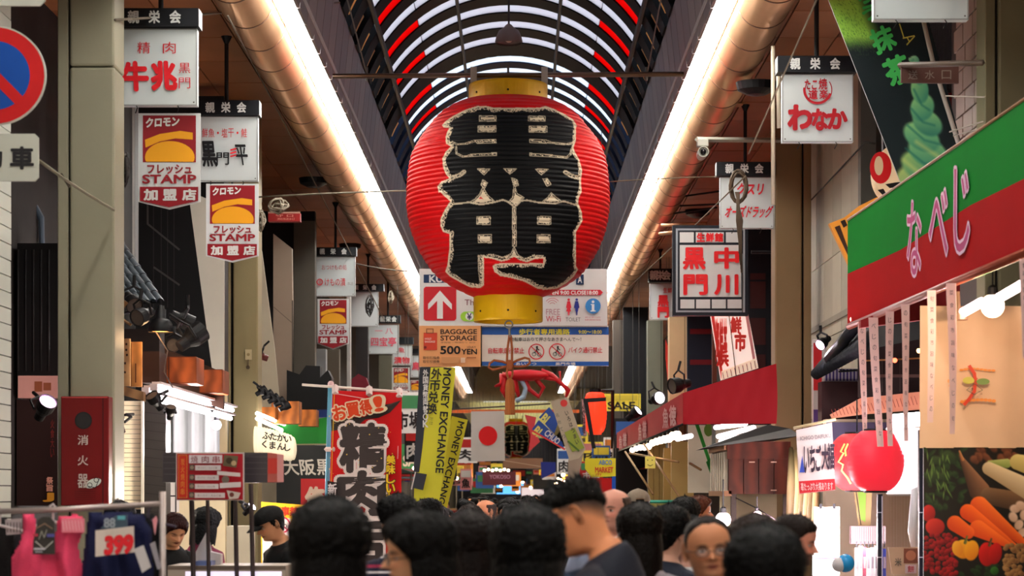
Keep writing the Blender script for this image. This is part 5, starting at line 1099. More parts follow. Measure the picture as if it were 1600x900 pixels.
# ceiling gadgets
for i, (px, py, d_, lb) in enumerate(((1090,283,22,'dark hanging ceiling speaker above the black framed sign'), (490,285,19,'dark oval ceiling speaker left of the tubes, upper'), (1182,138,13.5,'dark ceiling vent box above the katakana sign'), (547,366,25,'dark oval ceiling speaker left of the tubes, lower'))):
    O = P(px, py, d_); O.z = min(O.z, ZC-.06); t = MB(); t.lathe([(.22, .06), (.2, -.02), (.1, -.07), (.01, -.08)], 20); o = t.build('ceiling_speaker', BLK, None, smooth=False, loc=O); tag(o, lb, 'speaker')
for i, (px, py, d_, lb) in enumerate(((376,84,13,'small pale ceiling label left of the left duct, near'), (515,330,20,'small pale ceiling label above the third left sign'), (1140,229,16,'small yellow ceiling label by the security camera'))):
    O = P(px, py, d_); O.z = ZC-.02; tag(MB().box(-.16, .16, -.12, .12, 0, .012).build('ceiling_label', mat((206,170,120), .5), loc=O), lb, 'label')
for i, (y, x0) in enumerate(((308,1060),(322,1054),(334,1050),(352,1034),(366,1030))): tubeobj('conduit', [P(x0, y, 20.5), P(x0+70, y-3 if i % 2 else y-10, 20.2)], .016 if i < 3 else .03, BLK if i < 3 else mat((200,150,110), .3, .6), ('dark', 'second dark', 'third dark', 'coppery', 'lower coppery')[i]+' conduit under the right-hand ceiling', 'pipe', n=6)
# dark building behind, right
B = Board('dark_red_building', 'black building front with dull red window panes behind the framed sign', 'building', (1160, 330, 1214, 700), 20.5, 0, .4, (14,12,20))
for y in (427, 440, 497, 554): B.rect(1172, y, 1196, y+ (10 if y == 427 else 42), (62,18,16))
B = Board('navy_building', 'dark navy wall with two red bands behind the cream pillar', 'building', (1074, 490, 1120, 890), 27.5, 0, .4, (32,34,50)); B.rect(1078, 514, 1116, 522, (120,20,30)); B.rect(1078, 562, 1116, 570, (120,20,30))
B = Board('brown_post', 'thin brown post beside the tilted lit sign', 'post', (1113, 490, 1120, 600), 21, 0, .1, (96,44,26))
B = Board('lit_tilted_sign', 'tilted glowing white sign with red brush strokes above the red awning', 'sign', [(1111,494),(1169,491),(1185,575),(1127,594)], 19.5, 0, .12, (250,226,214), emit=.55)
B.poly([(1111,494),(1116,494),(1131,592),(1127,594)], (226,60,50)); B.poly([(1164,491),(1169,491),(1182,572),(1178,573)], (226,150,150))
B.text('海鮮丼', 1118, 500, 1136, 565, (226,50,40), .05, rot=0); B.text('浜', 1120, 548, 1138, 572, (226,50,40), .05); B.text('鮮', 1142, 496, 1158, 520, (226,60,50), .05); B.text('市', 1148, 520, 1165, 548, (226,60,50), .05)
B.poly([(1127,580),(1180,560),(1185,575),(1127,594)], (250,214,190), .4)
for k in range(9): B.line([(1129+6.2*k, 582-2.2*k), (1131+6.2*k, 592-2.1*k)], 1, (60,30,26))
B.line([(1139,494),(1150,588)], 1.4, (60,40,36))
for lb, r_, d_, c_ in (('cream upright pillar left of the navy wall', (1046,495,1073,0), 24.5, (214,184,140)), ('grey-green pillar behind the white spot lamps', (1012,500,1036,0), 27.5, (126,128,112)), ('brown-grey pillar right of the red glowing lantern', (958,500,974,0), 31, (98,88,80))):
    B = Board('street_pillar', lb, 'pillar', r_[:3]+(770+1.69*FX/d_,), d_, 0, .45, c_, ref=((r_[0]+r_[2])/2, 600)); B.line([(r_[2]-3, r_[1]), (r_[2]-3, 770)], 1.2, tuple(int(v*.6) for v in c_))
B = Board('dark_wall', 'dark recessed wall between the grey pillars on the right', 'wall', (974, 480, 1013, 700), 30, 0, .2, (32,32,36))
B = Board('small_spinning_sign', 'thin red and white curved sign edge behind the cream pillar', 'sign', [(1040,530),(1045,545),(1046,590),(1047,630),(1040,560)], 26, 0, .03, (226,60,50)); hang(B)
# awning
aw = empty('red_awning', (0, 0, 0), 'big red cloth awning over the right stalls with pale characters along its street edge', 'awning')
ar = mat((186,22,38), .6, var=.06, vs=2); c0, c1, c2, c3 = (1067,614), (1213,568), (1213,662), (1067,663)
A = [P(*c0, 15), P(*c1, 15), P(*c2, 15), P(*c3, 15)]; yb = 25*D
A0_, A3_ = Vector((A[0].x, yb, A[0].z)), Vector((A[3].x, yb, A[3].z)); A1_ = Vector((A[1].x+.3, yb, A[1].z+.1))
def cloth(name, q, m, par, n=14, amp=.012):
    b = MB(); b.rings([[q[0].lerp(q[1], i/n).lerp(q[3].lerp(q[2], i/n), j/n)+Vector((amp*math.sin(i*1.9)*math.sin(3*j/n), amp*math.sin(i*2.3+j*.4), 0)) for j in range(n+1)] for i in range(n+1)], cap=False, close=False); return b.build(name, m, par, smooth=True)
cloth('end_panel', [A[0], A[1], A[2], A[3]], ar, aw); cloth('street_panel', [A0_, A[0], A[3], A3_], ar, aw, 20, .006); cloth('top_panel', [A0_, A1_, A[1], A[0]], ar, aw)
B = Board('awning_text_base', None, None, [(1030,640),(1060,628),(1060,650),(1030,660)], 16, -90, .001, (186,22,38), ref=(1067, 640)); B.O = P(1067, 640, 15)-Vector((.012, 0, 0)); bpy.data.objects.remove(B.o, do_unlink=True); B.o = empty('awning_print', B.O, rz=R(-90)); B.o.parent = aw; B.o.location = B.O
PK = (226,170,170)
for (a, c, y0, y1) in ((1036, 1057, 634, 667), (998, 1011, 658, 686), (968, 980, 677, 699)): B.text('魚', a, y0+4, a+(c-a)*.42, y1+2, PK, .02); B.text('徳', a+(c-a)*.5, y0, c, y1-2, PK, .03)
# awning frame
tubeobj('frame_rod', [A[3], A3_], .015, BLK, parent=aw)
spot(1063, 601, 15.6, .26, -60, 10, 'black boxy floodlight on the red awning corner', body=BLK)
spot(1024, 624, 18.0, .24, -150+180, -10, 'bright white floodlight above the awning street edge, nearer', on=14, power=10)
spot(989, 648, 21.5, .26, 60, -35, 'pale glowing floodlight above the awning street edge, further', on=6)
# under the awning
B = Board('pale_patterned_screen', 'pale lit screen with green shapes under the awning end', 'screen', (1075, 664, 1212, 770), 18.5, 0, .05, (226,214,190), emit=.15); B.disc(1107, 672, 7, (140,200,90), 10); B.rect(1112, 664, 1118, 750, (190,210,210))
B.poly([(1086,664),(1092,664),(1114,730),(1114,745)], (60,190,70)); B.poly([(1103,722),(1114,712),(1114,752)], (40,160,60))
for i, (a, b_) in enumerate((((1118,668,16),(1165,662,15.6)), ((1122,682,16.2),(1178,668,15.6)), ((1126,690,16.5),(1190,674,15.8)), ((1058,686,15.6),(1080,681,15.4)))): tubeobj('stall_tube', [P(*a), P(*b_)], .03, mat((255,232,236), .4, emit=10, var=0), ('top', 'middle', 'lowest', 'leftmost')[i]+' of the glowing tubes under the red awning', 'light', 'tubes under the red awning')
gb2 = 'bulb row under the red awning'
for i in range(12):
    t = i/11.; bulb(988+70*t, 704-24*t+random.uniform(-2, 3), 22-6*t, 4+3*t, (255,226,196), 9, 'glowing bulb in the row under the awning street edge, '+('furthest end' if i == 0 else 'nearest end' if i == 11 else ORD[i]+' from the far end'), 7 if i % 3 == 0 else 0, group=gb2, cord=.06)
for lb, r_, d_, c_ in (('cream board wall under the awning, left part', (1013,690,1040,800), 21.5, (206,178,110)), ('cream board pier under the awning, wide right part', (1049,690,1084,800), 19.5, (224,196,128)), ('narrow cream board between two cream boards', (1037,700,1050,800), 20.6, (190,160,96)), ('grey wall with red-orange stripes right of the cream boards', (1083,700,1142,830), 20.2, (112,104,98)), ('black cluttered stall back under the awning far end', (962,700,1016,800), 24.5, (26,22,22))):
    B = Board('stall_board', lb, 'board', r_, d_, 0, .1, c_)
    if d_ == 20.2: B.rect(1083, 706, 1112, 713, (206,76,50)); B.rect(1083, 754, 1112, 761, (206,76,50))
    if d_ == 21.5:
        for x in (1021, 1030): B.line([(x,690),(x,800)], .8, (150,120,70))
for i, (a, b_) in enumerate((((977,706,20),(1020,772,19)), ((1006,694,19),(1062,777,17.5)), ((984,708,20),(1060,722,18)), ((1078,724,18),(1095,734,17.8)))): tubeobj('prop_pole', [P(*a), P(*b_)], .018, mat((176,140,96), .6), ('long slanting wooden prop under the awning, left one', 'long slanting wooden prop under the awning, right one', 'nearly level wooden prop under the awning', 'short stub of wooden prop by the red stripe')[i], 'pole', n=6)
B = Board('yellow_note', 'small yellow smiling note pinned under the awning', 'note', (1008, 713, 1024, 732), 17.8, 0, .01, (240,226,110)); B.line([(1012,726),(1016,728),(1020,726)], .8, BK); B.disc(1012, 719, .9, BK, n=8); B.disc(1019, 719, .9, BK, n=8)
fn = empty('green_fence', P(1060, 800, 16.5), 'teal-green framed mesh fence behind the crowd under the awning', 'fence'); O = fn.location; gm_ = mat((40,150,120), .5)
for a, b_ in (((1011,784),(1107,784)), ((1011,784),(1011,850)), ((1107,784),(1107,850)), ((1011,820),(1107,820))): MB().tube([P(*a, 16.5)-O, P(*b_, 16.5)-O], .022, 4).build('frame_bar', gm_, fn)
b = MB()
for k in range(30): b.tube([P(1011+3.2*k, 785, 16.5)-O, P(1016+3.2*k, 819, 16.5)-O], .004, 4); b.tube([P(1016+3.2*k, 785, 16.5)-O, P(1011+3.2*k, 819, 16.5)-O], .004, 4)
b.build('mesh', mat((190,190,110), .5), fn)['kind'] = 'stuff'
# kiosk
ks = empty('wooden_kiosk', P(1185, 770, 12.0)-Vector((0, 0, CZ)), 'small brown wooden kiosk with a dark roof and pale slatted side', 'kiosk'); O = ks.location; s_ = 12.0/FX
wz = lambda y: (VY-y)*s_+CZ; wx = lambda x: (x-VX)*s_-O.x; wb = wood((88,34,16))
for k in range(4): MB().box(wx(1138)+k*(wx(1233)-wx(1138))/4+.004, wx(1138)+(k+1)*(wx(1233)-wx(1138))/4-.004, 0, .03, wz(772), wz(717)).build('plank', wb, ks)
MB().box(wx(1136), wx(1235), -.02, .02, wz(717), wz(690)).build('header_plank', wb, ks); MB().box(wx(1138), wx(1233), .03, 1.7, wz(772), wz(690)).build('body', mat((60,26,14)), ks)
for k in range(7): MB().box(wx(1138)-.03, wx(1138), .06+k*.235, .06+k*.235+.15, wz(770), wz(706)).build('side_slat', mat((206,196,176), .5), ks)
for z in (772, 700): MB().box(wx(1138)-.04, wx(1138)+.03, 0, 1.7, wz(z)-.02, wz(z)+.03).build('side_rail', mat((150,110,80)), ks)
b = MB(); b.add([(wx(1098), -.3, wz(700)), (wx(1245), -.3, wz(682)), (wx(1245), 1.9, wz(682)), (wx(1112), 1.9, wz(698)), (wx(1206), .3, wz(662)), (wx(1240), .3, wz(668)), (wx(1240), 1.2, wz(664)), (wx(1206), 1.2, wz(662))], [(0,1,5,4),(0,4,7,3),(4,5,6,7),(3,7,6,2),(0,3,2,1)]); b.build('roof', mat((20,12,11), .6), ks)
for x, w_ in ((1147, 4), (1228, 3)): MB().box(wx(x-w_), wx(x+w_), .02, .1, 0, wz(772)).build('leg', mat((74,62,58)), ks)
MB().box(wx(1140), wx(1233), 1.0, 1.05, 0, wz(772)).build('back_panel', mat((206,196,160), .5), ks); MB().box(wx(1139), wx(1233), .0, 1.0, 0, wz(885)).build('counter', mat((90,50,30)), ks)
for x, y in ((1170, 721), (1204, 721), (1204, 765)): MB().box(wx(x), wx(x+9), -.025, -.018, wz(y+2), wz(y)).build('paper_tag', mat((206,170,150)), ks)
bulb(1130, 812, 11.4, 12, (255,236,240), 9, 'large round glowing bulb left of the kiosk leg', 80); bulb(1183, 806, 11.6, 8, (255,214,224), 12, 'teardrop glowing bulb under the wooden kiosk', 80, cord=.1)
wire([(1150,778,11.9),(1182,794,11.7),(1235,826,11.5)], .006, 'dark cable looping under the wooden kiosk', (30,26,26), 'cable', 'cable')
# ---------------- middle distance and far end ----------------
YE = (226,222,60)
B = Board('money_banner', 'tall yellow tilted money exchange banner with a black edge strip, left one', 'banner', [(656,574),(712,574),(704,660),(684,800),(646,812),(648,730)], 16.5, 0, .006, YE, trl=.2)
B.poly([(656,574),(673,574),(660,700),(655,738),(646,738)], (40,44,52)); B.vtext('外国貨幣両替OK', 661, 577, 669, 668, (226,226,220), .02, top=0)
for i, ch in enumerate('外币兑换'): B.text(ch, 674-2.4*i, 576+18*i, 690-2.4*i, 593+18*i, (24,28,30), .02, rot=4)
B.text('환전', 668, 655, 680, 660, (120,124,50), .0, rot=95)
B.text('MONEY EXCHANGE', 693-82, 657-5.8, 693+82, 657+6.2, (20,24,30), .02, rot=94.5)
B = Board('money_banner', 'second yellow money exchange banner leaning more, right of the first', 'banner', [(706,650),(731,656),(716,720),(696,804),(672,800),(684,740)], 17.2, 0, .006, (216,206,54), trl=.2)
B.text('MONEY EXCHANGE', 704-70, 727-5, 704+70, 727+5, (20,24,30), .02, rot=104)
tubeobj('banner_pole', [P(660, 850, 16.6), P(663, 574, 16.6)], .02, mat((206,196,180), .4), 'pale pole on the left of the yellow money banner', 'pole'); bpy.data.objects['banner_pole'].location
B = Board('black_flag', 'dark small flag panel below the money banner strip', 'flag', [(649,738),(667,741),(661,766),(643,762)], 16.4, 0, .005, (44,46,54)); B.line([(649,738),(643,764)], 2, (206,196,190))
B = Board('japan_flag', 'white flag with a red disc hanging from a cross rod', 'flag', [(736,643),(788,642),(789,720),(736,721)], 25, 0, .004, (222,218,212), warp=lambda x, z: .008*math.sin(x*9+z*2), trl=.3); B.step = .007
B.disc(762.5, 681, 14.6, (222,20,24), 15.2); tubeobj('flag_rod', [P(700, 640, 25.05), P(860, 631, 25.05)], .015, mat((60,54,50)), 'thin dark rod carrying the white flag', 'rod')
l2 = copy_tree(lan); l2['label'] = 'distant dark and red lantern with the same lettering, right of the white flag'; l2['category'] = 'lantern'
l2.location = P(806, 687, 66); l2.scale = (.85, .85, .85)
# crab decoration
cb = empty('crab_decoration', P(820, 590, 24), 'red crab-like hanging decoration with bent legs below the pedestrian banner', 'decoration'); O = cb.location; rm = mat((190,26,32), .4)
def leg(pts, r, name='leg', m=rm): MB().tube([P(*p, 24)-O for p in pts], r, 8).build(name, m, cb, smooth=True)
MB().ball((0, 0, .04), .22, 18, sc_=(2.1, .8, .5)).build('body', rm, cb, smooth=True)
leg([(786,584),(784,600),(773,604)], [.07,.05,.02]); leg([(800,584),(806,606),(812,624)], [.08,.06,.02]); leg([(818,584),(826,608),(842,620),(849,606),(832,586)], .045)
leg([(845,580),(862,586),(880,602),(888,610),(884,622)], [.06,.05,.04,.05,.02]); leg([(790,582),(785,610),(790,622)], [.06,.05,.02]); leg([(842,588),(876,594),(874,580)], [.05,.04,.03], 'claw')
leg([(815,594),(822,606),(818,620),(806,627)], .05, 'pale_ring', mat((170,196,216), .4)); leg([(820,575),(820,520)], .01, 'wire', gal)
# glowing red lantern in a bracket
rg = empty('red_glowing_lantern', P(930, 646, 22), 'glowing red-orange cylinder lantern in a black bracket on the right', 'lantern'); n = 30; s_ = 22/FX; rs = []
for k in range(31):
    t = k/30; rs.append([(18*s_*(.55+.45*math.sin(math.pi*min(1, t*1.06+.0))**.35)*(1+.02*math.sin(k*2.1))*math.cos(6.2832*j/n), 18*s_*(.55+.45*math.sin(math.pi*min(1, t*1.06))**.35)*math.sin(6.2832*j/n), (33-66*t)*s_) for j in range(n)])
MB().rings(rs).build('paper', mat((255,60,30), .5, emit=1.0, var=.2, vs=4), rg, smooth=True)
B = Board('bracket', None, None, [(922,622),(958,620),(958,626),(930,628),(942,700),(936,700)], 21.6, 0, .05, (24,22,24)); B.o.parent = rg; B.o.location = P(930, 650, 21.6)-rg.location; B.o.name = 'bracket'
MB().lathe([(.1, -.02), (.1, .06)], 16, (0, 0, 33*s_)).build('cap', BLK, rg); MB().tube([(.3, 0, .4), (.3, 0, -.6)], .03, 4).build('upright', BLK, rg); MB().tube([(.3, 0, .4), (0, 0, .4), (0, 0, .35)], .02, 4).build('arm', BLK, rg)
B = Board('lantern_side_strip', 'pale strip with dark letters left of the glowing red lantern', 'sign', [(909,624),(914,622),(916,680),(912,680)], 21.8, 0, .02, (226,170,170)); B.vtext('ふぐ料理', 909.6, 627, 914.4, 677, (60,30,40), .02)
# other hanging pieces
B = Board('cream_tilted_banner', 'cream tilted banner with a red seal and green painting', 'banner', [(860,627),(887,620),(915,702),(905,716),(890,720)], 21, 0, .01, (206,192,168), trl=.2); B.disc(881, 630, 5.5, (206,60,56)); B.poly([(882,676),(898,668),(913,700),(894,706)], (160,176,70)); B.line([(888,690),(904,704)], 3, (90,120,50))
for i, ch in enumerate('いろはうまい'): B.text(ch, 883+3.2*i, 642+9*i, 888+3.2*i, 649+9*i, (80,76,70), .02, rot=-18)
for i, ch in enumerate('名物てり'): B.text(ch, 868+3.4*i, 646+11*i, 873+3.4*i, 652+11*i, (110,110,100), .0, rot=-18)
B = Board('trailing_cloth', 'pale cloth tail hanging under the cream tilted banner', 'cloth', [(888,718),(912,708),(906,735),(900,775),(886,772)], 21.5, 0, .01, (176,156,140))
for lb, pts in (('upper blue pennant with yellow lettering beside the cream tilted banner', [(842,652),(858,636),(874,655),(866,678)]), ('lower blue pennant with yellow and white lettering', [(830,672),(842,656),(878,690),(882,702)])):
    B = Board('blue_pennant', lb, 'pennant', pts, 23, 0, .01, (44,80,160)); B.text('BI', pts[0][0]+5, pts[0][1]-5, pts[0][0]+14, pts[0][1]+9, (226,220,120), .04, rot=40)
    if pts[0][0] == 830: B.text('CHUO', 850, 678, 876, 688, (226,226,226), .03, rot=38); B.line([(830,672),(882,702)], 2.5, (220,60,60))
B = Board('red_tail_banner', 'pink-red fish-tail banner beside the distant lantern', 'banner', [(820,648),(838,652),(834,672),(844,690),(826,706),(829,680)], 24, 0, .01, (216,70,74))
B = Board('yellow_board', 'yellow board with blue and red writing over a red stall', 'sign', [(914,716),(962,716),(962,744),(924,746),(914,732)], 21, 0, .03, (240,226,50)); B.text('ABCO', 936, 719, 956, 726, (110,150,200), .03); B.text('MARKET', 930, 730, 958, 738, (220,70,50), .03); B.text('市', 930, 739, 940, 744, (220,60,50))
B = Board('red_stall_front', 'bright red stall front below the yellow board', 'stall', (906, 747, 958, 800), 22, 0, .3, (206,20,24)); B.rect(956, 716, 962, 770, (30,90,200))
for i, (x, y, r) in enumerate(((880,742,3),(892,751,2.5),(900,706,3.4),(905,752,2),(872,748,2))): bulb(x, y, 24+i, r, (255,230,190), 12, 'small glowing bulb left of the red stall front, '+('highest on the left', 'middle', 'topmost under the cream banner', 'nearest the red stall', 'leftmost low one')[i], 4 if i < 2 else 0, cord=.05)
B = Board('red_beam', 'red-orange long beam across the street behind the white flag', 'beam', (700, 640, 905, 645), 50, 0, .2, (216,100,40))
B = Board('timber_beam', 'brown timber board across the street under the distant lantern', 'beam', (786, 716, 848, 732), 48, 0, .2, (150,110,84)); B.line([(790,720),(845,729)], 1, (200,170,140))
B = Board('maroon_arch_board', 'maroon far board with faint letters under a row of bulbs', 'sign', (754, 737, 806, 758), 46, 0, .1, (96,36,50)); B.text('YOKOSO', 765, 742, 797, 748, (170,120,150), .03)
for i in range(7): bulb(757+6.2*i, 735-(1.5 if i % 2 else 0), 45.5, 2.2, (255,236,200), 9, 'tiny far bulb above the maroon board, %s from its left end' % ORD[i], 0, group='tiny bulb row above the maroon board', cord=.02)
B = Board('blue_box_sign', 'deep blue slanted box sign on the right of the timber beam', 'sign', [(845,722),(868,722),(868,738),(846,748)], 34, 0, .2, (30,44,130))
B = Board('far_light_sign', 'bluish-white glowing far sign at the end of the street', 'sign', (776, 754, 818, 772), 80, 0, .1, (90,170,236), emit=1.6); B.disc(809, 768, 3, (250,250,250), emit=4)
B = Board('far_light_sign', 'white glowing far sign strip above the crowd', 'sign', (815, 762, 850, 775), 70, 0, .1, (226,210,216), emit=.8)
cols = [('white', (222,216,210)), ('red', (196,40,36)), ('yellow', (232,206,70)), ('green', (70,140,90)), ('blue', (60,100,170)), ('orange', (226,140,60)), ('black', (30,28,30)), ('pink', (220,140,140))]
rr = random.Random(5)
for side, nm in ((-1, 'left'), (1, 'right')):
    for i in range(24):
        d_ = 27+i*1.38; X = side*rr.uniform(1.55, 2.75); zt = rr.uniform(.35, 1.7)*(1.25 if i < 6 else 1.0); w_ = rr.uniform(.3, .9); h = rr.uniform(.3, .9)
        px = VX+X*FX/d_; py = VY-zt*FX/d_; w_ *= FX/d_; h *= FX/d_
        cn, cc = cols[rr.randrange(8)]
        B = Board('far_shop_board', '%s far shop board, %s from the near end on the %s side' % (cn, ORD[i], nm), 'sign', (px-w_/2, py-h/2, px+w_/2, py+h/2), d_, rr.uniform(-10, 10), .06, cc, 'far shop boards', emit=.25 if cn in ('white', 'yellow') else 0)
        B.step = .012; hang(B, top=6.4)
        c2 = cols[(rr.randrange(8))][1]; B.rect(px-w_*.42, py-h*.42, px+w_*.42, py-h*.1, c2); B.text(rr.choice(['魚', '肉', '寿司', 'SALE', '茶', '市場']), px-w_*.35, py-h*.02, px+w_*.35, py+h*.4, (40,30,30) if sum(cc) > 300 else (230,220,210), .03)
    for i in range(12):
        d_ = 26+i*6; X = side*2.1; bulb(VX+X*FX/d_, VY-.5*FX/d_, d_, max(1, 3.2-.2*i), (255,220,180), 12, 'warm bulb over the far stalls, %s from the near end on the %s side' % (ORD[i], nm), 90, group='bulbs over the far stalls', cord=.1)
    # stall bodies along both sides
    for i in range(7):
        d_ = 24+i*5.4; c_ = [(96,70,52), (120,40,40), (150,140,120), (60,70,60), (140,110,70), (80,76,84), (110,96,84)][(i*3+(side > 0)) % 7]
        x = 2.4 if side > 0 else -2.4
        o = MB(); o.box(-.9, .9, 0, 2.4, 0, .95); o.box(-1.0, 1.0, -.1, 2.5, .95, 1.0); st = o.build('stall', mat(c_, .6), loc=(side*3.4, d_*D, 0)); tag(st, 'market stall beyond the money banners, %s from the near end, %s side' % (ORD[i], nm), 'stall', 'far market stalls')
        aw_ = MB(); aw_.add([(-1.1, -.2, 0), (1.1, -.2, 0), (1.1, 2.6, .0), (-1.1, 2.6, 0), (-1.1*side*-1, -.2, .6), (-1.1*side*-1, 2.6, .6)], [(0,1,2,3), (0,1,4) if side < 0 else (0,1,4), (3,2,5), (0,4,5,3), (1,2,5,4)]); aw_.build('canopy', mat(c_[::-1] if i % 2 else (170,40,40), .7), st, loc=(0, 0, 2.15)); 
        for sx in (-1, 1): MB().tube([(sx*.95, 0, 1.0), (sx*.95, 0, 2.16)], .025, 6).build('upright', gal, st)

for i in range(34):
    d_ = 52+i*1.4; X = rr.uniform(-1.9, 1.9); zt = rr.uniform(.12, 1.5); w_ = rr.uniform(.3, 1.1)*FX/d_; h = rr.uniform(.25, .9)*FX/d_; px = VX+X*FX/d_; py = VY-zt*FX/d_
    cn, cc = cols[rr.randrange(8)]
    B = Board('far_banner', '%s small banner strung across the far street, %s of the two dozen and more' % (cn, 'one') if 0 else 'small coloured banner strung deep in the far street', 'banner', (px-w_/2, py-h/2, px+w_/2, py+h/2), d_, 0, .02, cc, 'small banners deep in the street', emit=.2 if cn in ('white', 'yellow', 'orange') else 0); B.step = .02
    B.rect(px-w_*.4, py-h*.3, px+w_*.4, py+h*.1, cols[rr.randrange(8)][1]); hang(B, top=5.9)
    if i % 4 == 0: bulb(px+w_, py+h*.6, d_-.5, 2.2, (255,236,210), 14, 'small warm bulb strung deep in the far street', 60, group='bulbs deep in the street', cord=.05)

# unseen bulbs added on both sides, beside and behind the viewer, to light faces
for side, nm in ((-1, 'left'), (1, 'right')):
    for i in range(7):
        O = Vector((side*2.75, -7.5+i*2.6, 2.35)); t = empty('light_bulb', O, 'added bare warm fill bulb on the %s side beside the viewer, outside the view' % nm, 'light bulb', 'added fill bulbs beside the viewer')
        MB().ball((0, 0, 0), .05, 12).build('globe', mat((255,226,196), .4, emit=6, var=0), t, smooth=True); MB().tube([(0, 0, .05), (0, 0, 4.1)], .006, 5).build('cord', BLK, t); lamp(O+Vector((0, 0, -.12)), 26, (1, .80, .62), .06)
# ---------------- people ----------------
def prof(keys, t): return np.interp(t, [k[0] for k in keys], [k[1] for k in keys])
def smooth(a, n=5):
    k = np.ones(n)/n; return np.convolve(np.pad(a, n//2, 'edge'), k, 'valid')
FR = [(0,.050),(.05,.072),(.10,.088),(.16,.090),(.21,.086),(.27,.091),(.34,.090),(.45,.088),(.52,.087),(.60,.092),(.70,.092),(.80,.086),(.88,.072),(.95,.046),(1,.0)]
BA = [(0,.062),(.12,.064),(.24,.072),(.36,.088),(.5,.100),(.65,.103),(.78,.096),(.88,.078),(.95,.050),(1,.0)]
WI = [(0,.052),(.08,.054),(.18,.061),(.28,.067),(.40,.071),(.52,.0745),(.66,.077),(.78,.073),(.88,.060),(.95,.039),(1,.0)]
HZ0, HH = 1.478, .222
def headgrid(nt, na, scale=1.):
    t = np.linspace(0, 1, nt)**.96; t = 1-(1-t)**1.0
    f, b, w = (smooth(prof(k, t), 3) for k in (FR, BA, WI)); f[-1] = b[-1] = w[-1] = .0005
    s = np.linspace(-1, 1, na, endpoint=False); th = math.pi*(np.sign(s)*(abs(s)**1.25))   # 0 = face front, denser there
    T, S = np.meshgrid(t, th, indexing='ij')
    F_ = np.repeat(f[:, None], na, 1); B2 = np.repeat(b[:, None], na, 1); W_ = np.repeat(w[:, None], na, 1)
    c = np.cos(S); x = W_*np.sign(np.sin(S))*abs(np.sin(S))**.92; y = -np.where(c > 0, F_, B2)*np.sign(c)*abs(c)**.92
    z = HZ0+HH*T
    return T, S, x, y, z
def face(T, S, x, y, z, skin, lips=(150,70,64), brow=(30,22,18), beard=None, age=0):
    g = lambda cx, ct, sx, st: np.exp(-((x-cx)/sx)**2-((T-ct)/st)**2)
    fr = (np.cos(S) > .1)
    dy = np.zeros_like(x)
    nb = np.clip((T-.355)/.02, 0, 1)*np.clip((.56-T)/.18, 0, 1)**.8
    dy -= fr*np.exp(-(x/(.011+.006*np.clip((.46-T)*8, 0, 1)))**2)*nb*.034
    dy -= fr*(g(.013,.375,.007,.02)+g(-.013,.375,.007,.02))*.008
    dy += fr*(g(.031,.50,.017,.045)+g(-.031,.50,.017,.045))*.011
    dy -= fr*(g(.028,.575,.022,.02)+g(-.028,.575,.022,.02))*.004
    dy -= fr*(g(0,.272,.022,.018)+g(0,.225,.018,.02))*.006
    dy += fr*g(0,.249,.024,.007)*.005
    dy -= fr*(g(.036,.40,.02,.06)+g(-.036,.40,.02,.06))*.004
    dy -= fr*g(0,.11,.02,.05)*.004
    c = np.tile(np.array(skin, float), (*x.shape, 1))
    def bl(a, k): return c+(np.array(k, float)-c)*np.clip(a, 0, 1)[..., None]
    c = bl(fr*(g(.035,.40,.02,.06)+g(-.035,.40,.02,.06))*.25, (min(255, skin[0]+8), skin[1]*.72, skin[2]*.7))
    c = bl(fr*(g(0,.25,.021,.028)**.5 > .55)*.75, lips); c = bl(fr*g(0,.249,.023,.006)*.9, (70,26,24))
    for s_ in (-1, 1):
        c = bl(fr*np.clip(1.6*np.exp(-((x-s_*.031)/.017)**4-((T-.575-.01*np.cos((x-s_*.03)*90))/.013)**4), 0, 1), brow)
        c = bl(fr*g(s_*.031,.47,.016,.012)*.25*(1+age), (skin[0]*.6, skin[1]*.5, skin[2]*.5)); c = bl(fr*g(s_*.008,.362,.005,.008)*.8, (70,36,30))
    if beard: 
        m = np.clip((.36-T)/.05, 0, 1)*np.clip((np.abs(S) < 2.0)*1.0, 0, 1)*(T > .0); m = m*(1-fr*(np.exp(-(x/.024)**4-((T-.25)/.03)**4)))
        c = bl(m*beard[3], beard[:3])
    return y+dy, c
def tubepts(v, f, cl, pts, rad, n, colr):
    m = MB(); m.tube(pts, list(rad), n); k = len(v); v.extend(m.v); f.extend([tuple(k+j for j in q) for q in m.f]); cl.extend([colr]*len(m.v))
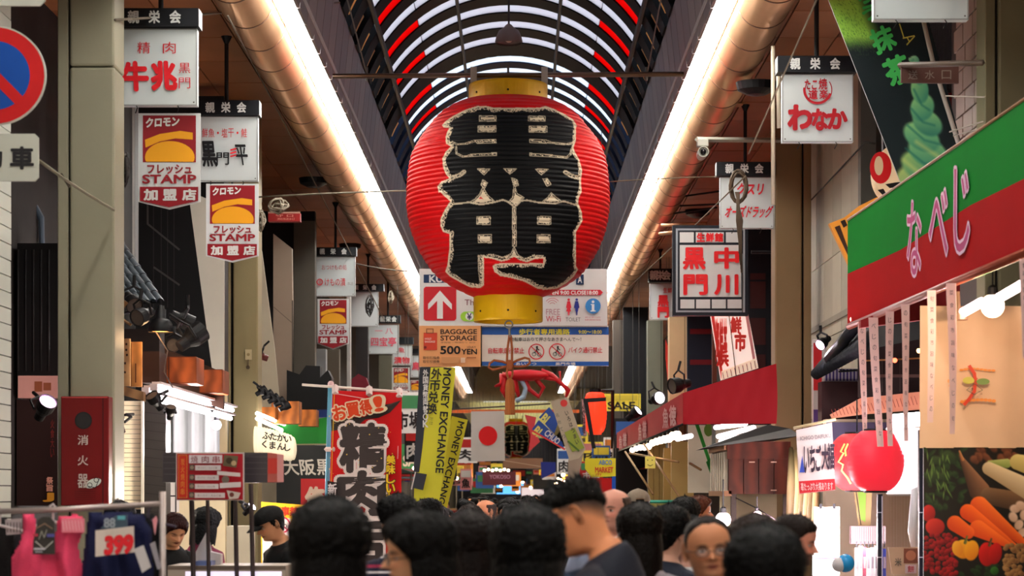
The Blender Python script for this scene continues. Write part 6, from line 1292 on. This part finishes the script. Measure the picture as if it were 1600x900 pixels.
def person(label, px, py, d, hair='short', skin=(206,158,128), hairc=(16,13,12), top=(30,30,36), yaw=0, hyaw=0, pitch=0, roll=0, topkind='', glasses=None, cap=None, beard=None, det=1, collar=None, hk=1.0, lean=0, brow=None, group=None, bottoms=(40,42,52), age=0, eyes_shut=False, build=1., hs=1., strap=None):
    """px, py: top of the head. yaw: 0 faces the camera, 90 faces photo-right, -90 photo-left, 180 away."""
    zt = CZ+(VY-py)*d/FX; sc_ = hs
    X0 = (px-VX)*d/FX
    root = empty('person', (X0, d*D, 0), label, 'person', group, rz=R(yaw))
    Ht = 1.70*sc_; dz = zt-Ht                              # shift of the upper body; the legs take up the difference
    nt, na = ((44, 56) if det == 1 else (24, 30))
    rot = Euler((R(pitch), R(roll), 0)).to_matrix(); rz = Euler((0, 0, R(hyaw))).to_matrix(); piv = Vector((0, .01, 1.45))
    ln = Euler((R(lean), 0, 0)).to_matrix(); lp = Vector((0, 0, 1.0))
    tip = ln@((rot@(rz@(Vector((0, 0, 1.70))-piv)))+piv-lp)+lp
    offx = Vector((-tip.x, -tip.y, 1.70-tip.z))            # keep the crown of the head where it is wanted
    def place(V, head=True):
        V = np.asarray(V, float); M_ = np.array(rz.to_3x3()); Q_ = np.array(rot)
        k = np.clip((V[:, 2]-1.40)/.09, 0, 1)[:, None]*(1. if head else 0.) if True else 0
        W = (Q_@(M_@(V-np.array(piv)).T)).T+np.array(piv); V = V*(1-k)+W*k
        L_ = np.array(ln); kl = np.clip((V[:, 2]-.95)/.25, 0, 1)[:, None]; W = (L_@(V-np.array(lp)).T).T+np.array(lp); V = V*(1-kl)+(W+np.array(offx))*kl
        V = V*sc_; up = np.clip(V[:, 2]/(.85*sc_), 0, 1); V[:, 2] += dz*up
        return V
    def put(name, v, f, m, rgb=None, sm=True, head=True):
        V = place(np.array(v), head); me = bpy.data.meshes.new(name); me.from_pydata(V.tolist(), [], f); me.materials.append(m)
        if sm: me.polygons.foreach_set('use_smooth', [True]*len(me.polygons))
        o = bpy.data.objects.new(name, me); col.objects.link(o); o.parent = root
        if rgb is not None: a = np.array(rgb, float)/255; setcol(o, np.where(a <= .04045, a/12.92, ((a+.055)/1.055)**2.4))
        return o
    bw = build
    # one continuous body: torso, neck and head in one loft, limbs with hands joined into the same mesh
    T, S, x, y, z = headgrid(nt, na)
    yf, fc = face(T, S, x, y, z, skin, brow=brow or tuple(int(v*.9+20) for v in hairc), beard=beard, age=age)
    if hair == 'spiky':      # clipped sides
        aS = np.abs(S); lo_ = np.interp(aS, [0, 1.0, 1.3, 1.6, 1.9, 2.4, 3.15], [1.2, 1.2, .52, .46, .40, .26, .20]); m_ = np.clip((T-lo_)/.22, 0, 1)*.85
        fc = fc+(np.array((30, 22, 20.))-fc)*m_[..., None]
    hg = np.stack([x, yf, z], -1)
    rings = [(.86,.16,.11,.11),(1.0,.14,.10,.10),(1.22,.165,.115,.11),(1.33,.180,.10,.10),(1.385,.165,.075,.09),(1.41,.115,.062,.082),(1.43,.072,.058,.074),(1.45,.058,.053,.068),(1.468,.054,.051,.064)]
    th = S[0]; v = []; cl = []
    for (zz, w_, f_, b_) in rings:
        c = np.cos(th); bwk = bw if zz < 1.42 else 1
        v += list(zip(w_*bwk*np.sin(th), -np.where(c > 0, f_, b_)*c+.012, np.full(na, zz))); cl += [skin]*na
    v += [tuple(p) for p in hg.reshape(-1, 3)]; cl += [tuple(c) for c in fc.reshape(-1, 3)]
    nr = len(rings)+nt; f = [(i*na+j, i*na+(j+1) % na, (i+1)*na+(j+1) % na, (i+1)*na+j) for i in range(nr-1) for j in range(na)]
    f.append(tuple(range(na))[::-1])
    for s_ in (-1, 1):
        ear = []
        ec = Vector((s_*.074, .010, HZ0+HH*.47))
        for k in range(13):
            a = -1.9+k*.32; ear.append(ec+Vector((s_*(.004+.010*math.sin(k/12*math.pi)), .015*math.cos(a)*.95, .031*math.sin(a))))
        tubepts(v, f, cl, ear, [.0045]*13, 6, tuple(int(q*.93) for q in skin)); tubepts(v, f, cl, [ec+Vector((-s_*.006, -.004, -.026)), ec+Vector((s_*.004, 0, 0)), ec+Vector((0, .004, .024))], [.009, .012, .008], 6, tuple(int(q*.8) for q in skin))
        sh_ = Vector((s_*.165*bw, .012, 1.345)); el = Vector((s_*.215*bw, .03, 1.09)); wr = Vector((s_*.215*bw, -.05, .86))
        tubepts(v, f, cl, [sh_, el, wr], [.05, .038, .026], 8, skin); tubepts(v, f, cl, [wr, wr+Vector((0, -.015, -.045)), wr+Vector((0, -.03, -.09))], [.026, .04, .036], 8, skin)
        if det == 1 or det == 2:
            for k in range(4):
                a = wr+Vector((0, -.052+.020*k, -.085)); l_ = (.062, .072, .068, .052)[k]; tubepts(v, f, cl, [a, a+Vector((-s_*.004, -.004, -l_*.5)), a+Vector((-s_*.018, -.006, -l_))], [.009, .0085, .006], 6, skin)
            a = wr+Vector((0, -.035, -.03)); tubepts(v, f, cl, [a, a+Vector((0, -.03, -.03)), a+Vector((0, -.035, -.06))], [.011, .010, .007], 6, skin)
        hp = Vector((s_*.085, .01, .90)); kn = Vector((s_*.095, -.01, .48)); an = Vector((s_*.10, .02, .085)); tubepts(v, f, cl, [hp, kn, an], [.08, .052, .035], 8, skin); tubepts(v, f, cl, [an+Vector((0, .04, -.04)), an+Vector((0, -.04, -.05)), an+Vector((0, -.14, -.065))], [.03, .034, .02], 8, skin)
    put('body', v, f, mat((200,150,120), .5, attr=True, sss=.06, bump=.05, bs=300), cl)
    if det < 3:                                            # eyes
        for s_ in (-1, 1):
            e = MB(); c = (s_*.031, -.0735, HZ0+HH*.50); m_w = mat((206,196,190), .25, var=0); m_i = mat((34,22,16), .2, var=0); m_l = mat(tuple(int(q*.86) for q in skin), .5, var=0)
            e.ball(c, .0125, 10, m_l if eyes_shut else m_w, (1.05, .7, .5)); 
            if not eyes_shut: e.ball((c[0], c[1]-.0062, c[2]), .0058, 8, m_i, (1, .5, .95))
            e.ball((c[0], c[1]-.001, c[2]+.0048), .0130, 8, m_l, (1.12, .72, .28)); e.ball((c[0], c[1]-.0078, c[2]+.0036), .006, 6, m_i, (1.9, .3, .16))
            V = place(np.array(e.v)); e.v = [tuple(q) for q in V]; e.build('eye', None, root, smooth=True)
    # clothing
    rgs = [(.80,.175,.13,.13),(.92,.165,.12,.12),(1.05,.158,.118,.116),(1.22,.182,.128,.124),(1.32,.198,.115,.115),(1.372,.190,.092,.108),(1.405,.140,.078,.100),(1.428,.092,.072,.090),(1.44,.074,.066,.082)]
    nb = 32; tt = [2*math.pi*j/nb for j in range(nb)]; b = MB()
    rs = []
    for i, (zz, w_, f_, b_) in enumerate(rgs):
        rs.append([(w_*(bw if zz < 1.42 else 1)*math.sin(a)*(1+.012*math.sin(a*7+i)), -(f_ if math.cos(a) > 0 else b_)*math.cos(a)*(1+.015*math.sin(a*5+i*1.7))+.012, zz+(.014*(-math.cos(a)) if zz > 1.4 else 0)) for a in tt])
    b.rings(rs)
    for s_ in (-1, 1):
        b.tube([(s_*.12*bw, .012, 1.362), (s_*.175*bw, .014, 1.345), (s_*.205*bw, .02, 1.27), (s_*.225*bw, .03, 1.10), (s_*.225*bw, -.045, .90)], [.055, .066, .062, .052, .040], 12)
    tm_ = mat(top, .75, kind=topkind, bump=.25, bs=18) if topkind else mat(top, .75, var=.12, vs=10, bump=.3, bs=16)
    put('top', b.v, b.f, tm_, head=True)
    if collar:
        b = MB(); rs = []
        for k, (r_, zz) in enumerate(((.078, 1.425), (.070, 1.462), (.078, 1.468), (.094, 1.43))): rs.append([(r_*math.sin(a)*.95, -r_*math.cos(a)*1.05+.010, zz-.016*max(0, math.cos(a))) for a in tt])
        b.rings(rs, cap=False); put('collar', b.v, b.f, mat(collar, .7))
    b = MB()
    for s_ in (-1, 1): b.tube([(s_*.08, .01, .93), (s_*.09, .01, .82), (s_*.095, -.01, .48), (s_*.10, .02, .07)], [.10, .098, .068, .060], 12)
    put('trousers', b.v, b.f, mat(bottoms, .8))
    b = MB()
    for s_ in (-1, 1): b.rings([[(s_*.10+w_*math.sin(a), yy, max(.0, .05+hh*math.cos(a))) for a in [6.2832*k/12 for k in range(12)]] for yy, w_, hh in ((.085, .02, .03), (.06, .038, .05), (-.02, .042, .055), (-.12, .045, .05), (-.17, .022, .05))])
    put('shoes', b.v, b.f, mat((30,28,28), .5))
    # hair
    hm = mat(tuple(int(q*.8) for q in hairc), .5, var=.25, vs=45, bump=.5, bs=70, spec=.12)
    if hair != 'bald':
        n1, n2 = (40, 72) if det == 1 else (22, 36)
        T, S, x, y, z = headgrid(n1, n2); aS = np.abs(S)
        if hair in ('rim',): tm = np.interp(aS, [0, .9, 1.2, 1.5, 1.9, 2.4, 3.15], [1.2, 1.2, .80, .46, .32, .14, .10]); tmax = np.interp(aS, [0, 1.1, 1.5, 2.2, 3.15], [.8, .80, .80, .82, .84])
        elif hair == 'receding': tm = np.interp(aS, [0, .35, .8, 1.2, 1.5, 1.9, 2.4, 3.15], [.90, .92, .86, .74, .56, .40, .16, .10]); tmax = None
        elif hair == 'cap': tm = np.interp(aS, [0, 1.1, 1.45, 1.8, 2.3, 3.15], [1.2, .9, .46, .34, .16, .10]); tmax = np.interp(aS, [0, 3.15], [.72, .72])
        elif hair in ('long', 'bob', 'pony'): tm = np.interp(aS, [0, .45, .9, 1.25, 1.6, 2.2, 3.15], [.80, .74, .60, .40, .22, .05, .0]); tmax = None
        elif hair == 'spiky': tm = np.interp(aS, [0, .5, .95, 1.3, 1.6, 2.2, 3.15], [.80, .80, .76, .70, .66, .56, .40]); tmax = None
        else: tm = np.interp(aS, [0, .5, .95, 1.25, 1.5, 1.75, 2.1, 2.6, 3.15], [.79, .77, .72, .60, .45, .42, .24, .12, .08]); tmax = None
        th_ = {'short': .022, 'spiky': .020, 'long': .022, 'bob': .026, 'pony': .012, 'rim': .007, 'receding': .007, 'cap': .010, 'buzz': .006, 'side': .024}.get(hair, .02)*hk
        r_ = np.random.default_rng(sum(map(ord, label)) % 9999)
        on = np.clip((T-tm)/.07, 0, 1)
        if tmax is not None: on = on*np.clip((tmax-T)/.06, 0, 1)
        prof_t = .55+.45*np.clip((T-.3)/.4, 0, 1)
        k = on**.6*th_*prof_t*(1+.16*np.sin(S*23+T*9)+.10*np.sin(S*57+3)+.10*r_.standard_normal(S.shape)) - .004*(on <= 0)
        nx, ny, nz = x, y-.005, (z-(HZ0+HH*.55))*1.0; ln_ = np.sqrt(nx**2+ny**2+nz**2)+1e-6
        hx, hy, hz = x+nx/ln_*k, y+ny/ln_*k, z+nz/ln_*k
        v = list(np.stack([hx, hy, hz], -1).reshape(-1, 3)); onf = (on > 0).reshape(-1)
        f = []
        for i in range(n1-1):
            for j in range(n2):
                q = (i*n2+j, i*n2+(j+1) % n2, (i+1)*n2+(j+1) % n2, (i+1)*n2+j)
                if any(onf[a] for a in q): f.append(q)
        cl_ = []
        if hair in ('long', 'bob'):
            ze = 1.39 if hair == 'long' else 1.44; m_ = 26; nA = 30; k0 = len(v); angs = np.linspace(.95 if hair == 'long' else 1.05, 2*math.pi-(.95 if hair == 'long' else 1.05), nA)
            for lay in (0, 1):
                for i in range(m_):
                    t = i/(m_-1); zz = (HZ0+HH*.78)*(1-t)+ze*t
                    for a in angs:
                        w_ = .080+.030*math.sin(min(1, t*1.6)*1.57)-.012*t; b_ = .104+.028*math.sin(min(1, t*1.5)*1.57)-(.01*t); rr_ = 1+.018*math.sin(a*31)+.012*math.sin(a*13+2)-(.10 if lay else 0); edge = .6+.4*min(1, 6*min(a-angs[0], angs[-1]-a)+.15)
                        xx = w_*math.sin(a)*rr_; yy = -(b_ if math.cos(a) < 0 else .085)*math.cos(a)*rr_
                        v.append(np.array((xx, yy, zz+.012*math.sin(a*17)*(t > .95))))
            for lay in (0, 1):
                kb = k0+lay*m_*nA
                for i in range(m_-1):
                    for j in range(nA-1): f.append((kb+i*nA+j, kb+(i+1)*nA+j, kb+(i+1)*nA+j+1, kb+i*nA+j+1))
            kb = k0; kc = k0+m_*nA
            for i in range(m_-1):
                for j in (0, nA-1): f.append((kb+i*nA+j, kb+(i+1)*nA+j, kc+(i+1)*nA+j, kc+i*nA+j))
            for j in range(nA-1): f.append((kb+(m_-1)*nA+j, kb+(m_-1)*nA+j+1, kc+(m_-1)*nA+j+1, kc+(m_-1)*nA+j))
        if hair == 'pony':
            mm = MB(); mm.tube([(0, .10, 1.60), (0, .145, 1.60), (0, .17, 1.54), (0, .16, 1.42), (0, .15, 1.30)], [.02, .03, .038, .03, .008], 12); k0 = len(v); v += [np.array(q) for q in mm.v]; f += [tuple(k0+j for j in q) for q in mm.f]
        if hair in ('spiky', 'short', 'side') and det == 1:
            r2 = np.random.default_rng(3); sel = np.argwhere((T > .66) & (on > .9)); 
            for _ in range(260 if hair == 'spiky' else 120):
                i, j = sel[r2.integers(len(sel))]; p_ = np.array((hx[i, j], hy[i, j], hz[i, j])); n_ = np.array((nx[i, j], ny[i, j]*.9-(.03 if hair == 'spiky' else 0), nz[i, j]+.02)); n_ /= np.linalg.norm(n_); l_ = (.030 if hair == 'spiky' else .012)*r2.uniform(.5, 1)
                tg = np.cross(n_, (0, 0, 1.)); tg = tg/(np.linalg.norm(tg)+1e-6)*.005; t2 = np.cross(n_, tg); k0 = len(v)
                v += [p_-n_*.004+tg, p_-n_*.004-tg*.5+t2*.9, p_-n_*.004-tg*.5-t2*.9, p_+n_*l_+np.array((r2.normal(), r2.normal(), r2.normal()))*.003]; f += [(k0, k0+1, k0+3), (k0+1, k0+2, k0+3), (k0+2, k0, k0+3)]
        put('hair', v, f, hm)
    if glasses:
        b = MB()
        for s_ in (-1, 1):
            pts = [(s_*.033+.024*math.cos(a)*(1-.08*abs(math.sin(a))), -.103+.004*abs(math.cos(a)), HZ0+HH*.49+.016*math.sin(a)) for a in [k*.5236 for k in range(13)]]; b.tube(pts, .0021, 6)
            b.tube([(s_*.057, -.099, HZ0+HH*.50), (s_*.074, -.06, HZ0+HH*.50), (s_*.080, .01, HZ0+HH*.495)], .0021, 6)
        b.tube([(-.010, -.104, HZ0+HH*.50), (0, -.108, HZ0+HH*.505), (.010, -.104, HZ0+HH*.50)], .0013, 6); put('glasses', b.v, b.f, mat(glasses, .3, .5))
        b = MB()
        for s_ in (-1, 1): b.add([(s_*.033+.023*math.cos(a), -.102, HZ0+HH*.49+.015*math.sin(a)) for a in [k*.5236 for k in range(12)]], [tuple(range(12))])
        g_ = put('lens', b.v, b.f, mat((220,226,230), .05, alpha=.18, var=0))
    if cap:
        T, S, x, y, z = headgrid(24, 36); sel = T > .60
        k = .016; ln_ = np.sqrt(x**2+y**2+(z-1.60)**2)+1e-6; v = np.stack([x*(1+k/ln_), y*(1+k/ln_), z+(z-1.60)/ln_*k+.004], -1).reshape(-1, 3); f = []
        for i in range(23):
            for j in range(36):
                q = (i*36+j, i*36+(j+1) % 36, (i+1)*36+(j+1) % 36, (i+1)*36+j)
                if T[i, 0] > .60 and not (cap[3:] and T[i, 0] < .70 and abs(S[i, j]) > 2.75): f.append(q)
        cm_ = mat(cap[:3], .8, bump=.2, bs=60); put('cap', list(v), f, cm_)
        b = MB(); rs = []
        for i in range(8):
            t = i/7; rs.append([((.074-.012*t*t)*math.sin(a), -.075-(.085*t)*math.cos(a)-.02*math.cos(a), HZ0+HH*.625-.016*t*t+.006*math.cos(a*2)) for a in [-1.35+2.7*j/14 for j in range(15)]])
        b.rings(rs, cap=False, close=False); o = put('cap_brim', b.v, b.f, cm_); mo = o.modifiers.new('s', 'SOLIDIFY'); mo.thickness = .004
    return root
def strap_pack(root, label, c, group=None):
    """backpack worn by a person: a thing of its own"""
    b = MB(); n = 20
    rs = []
    for zz, w_, dp in ((.98,.10,.10),(1.02,.14,.15),(1.15,.15,.17),(1.28,.14,.15),(1.36,.10,.10),(1.38,.05,.04)):
        rs.append([(w_*math.copysign(abs(math.cos(6.2832*k/n))**.7, math.cos(6.2832*k/n)), .20+dp*.5*math.copysign(abs(math.sin(6.2832*k/n))**.7, math.sin(6.2832*k/n)), zz) for k in range(n)])
    b.rings(rs); o = b.build('backpack', mat(c, .8, bump=.3, bs=40), smooth=True); o.location = root.location; o.rotation_euler = root.rotation_euler; tag(o, label, 'backpack', group)
    for s_ in (-1, 1):
        q = MB(); q.tube([(s_*.08, .14, 1.34), (s_*.095, .05, 1.425), (s_*.10, -.05, 1.40), (s_*.12, -.125, 1.27), (s_*.13, -.08, 1.10), (s_*.12, .12, 1.03)], .022, 8); q.build('strap', mat(c, .8), o, smooth=True)
    return o
AS1, AS2, WHT = (214,160,122), (196,138,104), (224,160,140)
# nearest row (dark heads from behind)
p = person('person seen from behind with thick black hair, in front of the red banner', 515, 797, 3.45, 'bob', AS2, (10,9,9), (20,20,24), 165, hk=1.35, build=.9)
p = person('woman in thin glasses and black hair in profile facing left, below the striped shirt', 648, 811, 3.9, 'bob', AS1, (12,11,11), (30,26,30), -78, glasses=(60,50,46), hk=1.1, pitch=6, build=.85)
person('person with dark reddish-brown hair seen from behind, right of the woman in glasses', 735, 808, 4.5, 'long', AS2, (24,13,11), (26,20,20), 178, hk=1.2, build=.85)
person('short person with reddish hair close behind the woman in glasses', 692, 838, 5.1, 'pony', AS2, (40,20,18), (30,22,22), 150, build=.8)
person('nearest person at bottom centre with big black hair seen from behind', 824, 806, 3.6, 'bob', AS2, (9,9,10), (14,14,16), 185, hk=1.3, build=.9)
p = person('tall man with spiky black hair bending his head down to the left, navy sweater', 871, 765, 4.3, 'spiky', (226,150,104), (12,10,9), (26,30,44), -112, pitch=30, hyaw=14, hs=1.06, hk=.75, build=1.0, lean=6)
strap_pack(p, 'blue-grey backpack on the man with spiky hair', (52,68,92))
person('nearest person at bottom right with black hair seen from behind', 1195, 838, 3.4, 'bob', AS2, (8,8,9), (14,14,16), 175, hk=1.3, build=.9)
# middle row
person('bald man with stubble looking left in a pale patterned shirt', 959, 764, 6.9, 'rim', WHT, (96,74,62), (150,160,186), -28, hyaw=-6, collar=(206,210,226), beard=(150,110,96,.35), brow=(110,84,70), age=.6, hs=1.04, build=1.1)
person('person in a beige cap seen from behind near the green fence', 997, 767, 9.5, 'cap', AS2, (20,16,14), (30,28,30), 180, cap=(136,122,106,1))
p = person('woman with long straight dark hair and a grey hooded top, seen from behind', 999, 793, 5.6, 'long', AS1, (20,14,12), (150,142,150), 188, hk=1.1, build=.85)
PNAVY = person('person with short black hair and glasses turned right, navy top', 1045, 797, 6.3, 'short', (226,176,152), (12,11,12), (30,36,52), 138, glasses=(60,50,50), hk=1.3, build=.85)
person('dark-haired man with brown skin behind the long-haired woman', 1070, 781, 8.0, 'short', (120,76,54), (12,10,10), (60,56,60), 150, hk=1.0)
person('person with brown-red hair turned right near the teal fence', 1092, 779, 10.0, 'side', (214,140,104), (110,56,34), (40,36,36), 100)
person('small woman with black hair half hidden behind the man in glasses', 1074, 810, 7.2, 'bob', (220,170,150), (14,12,12), (226,224,228), 20, build=.85)
person('man in thin glasses with receding hair and a broad face looking at the camera', 1103, 808, 4.5, 'receding', (206,142,104), (44,38,36), (70,56,50), 2, hyaw=0, pitch=4, roll=-5, glasses=(30,24,24), beard=(150,104,84,.25), age=.8, brow=(70,50,40))
person('person with soft brown hair from behind, under the teardrop bulb', 1180, 814, 5.0, 'bob', AS2, (48,32,26), (40,34,34), 180, hk=1.15, build=.85)
person('bearded man with short brown hair looking down to the right, orange top', 1250, 807, 5.6, 'short', (220,150,128), (38,26,22), (206,96,50), 78, pitch=14, beard=(60,36,28,.85), brow=(40,26,22), hk=.4)
person('man with black hair turned left in a navy striped shirt by the red banner', 622, 780, 6.2, 'short', AS1, (12,11,12), (20,20,40), -142, topkind='stripe', hk=1.25, build=1.05)
p = person('man with black hair bending left in a lavender shirt', 660, 787, 9.0, 'short', AS2, (14,12,12), (176,166,206), -110, pitch=15, lean=10, hk=1.2); strap_pack(p, 'dark backpack on the man in the lavender shirt', (36,40,70))
person('small dark-clothed person facing forward beyond the lavender shirt', 695, 797, 12.5, 'short', AS2, (20,16,14), (24,22,26), 10, det=2)
person('person with brown hair from behind left of the balding man', 735, 793, 9.3, 'bob', AS2, (44,28,22), (30,26,28), 180)
person('balding older man in profile among the far crowd', 759, 781, 12.0, 'rim', (206,140,104), (70,60,56), (60,56,60), -60, det=2)
person('man with black hair facing the camera in a grey top, left of two', 799, 790, 13.0, 'short', (214,164,128), (16,14,12), (150,150,146), 6, det=2)
person('man with black hair facing the camera, right of two, above the central head', 828, 780, 11.6, 'short', (214,158,120), (14,12,12), (40,38,40), -6, hk=1.1)
person('dark-haired person just left of the spiky-haired man', 852, 792, 9.5, 'short', AS2, (14,12,12), (30,30,34), 150, det=2)
person('dark-haired person behind the backpack of the lavender-shirted man', 683, 792, 10.8, 'short', AS2, (14,12,12), (24,24,28), 200, det=2)
# stall staff
p = person('young man in a black cap and black printed shirt looking down at the stall', 412, 796, 8.8, 'cap', (222,160,120), (14,12,12), (18,18,20), -62, pitch=22, cap=(16,16,18), hk=1.2, build=.95, lean=4)
person('woman with pinned-up dark red hair looking down at the stall counter', 277, 808, 9.3, 'pony', (232,170,128), (60,24,22), (14,14,16), 28, pitch=26, eyes_shut=True, hk=1.3, build=.85, lean=6)
person('woman with black bobbed hair and a maroon top, turned away in the stall', 324, 798, 9.9, 'bob', (226,180,160), (18,18,20), (120,40,66), 140, pitch=8, hk=1.1, build=.85)
person('dark-clothed person with black hair partly behind the navy clothes rack', 188, 788, 8.6, 'bob', AS2, (14,12,12), (26,24,28), 160, det=2)
# far crowd
rr = random.Random(11); fc_lab = 'dark-haired pedestrian in the dense far crowd'; protos = []
for k in range(5): protos.append(person(fc_lab, 790+8*k, 782, 16+k, ['short', 'bob', 'short', 'side', 'pony'][k], AS2, [(14,12,12), (24,16,14), (16,14,14), (40,26,20), (14,12,12)][k], [(40,40,46), (120,110,106), (26,26,34), (90,40,44), (60,70,96)][k], [180, 170, 5, -40, 200][k], det=3, group='dense far crowd'))
used = [(p_.location.x, p_.location.y) for p_ in protos]
for k in range(64):
    q = copy_tree(protos[k % 5])
    for _ in range(60):
        x_, y_ = rr.uniform(-1.45, 1.45), (14.5+k*.55+rr.uniform(-.8, 1.2))*D
        if all(math.hypot(x_-a, y_-b_) > .62 for a, b_ in used): break
    used.append((x_, y_)); q.location = (x_, y_, 0); q.rotation_euler = (0, 0, R(rr.choice([180, 170, 200, 0, 10, -20]))); h = rr.uniform(.94, 1.02)
    q.scale = (h, h, h)
# ---------------- foreground clothes rack ----------------
RD = 6.0
rk = empty('clothes_rack', P(120, 770, RD)-Vector((0, 0, CZ)), 'pale metal clothes rail with an upright at its right end, bottom left', 'rack'); O = rk.location; ms = mat((176,164,160), .35, .5)
def tr(name, pts, r, n=10): MB().tube([P(*p)-O for p in pts], r, n).build(name, ms, rk, smooth=True)
tr('rail', [(-60,801,RD),(100,796,RD),(254,787,RD)], .014); a = P(254, 768, RD)-O; MB().tube([(a.x, 0, 0), a], .016, 10).build('upright', ms, rk, smooth=True); a = P(-60, 768, RD)-O; MB().tube([(a.x, 0, 0), a], .016, 10).build('upright', ms, rk, smooth=True); MB().tube([(a.x, -.3, .02), (a.x, .3, .02)], .016, 8).build('foot', ms, rk)
def garment(label, name, pts, d, c, dep=.05, seed=0, group=None, cat='clothing', holes=None):
    """soft garment: outline inflated front and back from a signed grid"""
    P0 = np.array([( (x-VX)*d/FX, CZ+(VY-y)*d/FX) for x, y in pts]); lo = P0.min(0); hi = P0.max(0); n = 46
    X, Z = np.meshgrid(np.linspace(lo[0], hi[0], n), np.linspace(lo[1], hi[1], n), indexing='ij'); poly = [tuple(q) for q in P0]
    ins = inpoly(X.ravel(), Z.ravel(), poly).reshape(n, n); dd = distpoly(X.ravel(), Z.ravel(), poly).reshape(n, n)*ins
    k = np.clip(dd/.04, 0, 1)**.5*dep; k = k*(1+.25*np.sin(X*60+seed)+.2*np.sin(Z*25+X*40)); k = np.where(ins, k, 0)
    cxy = ((lo+hi)/2); root = empty(name, (cxy[0], d*D, cxy[1]), label, cat, group)
    v = [(x-cxy[0], -kk, z-cxy[1]) for x, z, kk in zip(X.ravel(), Z.ravel(), k.ravel())]+[(x-cxy[0], kk*.6, z-cxy[1]) for x, z, kk in zip(X.ravel(), Z.ravel(), k.ravel())]
    f = []
    for i in range(n-1):
        for j in range(n-1):
            if ins[i, j] or ins[i+1, j] or ins[i, j+1] or ins[i+1, j+1]:
                q = (i*n+j, (i+1)*n+j, (i+1)*n+j+1, i*n+j+1); f += [q, tuple(a+n*n for a in q[::-1])]
    m = MB(); m.add(v, f); m.build('fabric', mat(c, .85, var=.12, vs=14, bump=.35, bs=120), root, smooth=True)
    return root
def hook(root, px, py, d, c=(206,196,196)):
    O = root.location; b = MB(); a = P(px, py, d)-O
    b.tube([a+Vector((0, 0, -.05)), a, a+Vector((.012, 0, .02)), a+Vector((0, 0, .038)), a+Vector((-.016, 0, .026))], .005, 6); b.tube([a+Vector((-.13, 0, -.075)), a+Vector((0, 0, -.045)), a+Vector((.13, 0, -.075))], .007, 6); b.build('hanger', mat(c, .3), root)
g = garment('pink racerback sports bra with a dark hang tag on the clothes rail', 'sports_bra', [(36,806),(50,803),(54,812),(56,835),(66,850),(82,850),(90,830),(92,808),(120,806),(132,812),(128,830),(120,850),(124,872),(130,890),(126,960),(22,960),(18,890),(20,872),(32,850),(38,830)], 5.9, (232,72,110), .05); hook(g, 83, 800, RD)
B = Board('hang_tag', None, None, [(59,813),(66,808),(78,808),(85,815),(86,866),(51,866),(52,845)], 5.82, 0, .006, (50,48,44)); B.o.parent = g; B.o.location = B.O-g.location
B.line([(56,826),(70,818),(82,826)], 1.5, (150,120,100)); B.line([(56,846),(70,858),(83,846)], 1.5, (190,190,186)); B.rect(52, 834, 60, 838, (190,60,80)); B.rect(74, 834, 86, 839, (80,80,150)); B.line([(62,842),(66,830),(70,840),(74,828)], 1.5, (150,150,140)); B.rect(54, 856, 72, 859, (190,190,200)); B.rect(56, 861, 68, 863, (160,160,170)); B.rect(51, 852, 86, 866, (30,32,60)) if False else None
B = Board('mesh_strap', None, None, (96, 810, 132, 832), 5.86, 0, .004, (236,130,150)); B.o.parent = g; B.o.location = B.O-g.location
for k in range(7): B.line([(98+5*k, 814), (100+5*k, 828)], 1.2, (246,190,200))
g = garment('navy sports garment behind a white price card on the clothes rail', 'tank_garment', [(140,800),(160,804),(196,802),(222,806),(236,830),(238,900),(240,970),(130,970),(128,900),(134,850)], 5.9, (16,22,62), .05, 2); hook(g, 184, 792, RD, (50,40,50))
B = Board('hang_tag', None, None, [(156,826),(180,806),(199,804),(199,826)], 5.8, 0, .005, (60,80,96)); B.o.parent = g; B.o.location = B.O-g.location; B.text('88', 163, 810, 180, 824, (150,160,170), .03); B.rect(184, 806, 196, 812, (90,170,180))
B = Board('price_card', 'white price card reading 399 in red on the navy garment', 'price card', [(149,829),(209,822),(210,863),(149,870)], 5.72, 0, .004, (214,204,196)); B.text('399', 165, 838, 207, 864, (220,30,44), .07, rot=-4, shear=.12); B.text('スポーツ', 164, 828, 196, 835, (196,190,180), .0, rot=-4)
B = Board('blank_tag', 'small blank white tag tilted beside the price card', 'tag', [(209,858),(224,852),(236,886),(222,895)], 5.7, 0, .004, (200,198,200))
g = garment('black garment at the far left of the clothes rail with pale lace', 'lace_garment', [(-40,812),(6,808),(14,815),(22,840),(16,870),(14,960),(-50,960)], 6.05, (12,10,12), .05, 4); hook(g, 0, 806, RD)
B = Board('lace_trim', None, None, [(8,812),(34,810),(32,834),(10,836)], 6.0, 0, .004, (176,166,168)); B.o.parent = g; B.o.location = B.O-g.location
for k in range(5): B.rect(11+5*k, 816, 13+5*k, 832, (90,80,84))
g = garment('black garment with a silver zip at the right end of the clothes rail', 'black_jacket', [(208,802),(236,803),(250,812),(252,900),(252,970),(226,970),(222,880)], 6.02, (14,12,16), .04, 5); hook(g, 232, 798, RD, (60,50,70))
B = Board('zip_trim', None, None, [(238,812),(244,806),(246,812),(242,836)], 5.9, 0, .004, (226,150,160)); B.o.parent = g; B.o.location = B.O-g.location
B = Board('packet_edge', 'silver-edged packet hanging beside the rack upright', 'packet', [(234,850),(242,846),(252,888),(246,890)], 5.85, 0, .004, (160,156,164))
g = garment('dark folded garment low between the black top and the pink bra', 'folded_garment', [(12,838),(30,834),(40,860),(30,970),(0,970)], 6.15, (20,12,18), .05, 6)

for b in BOARDS: b.done()
